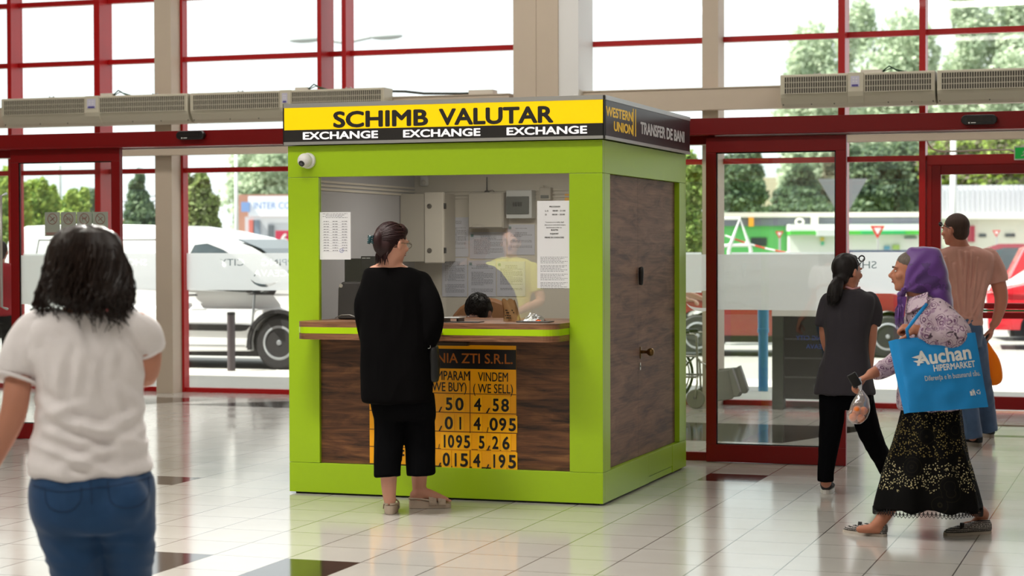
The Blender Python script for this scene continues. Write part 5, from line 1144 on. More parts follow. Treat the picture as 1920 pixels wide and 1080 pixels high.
# bare feet: left seen from behind, right turned to the side
limb(b, [P(728, 930, dl), gl+z_*.085+F_*.0, gl+z_*.068+F_*.07, gl+z_*.050+F_*.16], [.036, .036, .034, .024])
limb(b, [P(784, 925, dr), gr0+z_*.095+R_*.015, gr0+z_*.082+R_*.07, gr0+z_*.058+R_*.14, gr0+z_*.050+R_*.175], [.036, .037, .033, .025, .017])
b.ball(gl+z_*.075-F_*.012, (.031, .034, .030), 12, 8); b.ball(gr0+z_*.078-R_*.008, (.034, .032, .032), 12, 8)
for i in range(5): b.ball(gr0+z_*.046+R_*(.195-.006*i)+F_*(-.028+.014*i), (.016, .009, .010), 8, 6)
# arms: left hidden in front, right bent to the counter
limb(b, [P(706, 535, .05), P(692, 590, .03), P(696, 635, .10), P(712, 615, .30)], [.042, .036, .032, .03])
limb(b, [P(795, 530, .05), P(812, 585, .0), P(812, 628, .02), P(806, 622, .25)], [.052, .047, .040, .028])
hand(b, P(806, 616, .28), F_, Vector((0, 0, -1)), .35, .95, -1); hand(b, P(714, 612, .32), F_, Vector((0, 0, -1)), .35, .95, 1)
body = remesh(b, 'body', SK, f.t, .006, 5); face_bits(body, p_, M_, k_)
BT = fabric('black_jersey', (9, 8, 9), .95, bump=.1, sheen=0)
c = MB()
f.rings([(500, 697, 760, .066, .035), (502.5, 686, 776, .085, .035), (510, 681, 790, .10, .04), (530, 676, 802, .115, .045), (560, 672, 806, .125, .05), (600, 674, 806, .13, .05), (660, 675, 807, .14, .05), (710, 676, 810, .15, .05), (745, 677, 811, .155, .05), (752, 682, 808, .15, .05), (754, 700, 790, .12, .05)], c, 2.5)
limb(c, [P(700, 528, .05), P(686, 565, .04), P(686, 600, .05), P(694, 638, .10), P(706, 622, .24)], [.066, .064, .060, .052, .042], ends=(1, 0))
limb(c, [P(788, 528, .05), P(806, 565, .0), P(813, 600, -.01), P(806, 632, .02), P(802, 636, .06)], [.068, .064, .058, .056, .05], ends=(1, 0))
remesh(c, 'loose_top', BT, f.t, .008, 8, fold(.007, 9, 1))
c = MB()
f.rings([(735, 690, 812, .13, .05), (770, 697, 816, .13, .05), (785, 700, 815, .12, .05)], c)
limb(c, [P(730, 775, .03), P(727, 830, .03), P(725, 870, .01), P(725, 893, .0)], [.093, .084, .078, .079], ends=(1, 0))
limb(c, [P(783, 775, .06), P(786, 830, .06), P(787, 870, .04), P(788, 889, .04)], [.096, .088, .084, .085], ends=(1, 0))
remesh(c, 'cropped_trousers', fabric('black_trouser_cloth', (8, 8, 10), .95, bump=.08, sheen=0), f.t, .008, 5, fold(.006, 10, 3, (1, 1, .25)))
# hair, pulled up with a claw clip
h_ = MB(); HM = hairmat('dark_auburn_hair', (24, 8, 10), (48, 18, 20))
Mh = M_
h_.ball(p_(0, -.022, .036), (.080*k_, .096*k_, .086*k_), 24, 18, M=Mh); h_.ball(p_(0, -.066, -.012), (.066*k_, .050*k_, .068*k_), 18, 12, M=Mh); h_.ball(p_(0, .03, .078), (.066*k_, .056*k_, .045*k_), 18, 12, M=Mh)
limb(h_, [p_(.0, -.05, -.08), p_(.0, -.105, -.03), p_(.0, -.118, .02), p_(0, -.10, .06)], [.022, .03, .03, .02])
rnd = random.Random(5)
hb = remesh(h_, 'hair', HM, f.t, .006, 4, lambda c: .004*noise.noise(Vector((c.x*30, c.y*30, c.z*9))))
st = MB(); cl0 = Vector((-.05, -1.0, -.16)).normalized()
for i in range(620):
    q0 = Vector((rnd.gauss(0, 1), rnd.gauss(0, 1), rnd.gauss(0, 1))).normalized()
    if q0.y > .72 and q0.z < .55 or q0.z < -.62 or (q0.y > .15 and q0.z < -.02): continue
    pts = []; rr = 1+.03*rnd.random()
    for j in range(8):
        t = j/7; d0 = (q0*(1-t)+cl0*t*1.0).normalized(); pts.append(p_(d0.x*.083*rr, -.022+d0.y*(.100 if d0.y > 0 else .094)*rr, .034+d0.z*(.089 if d0.z > 0 else .095)*rr))
    st.tube(pts, [.0021]*8, 4)
for i in range(40):      # loose ends at the nape
    u = rnd.uniform(-.05, .05); pts = [p_(u, -.085+.02*abs(u)/.05, -.03), p_(u*1.05, -.082, -.075), p_(u*1.1, -.07+rnd.uniform(-.01, .01), -.105-rnd.uniform(0, .03))]
    st.tube(pts, [.0025, .002, .001], 4)
st.build('hair_strands', HM, hb)
cl = MB(); TL = mat('dark_teal_clip', (24, 60, 66), .25)
cc = p_(-.02, -.142, .006)
for s in (-1, 1):
    for i in range(5): a = -.9+.45*i; cl.tube([cc+M_@Vector((s*.004, -.008, .022*math.sin(a))), cc+M_@Vector((s*.02, -.012, .026*math.sin(a))), cc+M_@Vector((s*.026, .012, .03*math.sin(a)))], [.003, .0035, .002], 6)
cl.ball(cc+M_@Vector((0, -.014, .0)), (.009, .009, .025), 10, 8, M=M_); cl.build('hair_clip', TL, f.t)
# spectacles
gs = MB(); MT = mat('thin_metal', (120, 110, 100), .25, metal=.9)
for s in (-1, 1):
    gs.tube([p_(s*.032+.021*math.cos(a), .097, .002+.016*math.sin(a)) for a in [2*PI*i/18 for i in range(19)]], .0016, 6, cap=False)
    gs.tube([p_(s*.053, .097, .006), p_(s*.074, .06, .008), p_(s*.084, -.01, .004), p_(s*.084, -.022, -.01)], .0018, 6)
gs.tube([p_(-.011, .097, .006), p_(0, .1, .009), p_(.011, .097, .006)], .0016, 6); gs.build('spectacles', MT, f.t)
# sandals
SD = mat('cream_sandal_leather', (196, 178, 160), .55, bump=.15, bscale=60); 
for (g, d, side, nm) in ((gl-F_*.045, (F_+R_*.05).normalized(), R_, 'l'), (gr0-R_*.045, (R_+F_*.06).normalized(), -F_, 'r')):
    r = Vector((d.y, -d.x, 0)); so = MB(); L_ = .25; n = 28; out = []
    for i in range(n):
        q = 2*PI*i/n; cx = (1-math.cos(q))/2; ww = (.033+.012*min(1, cx*1.4))*abs(math.sin(q))**.55*math.copysign(1, math.sin(q)); out.append((cx, ww))
    def zt(cx): return .052-.022*min(1, max(0, (cx-.2)/.6)) 
    vs = [g+d*L_*cx+r*ww*.94 for cx, ww in out]+[g+d*L_*(cx*1.0)+r*ww+z_*zt(cx) for cx, ww in out]
    so.add(vs, [tuple(range(n)), tuple(range(2*n-1, n-1, -1))]+[(i, i+n, (i+1) % n+n, (i+1) % n) for i in range(n)])
    sh = so.build('sandal', SD, f.t, bevel=.004)
    rim = MB(); rim.tube([g+d*L_*cx+r*ww*.97+z_*(zt(cx)+.008) for cx, ww in out if cx < .62], .006, 8, cap=True); rim.build('heel_rim', SD, sh, smooth=True) 
    for t0, t1 in ((.46, .64), (.67, .86)):
        sp = MB(); sp.grid(lambda u, v: g+d*L_*(t0+(t1-t0)*v)+r*(.046*math.cos(PI*u))+z_*(.018+(.076-.06*(t0-.4)-.09*v*(t1-t0))*math.sin(PI*u)**.7), 14, 3); sp.build('strap', SD, sh, smooth=True, solid=.004)
        MB().lathe([(.010, 0), (.010, .003), (.005, .005)], g+d*L_*(t0+t1)/2+side*.040+z_*(.062-.05*(t0-.4)), axis=side+z_*.5, seg=14).build('strap_button', SD, sh)
# handbag
t = thing('handbag', 'small black handbag hanging at the right side of the woman in black', 'handbag', P(812, 716, .03))
hb_ = MB(); loft(hb_, [(P(812, 645, .05), .02, .03), (P(811, 655, .05), .035, .05), (P(811, 690, .05), .04, .055), (P(810, 712, .05), .036, .05), (P(810, 716, .05), .02, .03)], R_, F_)
remesh(hb_, 'bag_body', mat('black_leather', (16, 16, 18), .35, bump=.2, bscale=70), t, .008, 3, fold(.004, 14, 2))
MB().tube([P(806, 600, .06), P(812, 625, .03), P(812, 648, .05)], [.006]*3, 8).build('bag_strap', mat('black_leather', (16, 16, 18), .35), t)
MB().tube([P(803, 649, -.01)+R_*.011*math.cos(a)+z_*.011*math.sin(a) for a in [2*PI*i/14 for i in range(15)]], .002, 6, cap=False).build('ring', ALU, t)

# ---------------------------------------------------------------- foreground woman, white t-shirt
f = Fig(6.72, 165, 'woman in white t-shirt and blue jeans seen from behind at the left'); P, R_, F_ = f.P, f.R, f.F
b = MB(); SK2 = skinm('skin_tan', (196, 136, 112))
fd = (F_ + R_*.15 + z_*-.05).normalized(); hc = P(160, 490, .0); p_, M_, k_ = headm(b, hc, .225, fd)
limb(b, [P(158, 545, -.0), P(157, 575, .0), P(157, 600, .02)], [.056, .055, .09])
f.rings([(585, 115, 205, .07, .02), (620, 80, 240, .09, .03), (700, 85, 245, .10, .03), (760, 92, 250, .095, .03), (860, 75, 270, .11, .03), (930, 65, 280, .12, .03), (980, 75, 275, .11, .03)], b)
limb(b, [P(60, 620, .03), P(36, 690, .0), P(22, 775, -.03), P(-28, 880, .02), P(-45, 915, .05)], [.052, .047, .045, .032, .027])
hand(b, P(-48, 922, .05), (z_*-1+R_*-.2), R_, .6, .98, 1)
limb(b, [P(255, 605, .03), P(278, 650, .06), P(272, 700, .10), P(255, 690, .28)], [.05, .045, .042, .03]); hand(b, P(250, 685, .30), (F_+R_*-.6), z_*-1, .5, .98, 1)
zf = atZ(165, 1311)
legL = [P(128, 960, .03), P(140, 1080, .03), P(150, 1160, .05), P(155, 1270, .12)]; legR = [P(228, 960, .03), P(236, 1060, .08), P(236, 1150, .14), P(235, 1270, .0)]
limb(b, legL, [.09, .075, .055, .04]); limb(b, legR, [.09, .075, .055, .04])
body = remesh(b, 'body', SK2, f.t, .006, 5); face_bits(body, p_, M_, k_)
TS = fabric('white_cotton', (240, 235, 236), .9, bump=.12, sheen=.1)
def tfold(c):
    q = c*1.0; s_ = f.s; z = c.z
    v = fold(.010, 7, 2, (1, 1, .5))(c); d = noise.noise(Vector((c.x*3+z*9, c.y*3, z*13+c.x*4))); w_ = max(0, min(1, (1.02-z)/.25))
    return v*1.1 + .017*(1-abs(d)*2.8)*w_*.8 + .006*noise.noise(Vector((c.x*16, c.y*16, z*4)))*(1-w_) + crz(c)
crz = crease(f, [(78, 772, 150, 752, 1), (84, 800, 190, 838, 1.1), (120, 862, 250, 822, 1.2), (70, 742, 140, 792, .9), (205, 700, 232, 792, .8), (120, 640, 108, 722, .7), (150, 662, 140, 740, .6), (96, 640, 112, 760, .7), (175, 690, 168, 770, .5), (190, 800, 262, 770, 1),
  (100, 830, 180, 868, .8), (150, 790, 230, 812, .9), (235, 640, 258, 700, .8), (215, 650, 205, 690, .6), (130, 600, 175, 680, .5), (75, 660, 88, 720, .9), (245, 600, 262, 640, .7), (200, 850, 270, 838, .8), (105, 780, 190, 800, .8), (225, 720, 262, 760, .7), (45, 640, 60, 690, .7), (160, 720, 150, 780, .5)], .012, .019)
c = MB()
f.rings([(578, 108, 190, .075, -.0), (584, 92, 216, .088, .01), (595, 72, 240, .10, .02), (615, 52, 262, .115, .03), (650, 50, 268, .125, .03), (690, 60, 268, .13, .03), (740, 68, 266, .125, .03), (790, 64, 270, .13, .03), (840, 58, 282, .14, .035), (872, 55, 286, .145, .035), (880, 56, 287, .145, .035), (884, 66, 278, .135, .035)], c, 2.3)
limb(c, [P(68, 618, .03), P(46, 655, .01), P(33, 690, -.0), P(30, 704, -.01)], [.074, .074, .068, .066], ends=(1, 0))
limb(c, [P(240, 608, .03), P(264, 622, .04), P(276, 640, .06), P(279, 652, .07)], [.068, .062, .056, .055], ends=(1, 0))
tee = remesh(c, 't_shirt', TS, f.t, .007, 6, tfold)
# rolled hems and collar
hm = MB()
def ringtube(mb, c, a, bd, r, ax=None, n=30):
    ax = ax.normalized() if ax else z_; u = R_-ax*R_.dot(ax); u.normalize(); v = ax.cross(u)
    mb.tube([c+u*a*math.cos(q)+v*bd*math.sin(q) for q in [2*PI*i/n for i in range(n+1)]], r, 8, cap=False)
ringtube(hm, P(30, 704, -.01), .066, .064, .007, P(46, 655, .01)-P(30, 702, -.01)); ringtube(hm, P(279, 651, .07), .056, .054, .006, P(264, 622, .04)-P(279, 650, .07))
hm.build('sleeve_hem', TS, tee, smooth=True)
DN = fabric('blue_denim', (32, 68, 108), .8, bump=.2, var=.14, weave=500)
def jf(c): 
    q = Vector((c.x*8, c.y*8, c.z*20)); kn = max(0, 1-abs(c.z-.50)/.16); cr_ = max(0, 1-abs(c.z-.74)/.09); return .004*noise.noise(Vector((c.x*9, c.y*9, c.z*7))) + .012*(kn+.5*cr_)*(1-abs(noise.noise(q))*2.5)*.6
c = MB()
f.rings([(866, 74, 268, .11, .035), (872, 66, 276, .118, .032), (900, 56, 287, .135, .025), (940, 54, 289, .14, .015), (970, 62, 286, .135, .015), (990, 75, 280, .12, .02)], c, 2.3)
c.ball(P(122, 935, -.035), (.105, .085, .10), 18, 12); c.ball(P(222, 935, -.035), (.105, .085, .10), 18, 12)
limb(c, [P(121, 950, .02), P(134, 1010, .02), P(143, 1080, .03), P(150, 1160, .05), P(152, 1260, .1)], [.118, .104, .088, .07, .07])
limb(c, [P(229, 950, .02), P(235, 1010, .05), P(238, 1070, .09), P(238, 1150, .14), P(236, 1260, .02)], [.112, .098, .082, .07, .07])
jn = remesh(c, 'jeans', DN, f.t, .008, 26, jf)
ST = mat('denim_stitching', (30, 52, 84), .8)
stitch(f, jn, 'stitching', ST, [[(168, 888), (169, 915), (170, 940)], [(60, 905), (110, 918), (168, 912), (225, 905), (286, 890)], [(200, 898), (205, 935), (228, 948), (258, 944), (276, 925), (276, 890)], [(82, 910), (86, 940), (108, 955), (136, 950), (150, 930), (150, 908)]], .0014)
SH = MB(); SO = MB()
for (x0, d_) in ((152, .1), (236, .02)):
    q = P(x0, 1270, d_); hl = Vector((q.x, q.y, 0))-F_*.05; shoe(SH, SO, hl, hl+F_*.25)
SH.build('shoes', mat('grey_canvas', (120, 120, 124), .7), f.t, smooth=True); SO.build('shoe_soles', WHITE, f.t)
# hair: wavy, shoulder length
HM = hairmat('dark_brown_hair', (16, 10, 9), (52, 38, 32), .36)
h_ = MB()
f.rings([(419, 140, 176, .03, -.0), (426, 118, 200, .07, .0), (445, 100, 222, .105, .0), (475, 92, 232, .125, .0), (510, 88, 238, .125, -.0), (540, 84, 236, .12, -.01), (560, 100, 224, .10, -.02), (574, 130, 205, .07, -.03), (580, 145, 190, .04, -.04)], h_, 2.1)
hb = remesh(h_, 'hair', HM, f.t, .008, 4, lambda c: .012*noise.noise(Vector((c.x*14, c.y*14, c.z*3)))+.005*noise.noise(Vector((c.x*45, c.y*45, c.z*8))))
st = MB(); rnd = random.Random(8); top = P(160, 424, .02)
for i in range(900):
    a = rnd.uniform(-PI, PI); t_end = rnd.uniform(.72, 1.0)*(1 if rnd.random() < .8 else 1.08); ph = rnd.uniform(0, 6.28); fr = rnd.uniform(1.2, 2.6); ln = rnd.uniform(.93, 1.07); wav = rnd.uniform(.006, .026)
    lat = math.cos(a); dep = math.sin(a)
    if dep > .55 : continue
    pts = []
    for j in range(13):
        t = j/12; y = 420+(178 + (20*lat if lat < 0 else 6) )*t*ln*t_end
        keys = [(420, 161, 8), (432, 160, 46), (455, 161, 64), (490, 163, 73), (520, 163, 79), (550, 161, 84), (575, 159, 80), (600, 160, 74), (625, 160, 76)]
        for q in range(len(keys)-1):
            if keys[q][0] <= y <= keys[q+1][0] or q == len(keys)-2:
                w = (y-keys[q][0])/(keys[q+1][0]-keys[q][0]); cx = keys[q][1]*(1-w)+keys[q+1][1]*w; hw = keys[q][2]*(1-w)+keys[q+1][2]*w
                if y < keys[q+1][0] or q == len(keys)-2: break
        rr = 1+.04*math.sin(ph)
        pts.append(P(cx+hw*lat*rr+wav/f.s*math.sin(fr*t*6+ph)*t, y, (.128 if y < 560 else .10)*dep*min(1, hw/70)+wav*math.cos(fr*t*5+ph)*t-.01))
    st.tube(pts, [.0045*(1-.75*(j/12)**2) for j in range(13)], 4)
for dx, y1, dd in ((222, 600, -.06), (212, 604, -.08), (230, 592, -.03), (70, 583, -.04), (76, 580, -.05), (66, 570, -.02), (236, 560, 0), (240, 575, .0)):
    for k in range(9):
        e = rnd.uniform(-8, 8); pts = [P(160+(dx-160)*.75+e*.5, 505, dd), P(160+(dx-160)*.95+e, 545, dd), P(dx+e, y1-12, dd*1.1), P(dx+(10 if dx > 160 else -6)+e*1.3, y1+e, dd*1.2)]
        q = cr([tuple(v) for v in pts], 4); st.tube([Vector(v) for v in q], [.005*(1-.8*i/len(q)) for i in range(len(q))], 4)
st.build('hair_locks', HM, hb)
# ---------------------------------------------------------------- woman in headscarf
f = Fig(10.42, 1735, 'elderly woman in purple headscarf, floral blouse and long patterned black skirt walking left'); P, R_, F_ = f.P, f.R, f.F; L_ = -R_
SKO = skinm('skin_weathered', (178, 118, 92))
b = MB(); fd = (L_*.97 - F_*.10 + z_*.02).normalized(); hc = P(1706, 514, .0); p_, M_, k_ = headm(b, hc, .225, fd, jaw=1.1, nose=1.5)
limb(b, [P(1715, 540, .0), P(1722, 562, .0), P(1735, 590, .0)], [.056, .055, .075])
f.rings([(575, 1712, 1762, .12, .0), (620, 1708, 1790, .15, .0), (690, 1706, 1800, .13, .0), (760, 1706, 1800, .13, .0), (800, 1712, 1795, .12, .0)], b)
# near arm bent, fist at the bag handle; far arm reaching forward and down
limb(b, [P(1765, 598, -.13), P(1785, 630, -.17), P(1770, 635, -.22), P(1715, 622, -.24)], [.048, .046, .04, .028])
hand(b, P(1722, 624, -.24), (L_ + z_*.25), -F_*-.3+z_*-.8, 1.25, .95, 1)
limb(b, [P(1730, 600, .14), P(1708, 660, .14), P(1665, 690, .02), P(1632, 705, -.06)], [.046, .044, .036, .028])
hand(b, P(1630, 707, -.06), (L_*1.0 + z_*-.55), (z_*-1+L_*-.4), .85, 1.0, -1)
# legs
gf0 = atZ(1652, 1010); gf1 = atZ(1582, 1000); gb0 = atZ(1848, 1004); gb1 = atZ(1770, 1008)
limb(b, [P(1720, 800, .08), P(1700, 900, .06), P(1668, 950, .02), gf0+z_*.085+L_*.01, gf0+z_*.04+L_*.06], [.07, .055, .044, .034, .024])
limb(b, [P(1775, 800, -.06), P(1788, 900, -.02), P(1812, 950, .0), gb0+z_*.10+L_*.02, gb0+z_*.045+L_*.07], [.07, .055, .042, .034, .024])
limb(b, [gf0+z_*.045+L_*.02, gf0+z_*.036+L_*.12], [.030, .020]); limb(b, [gb0+z_*.05+L_*.02, gb0+z_*.036+L_*.12], [.030, .020])
body = remesh(b, 'body', SKO, f.t, .006, 4); face_bits(body, p_, M_, k_)
# blouse, floral print
g = G('floral_blouse'); o_ = g.n('TexCoord').outputs['Object']; wp_ = g.n('TexNoise', {'Vector': o_, 'Scale': 20, 'Detail': 2}); ov = g.n('VectorMath', {0: o_, 1: g.n('VectorMath', {0: wp_.outputs['Color'], 1: (.04, .04, .04)}, operation='MULTIPLY').outputs[0]}, operation='ADD').outputs[0]
v1 = g.n('TexVoronoi', {'Vector': ov, 'Scale': 21, 'Randomness': .95}).outputs['Distance']; n1 = g.n('TexNoise', {'Vector': ov, 'Scale': 60, 'Detail': 3}).outputs['Fac']
rg = g.math('FRACT', g.math('MULTIPLY', v1, 3.6)); fl_ = g.math('MULTIPLY', g.math('LESS_THAN', v1, .5), g.math('GREATER_THAN', g.math('ADD', rg, g.math('MULTIPLY', n1, .5)), .82))
st_ = g.math('GREATER_THAN', g.n('TexNoise', {'Vector': ov, 'Scale': 40, 'Detail': 3}).outputs['Fac'], .60)
c1 = g.mix(fl_, srgb(190, 170, 182), srgb(112, 76, 108)); c2 = g.mix(g.math('MULTIPLY', st_, .7), c1, srgb(132, 96, 130)); c3 = g.mix(g.math('GREATER_THAN', g.n('TexNoise', {'Vector': ov, 'Scale': 30, 'Detail': 2}).outputs['Fac'], .66), c2, srgb(70, 52, 66))
g.set(Base_Color=c3, Roughness=.7, Sheen_Weight=.1); g.bump(n1, .1, .004); FLO = g.m
c = MB()
f.rings([(558, 1700, 1745, .06, .0), (566, 1702, 1768, .10, .0), (580, 1700, 1784, .155, .0), (610, 1697, 1796, .18, .0), (660, 1690, 1803, .175, .0), (720, 1684, 1803, .165, .0), (765, 1682, 1802, .165, .0), (772, 1690, 1795, .15, .0)], c, 2.3)
limb(c, [P(1755, 588, -.12), P(1778, 610, -.16), P(1796, 634, -.19), P(1780, 640, -.225), P(1750, 636, -.245), P(1722, 626, -.25)], [.07, .074, .068, .062, .054, .046], ends=(1, 0))
limb(c, [P(1735, 596, .13), P(1712, 645, .14), P(1690, 672, .08), P(1660, 694, .0), P(1640, 702, -.04)], [.066, .064, .058, .050, .044], ends=(1, 0))
bl = remesh(c, 'blouse', FLO, f.t, .006, 6, fold(.008, 12, 4, (1, 1, .7)))
cc = MB(); cc.add([P(1716, 560, -.09), P(1740, 552, -.13), P(1738, 574, -.17), P(1706, 590, -.13)], [(0, 1, 2, 3)]); cc.add([P(1702, 566, -.03), P(1716, 560, -.09), P(1706, 590, -.13), P(1697, 592, -.06)], [(0, 1, 2, 3)]); cc.build('collar', FLO, bl, solid=.005)
# skirt
g = G('skirt_print'); o_ = g.n('TexCoord').outputs['Object']; z2 = g.n('SeparateXYZ', {0: o_}).outputs[2]
dots = g.math('LESS_THAN', g.n('TexVoronoi', {'Vector': o_, 'Scale': 92}).outputs['Distance'], .30); fz = g.n('TexNoise', {'Vector': o_, 'Scale': 7.5, 'Detail': 3, 'Distortion': 1.2}).outputs['Fac']
vb = g.n('TexVoronoi', {'Vector': o_, 'Scale': 7}).outputs['Distance']
dz1 = g.math('SUBTRACT', 1, g.math('MULTIPLY', g.math('ABSOLUTE', g.math('SUBTRACT', z2, .335)), 9)); dz2 = g.math('SUBTRACT', 1, g.math('MULTIPLY', g.math('ABSOLUTE', g.math('SUBTRACT', z2, .56)), 5))
m_ = g.math('GREATER_THAN', g.math('ADD', g.math('MAXIMUM', dz1, dz2), g.math('MULTIPLY', fz, 1.2)), .95); m_ = g.math('MULTIPLY', m_, g.math('GREATER_THAN', z2, .25))
mask = g.math('MULTIPLY', g.math('MULTIPLY', dots, m_), g.math('GREATER_THAN', vb, .38))
pet = g.math('MULTIPLY', g.math('LESS_THAN', g.math('ABSOLUTE', g.math('SUBTRACT', g.math('FRACT', g.math('MULTIPLY', vb, 7)), .5)), .06), g.math('LESS_THAN', vb, .42))
colr = g.mix(mask, g.mix(pet, srgb(10, 9, 9), srgb(34, 31, 20)), g.mix(g.math('GREATER_THAN', z2, .42), srgb(196, 184, 140), srgb(140, 124, 74)))
g.set(Base_Color=colr, Roughness=.85, Specular_IOR_Level=.1); SKT = g.m
c = MB()
def pleat(cc_):
    a = math.atan2((cc_-P(1745, 800, 0)).dot(F_), (cc_-P(1745, 800, 0)).dot(R_)); h = max(0, min(1, (.95-cc_.z)/.7)); return .012*h*math.sin(9*a+3*noise.noise(Vector((a, cc_.z*2, 1))))+.004*noise.noise(cc_*12)
f.rings([(755, 1694, 1798, .15, 0), (790, 1686, 1802, .155, .0), (830, 1676, 1806, .165, .0), (870, 1662, 1815, .18, .0), (910, 1650, 1826, .19, .0), (945, 1640, 1835, .195, .0), (957, 1637, 1838, .195, .0)], c, 2.4)
sk = remesh(c, 'long_skirt', SKT, f.t, .007, 5, pleat)
lc = MB(); cz = P(1737, 957, 0); A_, B_ = 101*f.s, .198
for i in range(84):
    q0, q1 = 2*PI*i/84, 2*PI*(i+1)/84
    def hp(q, dz): return cz + R_*A_*math.cos(q) + F_*B_*math.sin(q) + z_*(dz + .004*math.sin(q*7))
    lc.tube([hp(q0, .004), hp(q0+.01, -.018), hp((q0+q1)/2, -.028), hp(q1-.01, -.018), hp(q1, .004)], .0022, 5)
    lc.tube([hp(q0, -.004), hp((q0+q1)/2, -.014), hp(q1, -.004)], .0018, 5)
lc.build('lace_trim', mat('black_lace', (18, 16, 18), .8), sk)
# headscarf
g = G('purple_scarf_cloth'); o_ = g.n('TexCoord').outputs['Object']; n_ = g.n('TexNoise', {'Vector': o_, 'Scale': 14, 'Detail': 4}).outputs['Fac']; g.set(Base_Color=g.mix(g.math('GREATER_THAN', n_, .56), srgb(92, 44, 130), srgb(70, 30, 104)), Roughness=.5, Sheen_Weight=.4); g.bump(n_, .2, .006); SC_ = g.m
c = MB()
def pk_(x, y, z): return p_(x, y, z)
Ms = M_
f.rings([(467, 1712, 1748, .04, .0), (472, 1703, 1760, .075, .0), (488, 1697, 1769, .102, .0), (512, 1692, 1776, .112, .0), (535, 1690, 1780, .106, .0), (548, 1691, 1782, .094, .0), (553, 1712, 1783, .09, .0)], c, 3.0)
f.rings([(530, 1715, 1780, .10, .0), (552, 1732, 1784, .112, .0), (570, 1748, 1786, .118, .0), (590, 1764, 1788, .10, .0), (603, 1778, 1789, .06, .0)], c, 2.3)
c.tube([P(1694, 545, -.07), P(1691, 553, -.04), P(1690, 556, 0), P(1691, 553, .04), P(1694, 545, .07)], .012, 10)
c.ball(P(1690, 556, -.02), (.026, .022, .02), 12, 8)
ctr = P(1692, 556, 0)
def sf(q):
    d = q-ctr; a = math.atan2(d.z, d.dot(R_)); L0 = math.hypot(d.z, d.dot(R_)); return .0045*math.sin(a*17+5*noise.noise(q*5))*min(1, L0*7)*max(.25, 1-L0*2.2)+.003*noise.noise(q*16)
sc_ = remesh(c, 'headscarf', SC_, f.t, .006, 5, sf)
tl = MB(); rnd = random.Random(3)
for i in range(16):
    x = rnd.uniform(-8, 8); d = rnd.uniform(-.05, .02); e = rnd.uniform(30, 62)
    tl.tube([P(1690, 556, -.02), P(1688+x*.5, 575, -.04+d*.4), P(1687+x, 556+e*.7, -.07+d), P(1687+x*1.2, 556+e+8, -.08+d)], [.006, .0035, .003, .002], 5)
tl.add([P(1682, 560, -.05), P(1700, 560, -.05), P(1694, 600, -.08), P(1683, 604, -.09)], [(0, 1, 2, 3)])
tl.build('scarf_fringe', SC_, sc_)
hr = MB(); hr.ball(p_(0, -.014, .050), (.0785*k_, .088*k_, .066*k_), 18, 12, M=Ms); remesh(hr, 'hair', hairmat('grey_brown_hair', (74, 64, 58), (120, 108, 98)), f.t, .006, 3)
# shoes: dotted slip-ons
g = G('dotted_canvas'); o_ = g.n('TexCoord').outputs['Object']; xx = g.n('SeparateXYZ', {0: o_}).outputs; dt = g.math('LESS_THAN', g.n('TexVoronoi', {'Vector': o_, 'Scale': 95, 'Randomness': .2}).outputs['Distance'], .3)
stp = g.math('GREATER_THAN', g.math('FRACT', g.math('MULTIPLY', xx[2], 120)), .6); g.set(Base_Color=g.mix(g.math('MAXIMUM', dt, g.math('MULTIPLY', stp, .8)), srgb(16, 14, 18), srgb(196, 190, 186)), Roughness=.8); DTC = g.m
for h0, t0 in ((gf0+R_*.015, gf1), (gb0+R_*.015, gb1)):
    u_ = MB(); so = MB(); shoe(u_, so, h0, t0, .042, .066, .014); s1 = u_.build('slip_on_shoe', DTC, f.t, smooth=True); so.build('shoe_sole', mat('pale_sole', (186, 176, 164), .7), s1)
    MB().grid(lambda u, v: h0.lerp(t0, .58+.09*v)+F_*(.041*math.cos(PI*u))+z_*(.026+.036*math.sin(PI*u)), 10, 2).build('elastic_band', mat('black_elastic', (12, 12, 12), .8), s1, smooth=True, solid=.004)
# purse in the outstretched hand
t = thing('phone', 'small dark phone held in the outstretched hand of the woman in headscarf', 'phone', P(1600, 712, -.08))
M = Matrix.Translation(P(1601, 716, -.09)) @ Matrix.Rotation(YAW, 4, 'Z') @ Matrix.Rotation(-.5, 4, 'Y'); MB().cbox((0, 0, 0), (.05, .014, .075), M=M).build('phone_body', BLACK, t, bevel=.005)
# clear bag with oranges
t = thing('fruit_bag', 'clear plastic bag of oranges hanging below the outstretched hand', 'bag', P(1608, 798, -.08))
g = G('clear_plastic'); g.N.remove(g.b); t_ = g.n('BsdfTransparent', {0: (.93, .94, .95, 1)}); gl_ = g.n('BsdfGlossy', {'Roughness': .12, 'Color': (1, 1, 1, 1)}); df = g.n('BsdfDiffuse', {0: (.8, .8, .82, 1)})
lw = g.n('LayerWeight', {'Blend': .5}).outputs['Facing']; a_ = g.n('MixShader', {0: g.math('ADD', g.math('MULTIPLY', lw, .4), .12), 1: t_.outputs[0], 2: gl_.outputs[0]}); a2 = g.n('MixShader', {0: .12, 1: a_.outputs[0], 2: df.outputs[0]}); g.L.new(a2.outputs[0], g.out.inputs[0]); CP = g.m
c = MB(); loft(c, [(P(1612, 732, -.08), .008, .008), (P(1614, 742, -.08), .022, .018), (P(1613, 755, -.08), .042, .035), (P(1609, 775, -.08), .054, .045), (P(1606, 790, -.08), .048, .04), (P(1604, 798, -.08), .02, .018)], R_, F_, n=36)
me_ = c.build('bag_film', CP, t, smooth=True)
for v in me_.data.vertices: v.co += v.co.normalized()*.0; q = v.co; v.co = q+Vector((noise.noise(q*30), noise.noise(q*30+Vector((5, 0, 0))), 0))*.006
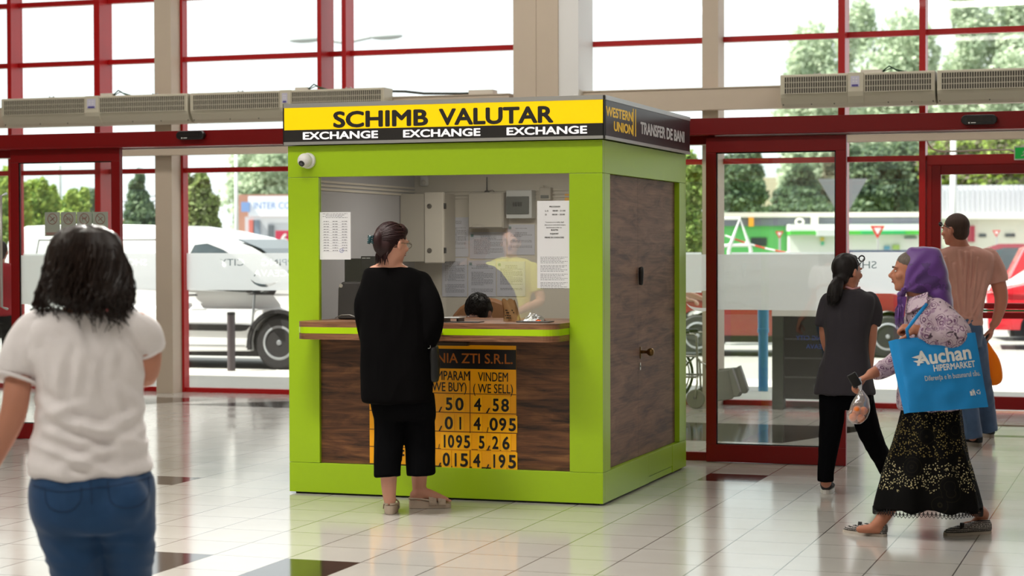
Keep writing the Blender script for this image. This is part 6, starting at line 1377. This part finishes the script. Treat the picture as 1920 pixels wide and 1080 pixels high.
c = MB(); loft(c, [(P(1609, 712, -.08), .014, .01), (P(1611, 724, -.08), .012, .008), (P(1612, 734, -.08), .008, .008)], R_, F_, n=14); c.build('bag_neck', mat('white_film', (220, 222, 226), .4), t, smooth=True)
ORA = mat('orange_peel', (226, 116, 20), .45, bump=.2, bscale=300, sss=.05)
for i, (x, y, d) in enumerate([(1598, 786, -.08), (1613, 788, -.06), (1606, 772, -.10), (1618, 774, -.07), (1604, 778, -.045)]):
    o = MB().ball(P(x, y, d), .022, 18, 12).build('orange', ORA, None, smooth=True); origin_base(o); tag(o, 'orange inside the clear plastic bag, ' + ['lowest at left', 'lowest at right', 'front upper one', 'upper one at right', 'rear one'][i], 'orange', 'oranges in the clear bag')
# ---- blue tote bag
t = thing('tote_bag', 'bright blue printed tote bag over the arm of the woman in headscarf', 'bag', P(1770, 780, -.28)); TB = mat('blue_nonwoven', (0, 134, 204), .6, bump=.25, bscale=12, var=.06)
tl_, tr_, bl_, br_ = P(1680, 640, -.27), P(1828, 628, -.24), P(1704, 778, -.31), P(1852, 768, -.26)
def tote(u, v, off=0):
    a = tl_.lerp(tr_, u); b_ = bl_.lerp(br_, u); q = a.lerp(b_, v); w_ = math.sin(PI*min(1, max(0, u)))**.5
    return q - F_*(.030*w_*(.3+.7*math.sin(PI*min(1, v*.9+.1))) + off) + F_*.010*noise.noise(Vector((u*5, v*5, 1))) - F_*.006*math.sin(7*(u-.4*v))*(v)
c = MB(); c.grid(lambda u, v: tote(u, v), 40, 36)
c.grid(lambda u, v: tote(u, v)+F_*(.0+.11*math.sin(PI*min(1, u))**.35*(.35+.65*v)+.002), 40, 36)
tb_ = c.build('bag_body', TB, t, smooth=True); 
c = MB()
c.grid(lambda u, v: P(1664+6*v, 644+2*(1-v), -.20).lerp(tote(0, v), u) if False else (P(1665, 644, -.19).lerp(P(1694, 780, -.22), v)).lerp(tote(0, v), u)+F_*.01*math.sin(PI*u), 6, 30)
c.grid(lambda u, v: tote(u, 1).lerp(tote(u, 1)+F_*(.11*math.sin(PI*min(1, u))**.35), v), 30, 4)
c.build('side_gusset', TB, tb_, smooth=True)
c = MB(); c.tube([tote(.15, 0), P(1700, 622, -.30), P(1720, 596, -.29), P(1738, 574, -.22)], .009, 8, ry=.003); c.build('bag_handle', TB, t, smooth=True)
c = MB(); c.tube([tote(.85, 0), P(1816, 600, -.2), P(1790, 575, -.16), P(1760, 566, -.15), P(1738, 574, -.21)], .009, 8, ry=.003) if False else None
# print on the tote: words follow the cloth
def totetext(name, s, u0, u1, vv, caph, bold, slant=.0):
    o = text(name, s, 1, Matrix.Identity(4), WHITE, None, bold=bold, depth=0); xs_ = [v.co.x for v in o.data.vertices]; a, b_ = min(xs_), max(xs_); sc = caph/.729
    bm = bmesh.new(); bm.from_mesh(o.data)
    bmesh.ops.triangulate(bm, faces=bm.faces[:]); bmesh.ops.subdivide_edges(bm, edges=[e for e in bm.edges if e.calc_length() > .25], cuts=2); bm.to_mesh(o.data); bm.free(); iv = WM(t).inverted()
    for v in o.data.vertices:
        u = u0+(u1-u0)*(v.co.x-a)/(b_-a); q = tote(u, vv-v.co.y*sc+slant*(u-u0), .0022+v.co.z*.05); v.co = iv @ q
    o.parent = tb_; o.name = name; return o
totetext('lettering', 'Auchan', .20, .90, .37, .19, .03, -.05); totetext('lettering', 'HIPERMARKET', .40, .93, .465, .085, .024, -.03); totetext('lettering', 'Diferența e în buzunarul tău.', .27, .97, .585, .07, .01, -.02)
c = MB()     # bird mark on the initial and the two small icons
def tq(pts): k = len(c.v); c.add([tote(u, v, .0035) for u, v in pts], [tuple(range(len(pts)))])
tq([(.15, .26), (.25, .235), (.30, .27), (.23, .285)]); tq([(.16, .31), (.24, .305), (.30, .34), (.23, .35)])
cx, cy = .93-.02, .79
for i in range(3):
    a = 2*PI*i/3-PI/2; tq([(cx+.026*math.cos(a+d)*r, cy+.032*math.sin(a+d)*r) for d, r in ((-.75, 1), (.35, 1), (.55, 1.25), (.9, .75), (.35, .6), (-.75, .6))])
tq([(.80, .77), (.83, .77), (.827, .83), (.803, .83)]); tq([(.845, .745), (.855, .745), (.855, .757), (.845, .757)]); tq([(.838, .762), (.862, .762), (.868, .83), (.86, .83), (.85, .79), (.842, .83), (.834, .83)]); tq([(.83, .75), (.85, .77), (.848, .78), (.826, .757)])
c.build('printed_marks', WHITE, tb_)
# ---------------------------------------------------------------- woman in grey tunic
f = Fig(12.15, 1588, 'woman in dark grey tunic with ponytail and glasses on her head walking away'); P, R_, F_ = f.P, f.R, f.F
b = MB(); fd = (F_*.72+R_*.70-z_*.05).normalized(); hc = P(1590, 513, 0); p_, M_, k_ = headm(b, hc, .225, fd); SKC = skinm('skin_medium', (190, 128, 104))
limb(b, [P(1592, 536, 0), P(1592, 550, .0), P(1590, 570, .0)], [.046, .046, .07])
f.rings([(552, 1570, 1612, .06, 0), (580, 1555, 1625, .08, 0), (650, 1558, 1615, .08, 0), (720, 1550, 1622, .09, .0), (760, 1550, 1620, .08, 0)], b)
limb(b, [P(1628, 570, 0), P(1634, 620, -.01), P(1630, 665, .02), P(1627, 712, .04)], [.040, .036, .032, .024]); hand(b, P(1627, 716, .04), (z_*-1+R_*.05), (L_+F_*.3), .45, .92, -1)
limb(b, [P(1553, 570, .02), P(1546, 625, .06), P(1556, 665, .14), P(1575, 690, .2)], [.040, .036, .032, .024]); hand(b, P(1576, 692, .2), (F_+R_*.4-z_*.3), -z_, .5, .92, 1)
ga = atZ(1547, 928); gb = atZ(1664, 893)
limb(b, [P(1562, 760, .0), P(1555, 830, .01), P(1547, 900, .0), ga+z_*.07], [.055, .045, .036, .034])
limb(b, [P(1610, 760, .02), P(1624, 800, .08), P(1641, 842, .2), P(1656, 868, .3), P(1663, 886, .35), gb+z_*.07], [.055, .05, .04, .034, .032, .034])
body = remesh(b, 'body', SKC, f.t, .006, 4); face_bits(body, p_, M_, k_)
TG = fabric('dark_grey_twill', (50, 47, 53), .88, bump=.15, sheen=.05)
c = MB()
f.rings([(546, 1578, 1612, .06, .0), (552, 1560, 1626, .085, 0), (565, 1544, 1640, .11, 0), (600, 1542, 1636, .12, .0), (650, 1546, 1628, .115, .0), (700, 1534, 1632, .13, 0), (738, 1526, 1639, .14, 0), (742, 1530, 1634, .135, 0)], c, 2.3)
limb(c, [P(1630, 568, 0), P(1637, 590, .0), P(1632, 611, .0)], [.056, .056, .058], ends=(1, 0)); limb(c, [P(1552, 568, .02), P(1546, 590, .02), P(1545, 612, .04)], [.056, .054, .056], ends=(1, 0))
tn = remesh(c, 'tunic', TG, f.t, .007, 5, fold(.009, 9, 6, (1, 1, .4))); MB().tube([P(1585, 541, -.05), P(1598, 546, -.055), P(1612, 543, -.02)], .008, 8).build('pink_collar', mat('pink_trim', (206, 150, 156), .7), tn, smooth=True)
c = MB(); f.rings([(725, 1540, 1630, .11, .01), (750, 1536, 1634, .115, .01), (770, 1545, 1628, .10, .02)], c)
limb(c, [P(1560, 745, .0), P(1558, 790, .0), P(1552, 840, .01), P(1547, 880, .0), P(1546, 906, .0)], [.085, .076, .062, .052, .05], ends=(1, 0))
limb(c, [P(1610, 745, .02), P(1624, 800, .08), P(1641, 842, .2), P(1656, 868, .3), P(1663, 886, .35)], [.085, .075, .064, .060, .056], ends=(1, 0))
remesh(c, 'black_trousers', fabric('black_stretch_cloth', (8, 8, 11), .92, bump=.1, sheen=0), f.t, .007, 4, fold(.004, 14, 7, (1, 1, .6)))
for h0, tt in ((ga-F_*.03, ga+F_*.21+R_*.01), (gb-F_*.03, gb+F_*.20)):
    u_ = MB(); so = MB(); shoe(u_, so, h0, tt, .045, .075, .024); s1 = u_.build('trainer', mat('dark_knit', (52, 50, 54), .8, bump=.3, bscale=200), f.t, smooth=True); so.build('shoe_sole', WHITE, s1)
HB = hairmat('black_hair', (12, 10, 11), (34, 28, 28)); h_ = MB()
h_.ball(p_(0, -.024, .028), (.082*k_, .094*k_, .092*k_), 24, 18, M=M_); h_.ball(p_(0, -.06, -.03), (.062*k_, .05*k_, .06*k_), 16, 10, M=M_)
limb(h_, [P(1572, 530, -.06), P(1566, 545, -.10), P(1563, 560, -.11), P(1560, 572, -.10)], [.035, .045, .042, .018])
hb = remesh(h_, 'hair', HB, f.t, .006, 4, lambda c: .005*noise.noise(Vector((c.x*40, c.y*40, c.z*10)))); st = MB(); rnd = random.Random(9)
for i in range(120):
    a = rnd.uniform(0, 2*PI); r_ = rnd.uniform(.5, 1.05); e = rnd.uniform(-4, 6); ox = math.cos(a)*14*r_; od = math.sin(a)*.045*r_
    st.tube([P(1573, 527, -.07), P(1566+ox*.9, 543, -.10+od), P(1564+ox, 558, -.115+od), P(1561+ox*.7, 572+e, -.10+od*.6)], [.003, .003, .0025, .001], 4)
st.build('hair_strands', HB, hb)
MB().tube([p_(-.05, -.07, -.01), p_(0, -.10, -.012), p_(.05, -.07, -.01)], .012, 8).build('hair_tie', BLACK, hb, smooth=True)
gs = MB()
for s in (-1, 1): gs.tube([p_(s*.034+.024*math.cos(a), .085+.0, .088+.018*math.sin(a)) for a in [2*PI*i/16 for i in range(17)]], .0045, 6, cap=False).tube([p_(s*.058, .08, .088), p_(s*.082, .03, .06), p_(s*.086, -.01, .03)], .003, 6)
gs.tube([p_(-.01, .09, .09), p_(.01, .09, .09)], .003, 6); gs.build('sunglasses', BLACK, f.t)
# ---------------------------------------------------------------- man in pink t-shirt
f = Fig(14.95, 1800, 'man in faded pink t-shirt and jeans seen from behind with sunglasses on his head'); P, R_, F_ = f.P, f.R, f.F
b = MB(); fd = (F_*.55+L_*.83-z_*.04).normalized(); hc = P(1791, 436, 0); p_, M_, k_ = headm(b, hc, .245, fd, jaw=1.15); SKM = skinm('skin_ruddy', (196, 130, 108))
limb(b, [P(1796, 456, .0), P(1800, 468, 0), P(1802, 482, 0)], [.066, .072, .10])
f.rings([(478, 1775, 1830, .09, 0), (500, 1765, 1845, .11, 0), (560, 1772, 1840, .11, 0), (610, 1775, 1835, .11, 0), (640, 1778, 1835, .10, 0)], b)
limb(b, [P(1860, 500, 0), P(1873, 540, 0), P(1877, 570, .02), P(1868, 605, .04), P(1862, 614, .04)], [.064, .058, .05, .036, .032]); hand(b, P(1861, 616, .04), (z_*-1+L_*.25), (L_+F_*.2), .7, 1.08, -1)
limb(b, [P(1752, 500, .04), P(1746, 545, .08), P(1752, 590, .16), P(1765, 615, .26)], [.06, .055, .045, .034]); hand(b, P(1767, 618, .27), (F_+R_*.3-z_*.5), R_, .6, 1.08, 1)
ga = atZ(1822, 842); gb = atZ(1850, 826)
limb(b, [P(1788, 640, .0), P(1800, 730, .02), P(1822, 800, .0), ga+z_*.08], [.065, .05, .04, .04]); limb(b, [P(1824, 640, .0), P(1836, 730, .1), P(1848, 790, .25), gb+z_*.08], [.065, .05, .04, .04])
body = remesh(b, 'body', SKM, f.t, .007, 4); face_bits(body, p_, M_, k_)
TP = fabric('faded_pink_cotton', (206, 154, 142), .9, bump=.12); c = MB()
f.rings([(466, 1786, 1826, .08, 0), (471, 1770, 1842, .105, 0), (482, 1752, 1862, .13, .0), (510, 1750, 1862, .15, 0), (550, 1766, 1850, .14, 0), (590, 1772, 1842, .135, 0), (612, 1772, 1842, .14, 0), (616, 1776, 1838, .13, 0)], c, 2.4)
limb(c, [P(1852, 490, 0), P(1866, 512, 0), P(1872, 534, 0)], [.088, .084, .080], ends=(1, 0)); limb(c, [P(1758, 490, .02), P(1750, 515, .05), P(1748, 538, .07)], [.085, .08, .076], ends=(1, 0))
mcr = crease(f, [(1772, 488, 1788, 590, 1), (1790, 500, 1800, 604, .9), (1812, 478, 1808, 585, 1.2), (1832, 490, 1820, 600, 1), (1850, 515, 1832, 600, 1), (1762, 505, 1774, 560, .8), (1780, 560, 1800, 608, .8), (1840, 560, 1815, 610, .8), (1800, 475, 1806, 530, .9), (1822, 476, 1818, 540, .8), (1776, 595, 1830, 600, .8)], .013, .011)
def mf(c):
    d = c - P(1805, 480, 0); return .005*noise.noise(c*9)+mcr(c)
remesh(c, 't_shirt', TP, f.t, .007, 5, mf)
c = MB(); f.rings([(600, 1776, 1838, .13, .0), (625, 1774, 1842, .14, -.01), (655, 1774, 1842, .135, -.01)], c)
limb(c, [P(1790, 650, .0), P(1800, 710, .02), P(1814, 770, .0), P(1822, 826, .0)], [.108, .092, .078, .074], ends=(1, 0)); limb(c, [P(1824, 650, .0), P(1834, 710, .08), P(1846, 770, .2), P(1851, 812, .25)], [.105, .09, .078, .074], ends=(1, 0))
remesh(c, 'jeans', fabric('mid_blue_denim', (66, 88, 120), .8, bump=.2, var=.2), f.t, .008, 6, fold(.007, 9, 11, (1, 1, .7)))
for h0, tt in ((ga+R_*.06, ga+L_*.13+F_*.18), (gb+R_*.04, gb+L_*.12+F_*.2)):
    u_ = MB(); so = MB(); shoe(u_, so, h0, tt, .05, .085, .03); s1 = u_.build('trainer', mat('black_suede', (20, 20, 24), .8), f.t, smooth=True); so.build('shoe_sole', mat('grey_sole', (150, 140, 132), .7), s1)
h_ = MB(); h_.ball(p_(0, -.020, .034), (.0785*k_, .0945*k_, .088*k_), 24, 18, M=M_); h_.ball(p_(0, -.045, -.01), (.070*k_, .064*k_, .07*k_), 16, 10, M=M_)
remesh(h_, 'cropped_hair', hairmat('short_brown_hair', (44, 32, 28), (80, 60, 52), .7), f.t, .006, 3)
gs = MB()
for s in (-1, 1): gs.ball(p_(s*.036, .094, .048), (.028, .006, .019), 12, 8, M=M_).tube([p_(s*.062, .088, .05), p_(s*.084, .04, .036), p_(s*.088, -.02, .01)], .0035, 6)
gs.build('sunglasses', BLACK, f.t)
t = thing('phone', 'black phone held in the right hand of the man in the pink t-shirt', 'phone', P(1853, 636, .03))
M = Matrix.Translation(P(1853, 634, .03)) @ Matrix.Rotation(YAW, 4, 'Z') @ Matrix.Rotation(.45, 4, 'Y'); MB().cbox((0, 0, 0), (.035, .02, .13), M=M).build('phone_body', BLACK, t, bevel=.005)
t = thing('shopping_bag', 'bright orange plastic bag hanging behind the man in the pink t-shirt', 'bag', P(1860, 728, .12)); OP = G('orange_film'); OP.set(Base_Color=srgb(255, 150, 16), Roughness=.4); tl__ = OP.n('BsdfTranslucent', {0: srgb(255, 176, 30)}); mm = OP.n('MixShader', {0: .55, 1: OP.b.outputs[0], 2: tl__.outputs[0]}); OP.L.new(mm.outputs[0], OP.out.inputs[0])
c = MB(); loft(c, [(P(1846, 642, .10), .012, .01), (P(1849, 655, .11), .035, .03), (P(1856, 680, .12), .07, .05), (P(1861, 705, .12), .075, .06), (P(1862, 720, .12), .062, .05), (P(1861, 727, .12), .03, .03)], R_, F_)
remesh(c, 'bag_body', OP.m, t, .007, 3, fold(.006, 12, 12)); MB().tube([P(1846, 644, .1), P(1850, 630, .06), P(1858, 624, .05)], [.008, .004, .004], 6).build('bag_handle', OP.m, t, smooth=True)
# ---------------------------------------------------------------- simply posed people built in their own frame
def simple_person(label, loc, face_ang, skin, top, bottom, hairm, h=1.66, arms='down', hair_len=.0, spec=False, shoec=(40, 40, 44), sleeve=.5, seat=False):
    t = thing('person', label, 'person', (loc[0], loc[1], 0)); t.rotation_euler = (0, 0, face_ang); k = h/1.66; W = WM(t)      # local +y is forward, x to the right
    def q(x, y, z): return W @ Vector((x*k, y*k, z*k))
    X = (W.to_3x3() @ Vector((1, 0, 0))); Y = (W.to_3x3() @ Vector((0, 1, 0)))
    b = MB(); p_, M_, k_ = headm(b, q(0, .03, 1.545), .225*k, Y)
    limb(b, [q(0, .01, 1.46), q(0, 0, 1.40), q(0, 0, 1.34)], [.052*k, .052*k, .08*k])
    loft(b, [(q(0, 0, 1.38), .11*k, .06*k), (q(0, 0, 1.28), .14*k, .08*k), (q(0, 0, 1.05), .11*k, .075*k), (q(0, 0, .9), .13*k, .08*k), (q(0, 0, .8), .12*k, .07*k)], X, Y)
    for s in (-1, 1):
        limb(b, [q(s*.09, 0, .82), q(s*.095, .01, .47), q(s*.1, -.01, .12), q(s*.1, -.01, .07)], [.07*k, .05*k, .036*k, .036*k]); limb(b, [q(s*.1, 0, .06), q(s*.11, .1, .045)], [.034*k, .028*k])
        if arms == 'down': pts = [q(s*.17, 0, 1.33), q(s*.22, -.01, 1.08), q(s*.22, .04, .86)]; d = q(s*.0, .1, -1)-q(0, 0, 0)
        elif arms == 'clasp': pts = [q(s*.17, 0, 1.33), q(s*.24, .02, 1.08), q(s*.05, .24, .98)]; d = q(-s*.8, .4, -.2)-q(0, 0, 0)
        else: pts = [q(s*.17, 0, 1.33), q(s*.2, .08, 1.1), q(s*.2, .32, 1.03)]; d = q(0, 1, -.1)-q(0, 0, 0)
        limb(b, [pts[0], pts[0].lerp(pts[1], .5), pts[1], pts[1].lerp(pts[2], .5), pts[2]], [.045*k, .042*k, .038*k, .034*k, .025*k]); hand(b, pts[2], d, (Vector((0, 0, -1)) if arms != 'down' else X*-s), .5, .95*k, s)
    body = remesh(b, 'body', skin, t, .007, 4); face_bits(body, p_, M_, k_); c = MB()
    loft(c, [(q(0, 0, 1.425), .07*k, .06*k), (q(0, 0, 1.405), .14*k, .085*k), (q(0, 0, 1.36), .185*k, .105*k), (q(0, 0, 1.25), .185*k, .125*k), (q(0, 0, 1.05), .155*k, .115*k), (q(0, 0, .88), .18*k, .13*k), (q(0, 0, .86), .165*k, .12*k)], X, Y)
    for s in (-1, 1):
        if arms == 'down': e = [q(s*.17, 0, 1.33), q(s*.22, -.01, 1.08), q(s*.22, .04, .88)]
        elif arms == 'clasp': e = [q(s*.17, 0, 1.33), q(s*.24, .02, 1.08), q(s*.06, .23, .98)]
        else: e = [q(s*.17, 0, 1.33), q(s*.2, .08, 1.1), q(s*.2, .3, 1.03)]
        pts = [e[0], e[0].lerp(e[1], sleeve*.8), e[0].lerp(e[1], min(1, sleeve*1.4))] if sleeve < .8 else e
        limb(c, pts, [.062*k, .058*k, .05*k], ends=(1, 0))
    remesh(c, 'top', top, t, .008, 5, fold(.006, 9, h*10)); c = MB()
    loft(c, [(q(0, 0, .9), .165*k, .12*k), (q(0, 0, .82), .17*k, .125*k), (q(0, 0, .78), .15*k, .11*k)], X, Y)
    for s in (-1, 1): limb(c, [q(s*.085, 0, .82), q(s*.095, .01, .47), q(s*.1, -.01, .10)], [.095*k, .075*k, .06*k], ends=(1, 0))
    remesh(c, 'trousers', bottom, t, .009, 5, fold(.005, 9, 3+h))
    for s in (-1, 1): u_ = MB(); so = MB(); hl = q(s*.1, -.05, 0); shoe(u_, so, hl, q(s*.12, .19, 0), .045, .075, .022); s1 = u_.build('shoe', mat('shoe_%d' % shoec[0], shoec, .7), t, smooth=True); so.build('shoe_sole', WHITE, s1)
    h_ = MB(); h_.ball(p_(0, -.022, .032), (.083*k_, .095*k_, .093*k_), 22, 16, M=M_); h_.ball(p_(0, -.05, -.02), (.07*k_, .06*k_, .075*k_), 16, 10, M=M_)
    if hair_len: loft(h_, [(p_(0, -.05, .0), .085, .05), (p_(0, -.06, -.08), .085, .045), (p_(0, -.06, -.08-hair_len), .06, .03)], X, Y)
    remesh(h_, 'hair', hairm, t, .007, 3, lambda c: .004*noise.noise(Vector((c.x*40, c.y*40, c.z*10))))
    if spec:
        gs = MB()
        for s in (-1, 1): gs.tube([p_(s*.032+.021*math.cos(a), .1, .002+.016*math.sin(a)) for a in [2*PI*i/16 for i in range(17)]], .002, 6, cap=False).tube([p_(s*.054, .098, .006), p_(s*.084, .0, .004)], .002, 6)
        gs.build('spectacles', BLACK, t)
    return t
# woman in yellow, standing just out of frame at left; the kiosk glass mirrors her
YV = Vector((-5.14, 7.20, 0)); tgt = Vector((-4.25, 11.2, 0)); dv = tgt-YV
simple_person('woman in yellow t-shirt with glasses, mirrored in the kiosk glass', YV, math.atan2(dv.y, dv.x)-PI/2, skinm('skin_pale', (226, 176, 152)), fabric('pale_yellow_cotton', (246, 240, 130), .85), fabric('light_denim', (120, 140, 170), .85), hairmat('brown_hair', (60, 34, 22), (96, 60, 40)), 1.70, 'clasp', .0, True)
area('reflection_fill_light', (-4.75, 9.6, 3.6), .7, 190, (1, .97, .9)).rotation_euler = Vector((.08, .95, .85)).to_track_quat('Z', 'Y').to_euler()  # added fill light, no lamp known here; brightens her for the glass reflection
q = atD(8, 470, 20.4); simple_person('person in red jacket and black trousers at the far left edge near the glass', (q.x-.05, q.y), .3, skinm('skin_tan2', (190, 130, 110)), fabric('red_knit', (150, 24, 38), .85), fabric('black_cloth2', (14, 14, 18), .9), hairmat('dark_hair2', (24, 16, 14)), 1.62, 'forward', sleeve=1)
# person behind the wheelchair
q = atD(1274, 470, 20.6); simple_person('person in light top outside the glass behind the wheelchair, mostly hidden', (q.x-.12, q.y), -PI/2-.2, skinm('skin_pale', (226, 176, 152)), fabric('pale_cotton2', (206, 204, 200), .85), fabric('jeans3', (70, 110, 160), .85), hairmat('dark_hair2', (24, 16, 14)), 1.6, 'forward')
# ---- clerk and her chair
cx, cy = atY(911, 575, 12.1).x, 12.1
t = thing('person', 'clerk with black hair bending down behind the kiosk counter', 'person', (cx, cy+.2, .03)); W = WM(t)
def q(x, y, z): return Vector((cx+x, cy+y, z))
b = MB(); p_, M_, k_ = headm(b, q(-.02, -.10, 1.115), .225, Vector((-.15, -.75, -.65)), up=Vector((0, -.6, .8)))
limb(b, [q(0, -.03, 1.07), q(.01, .05, 1.0), q(.02, .12, .94)], [.054, .054, .08]); X = Vector((1, 0, 0)); Y = Vector((0, 1, 0))
loft(b, [(q(.03, .1, .97), .12, .07), (q(.03, .16, .85), .14, .08), (q(.02, .24, .6), .12, .09), (q(.02, .25, .5), .14, .1)], X, Y)
for s in (-1, 1):
    limb(b, [q(.03+s*.17, .1, .93), q(.03+s*.22, .0, .74), q(s*.12, -.25, .80)], [.045, .038, .026]); hand(b, q(s*.12, -.25, .80), Vector((-s*.3, -1, 0)), Vector((0, 0, -1)), .4, .93, s)
    limb(b, [q(s*.1, .22, .5), q(s*.11, -.15, .48), q(s*.11, -.2, .12), q(s*.11, -.2, .10)], [.085, .062, .038, .036]); limb(b, [q(s*.11, -.18, .10), q(s*.11, -.3, .075)], [.034, .026])
body = remesh(b, 'body', skinm('skin_fair2', (200, 150, 130)), t, .007, 4); face_bits(body, p_, M_, k_)
g = G('striped_cloth'); o_ = g.n('TexCoord').outputs['Object']; xx = g.n('SeparateXYZ', {0: o_}).outputs; sp_ = g.math('GREATER_THAN', g.math('FRACT', g.math('MULTIPLY', g.math('ADD', xx[2], xx[0]), 22)), .8); g.set(Base_Color=g.mix(sp_, srgb(16, 16, 20), srgb(120, 120, 124)), Roughness=.8)
c = MB(); loft(c, [(q(.02, .06, 1.03), .10, .07), (q(.03, .1, 1.0), .17, .10), (q(.03, .15, .9), .19, .12), (q(.02, .24, .6), .16, .13), (q(.02, .25, .48), .17, .14)], X, Y)
for s in (-1, 1): limb(c, [q(.03+s*.17, .1, .93), q(.03+s*.21, .02, .78)], [.062, .052], ends=(1, 0))
remesh(c, 'striped_top', g.m, t, .008, 5, fold(.005, 10, 20)); c = MB()
for s in (-1, 1): limb(c, [q(s*.1, .25, .52), q(s*.11, -.15, .5), q(s*.11, -.2, .12)], [.105, .078, .06], ends=(1, 0))
remesh(c, 'trousers', fabric('black_cloth2', (14, 14, 18), .9), t, .009, 4)
h_ = MB(); h_.ball(p_(0, -.022, .034), (.087*k_, .100*k_, .094*k_), 22, 16, M=M_); h_.ball(p_(0, -.065, -.01), (.076*k_, .056*k_, .078*k_), 16, 10, M=M_)
hb = remesh(h_, 'hair', HB, t, .006, 3, lambda c: .006*noise.noise(Vector((c.x*35, c.y*12, c.z*35)))); st = MB(); rnd = random.Random(21)
for i in range(260):
    v0 = Vector((rnd.gauss(0, 1), rnd.gauss(0, 1), rnd.gauss(0, 1)+.6)).normalized(); w0 = (v0+Vector((rnd.uniform(-.5, .5), rnd.uniform(-.3, .6), rnd.uniform(-.6, .1)))*.8).normalized(); pts = []
    for j in range(6): u = v0.lerp(w0, j/5).normalized(); pts.append(p_(u.x*.088*k_, -.022+u.y*.101, .034+u.z*(.095+.006*rnd.random())))
    st.tube(pts, [.0022]*5+[.0008], 4)
st.build('hair_strands', HB, hb)
for s in (-1, 1): u_ = MB(); so = MB(); shoe(u_, so, q(s*.11, -.15, .03), q(s*.12, -.39, .03), .045, .07, .02); s1 = u_.build('shoe', mat('shoe_40', (40, 40, 44), .7), t, smooth=True); so.build('shoe_sole', WHITE, s1)
t = thing('office_chair', 'tan office chair with rounded back behind the clerk', 'chair', (cx+.03, cy+.3, .03)); TAN = mat('tan_leatherette', (140, 98, 66), .45, bump=.1)
c = MB(); xs0 = atY(911, 575, cy+.53).x
n = 14; pts = [(xs0+.30*math.cos(a)*(1 if True else 1), .80+.40*max(0, math.sin(a))**.75) for a in [PI*i/n for i in range(n+1)]]; c.prism([(xs0-.26, .62)]+[(x, z) for x, z in reversed(pts)]+[(xs0+.26, .62)], cy+.50, cy+.56); c.build('backrest', TAN, t, bevel=.02)
MB().box(xs0-.24, xs0+.24, cy+.0, cy+.48, .40, .47).build('seat', TAN, t, bevel=.03)
MB().tube([(xs0, cy+.25, .40), (xs0, cy+.25, .10)], .03, 12).build('gas_column', BLACK, t); MB().tube([(xs0, cy+.3, .38), (xs0, cy+.57, .45), (xs0, cy+.58, .8)], .018, 8).build('back_support', BLACK, t)
for i in range(5):
    a = 2*PI*i/5+.3; l = MB().tube([(xs0, cy+.25, .12), (xs0+.27*math.cos(a), cy+.25+.27*math.sin(a), .09)], [.02, .014], 8).build('base_leg', BLACK, t); MB().ball((xs0+.27*math.cos(a), cy+.25+.27*math.sin(a), .06), .03, 12, 8).build('caster', BLACK, l)
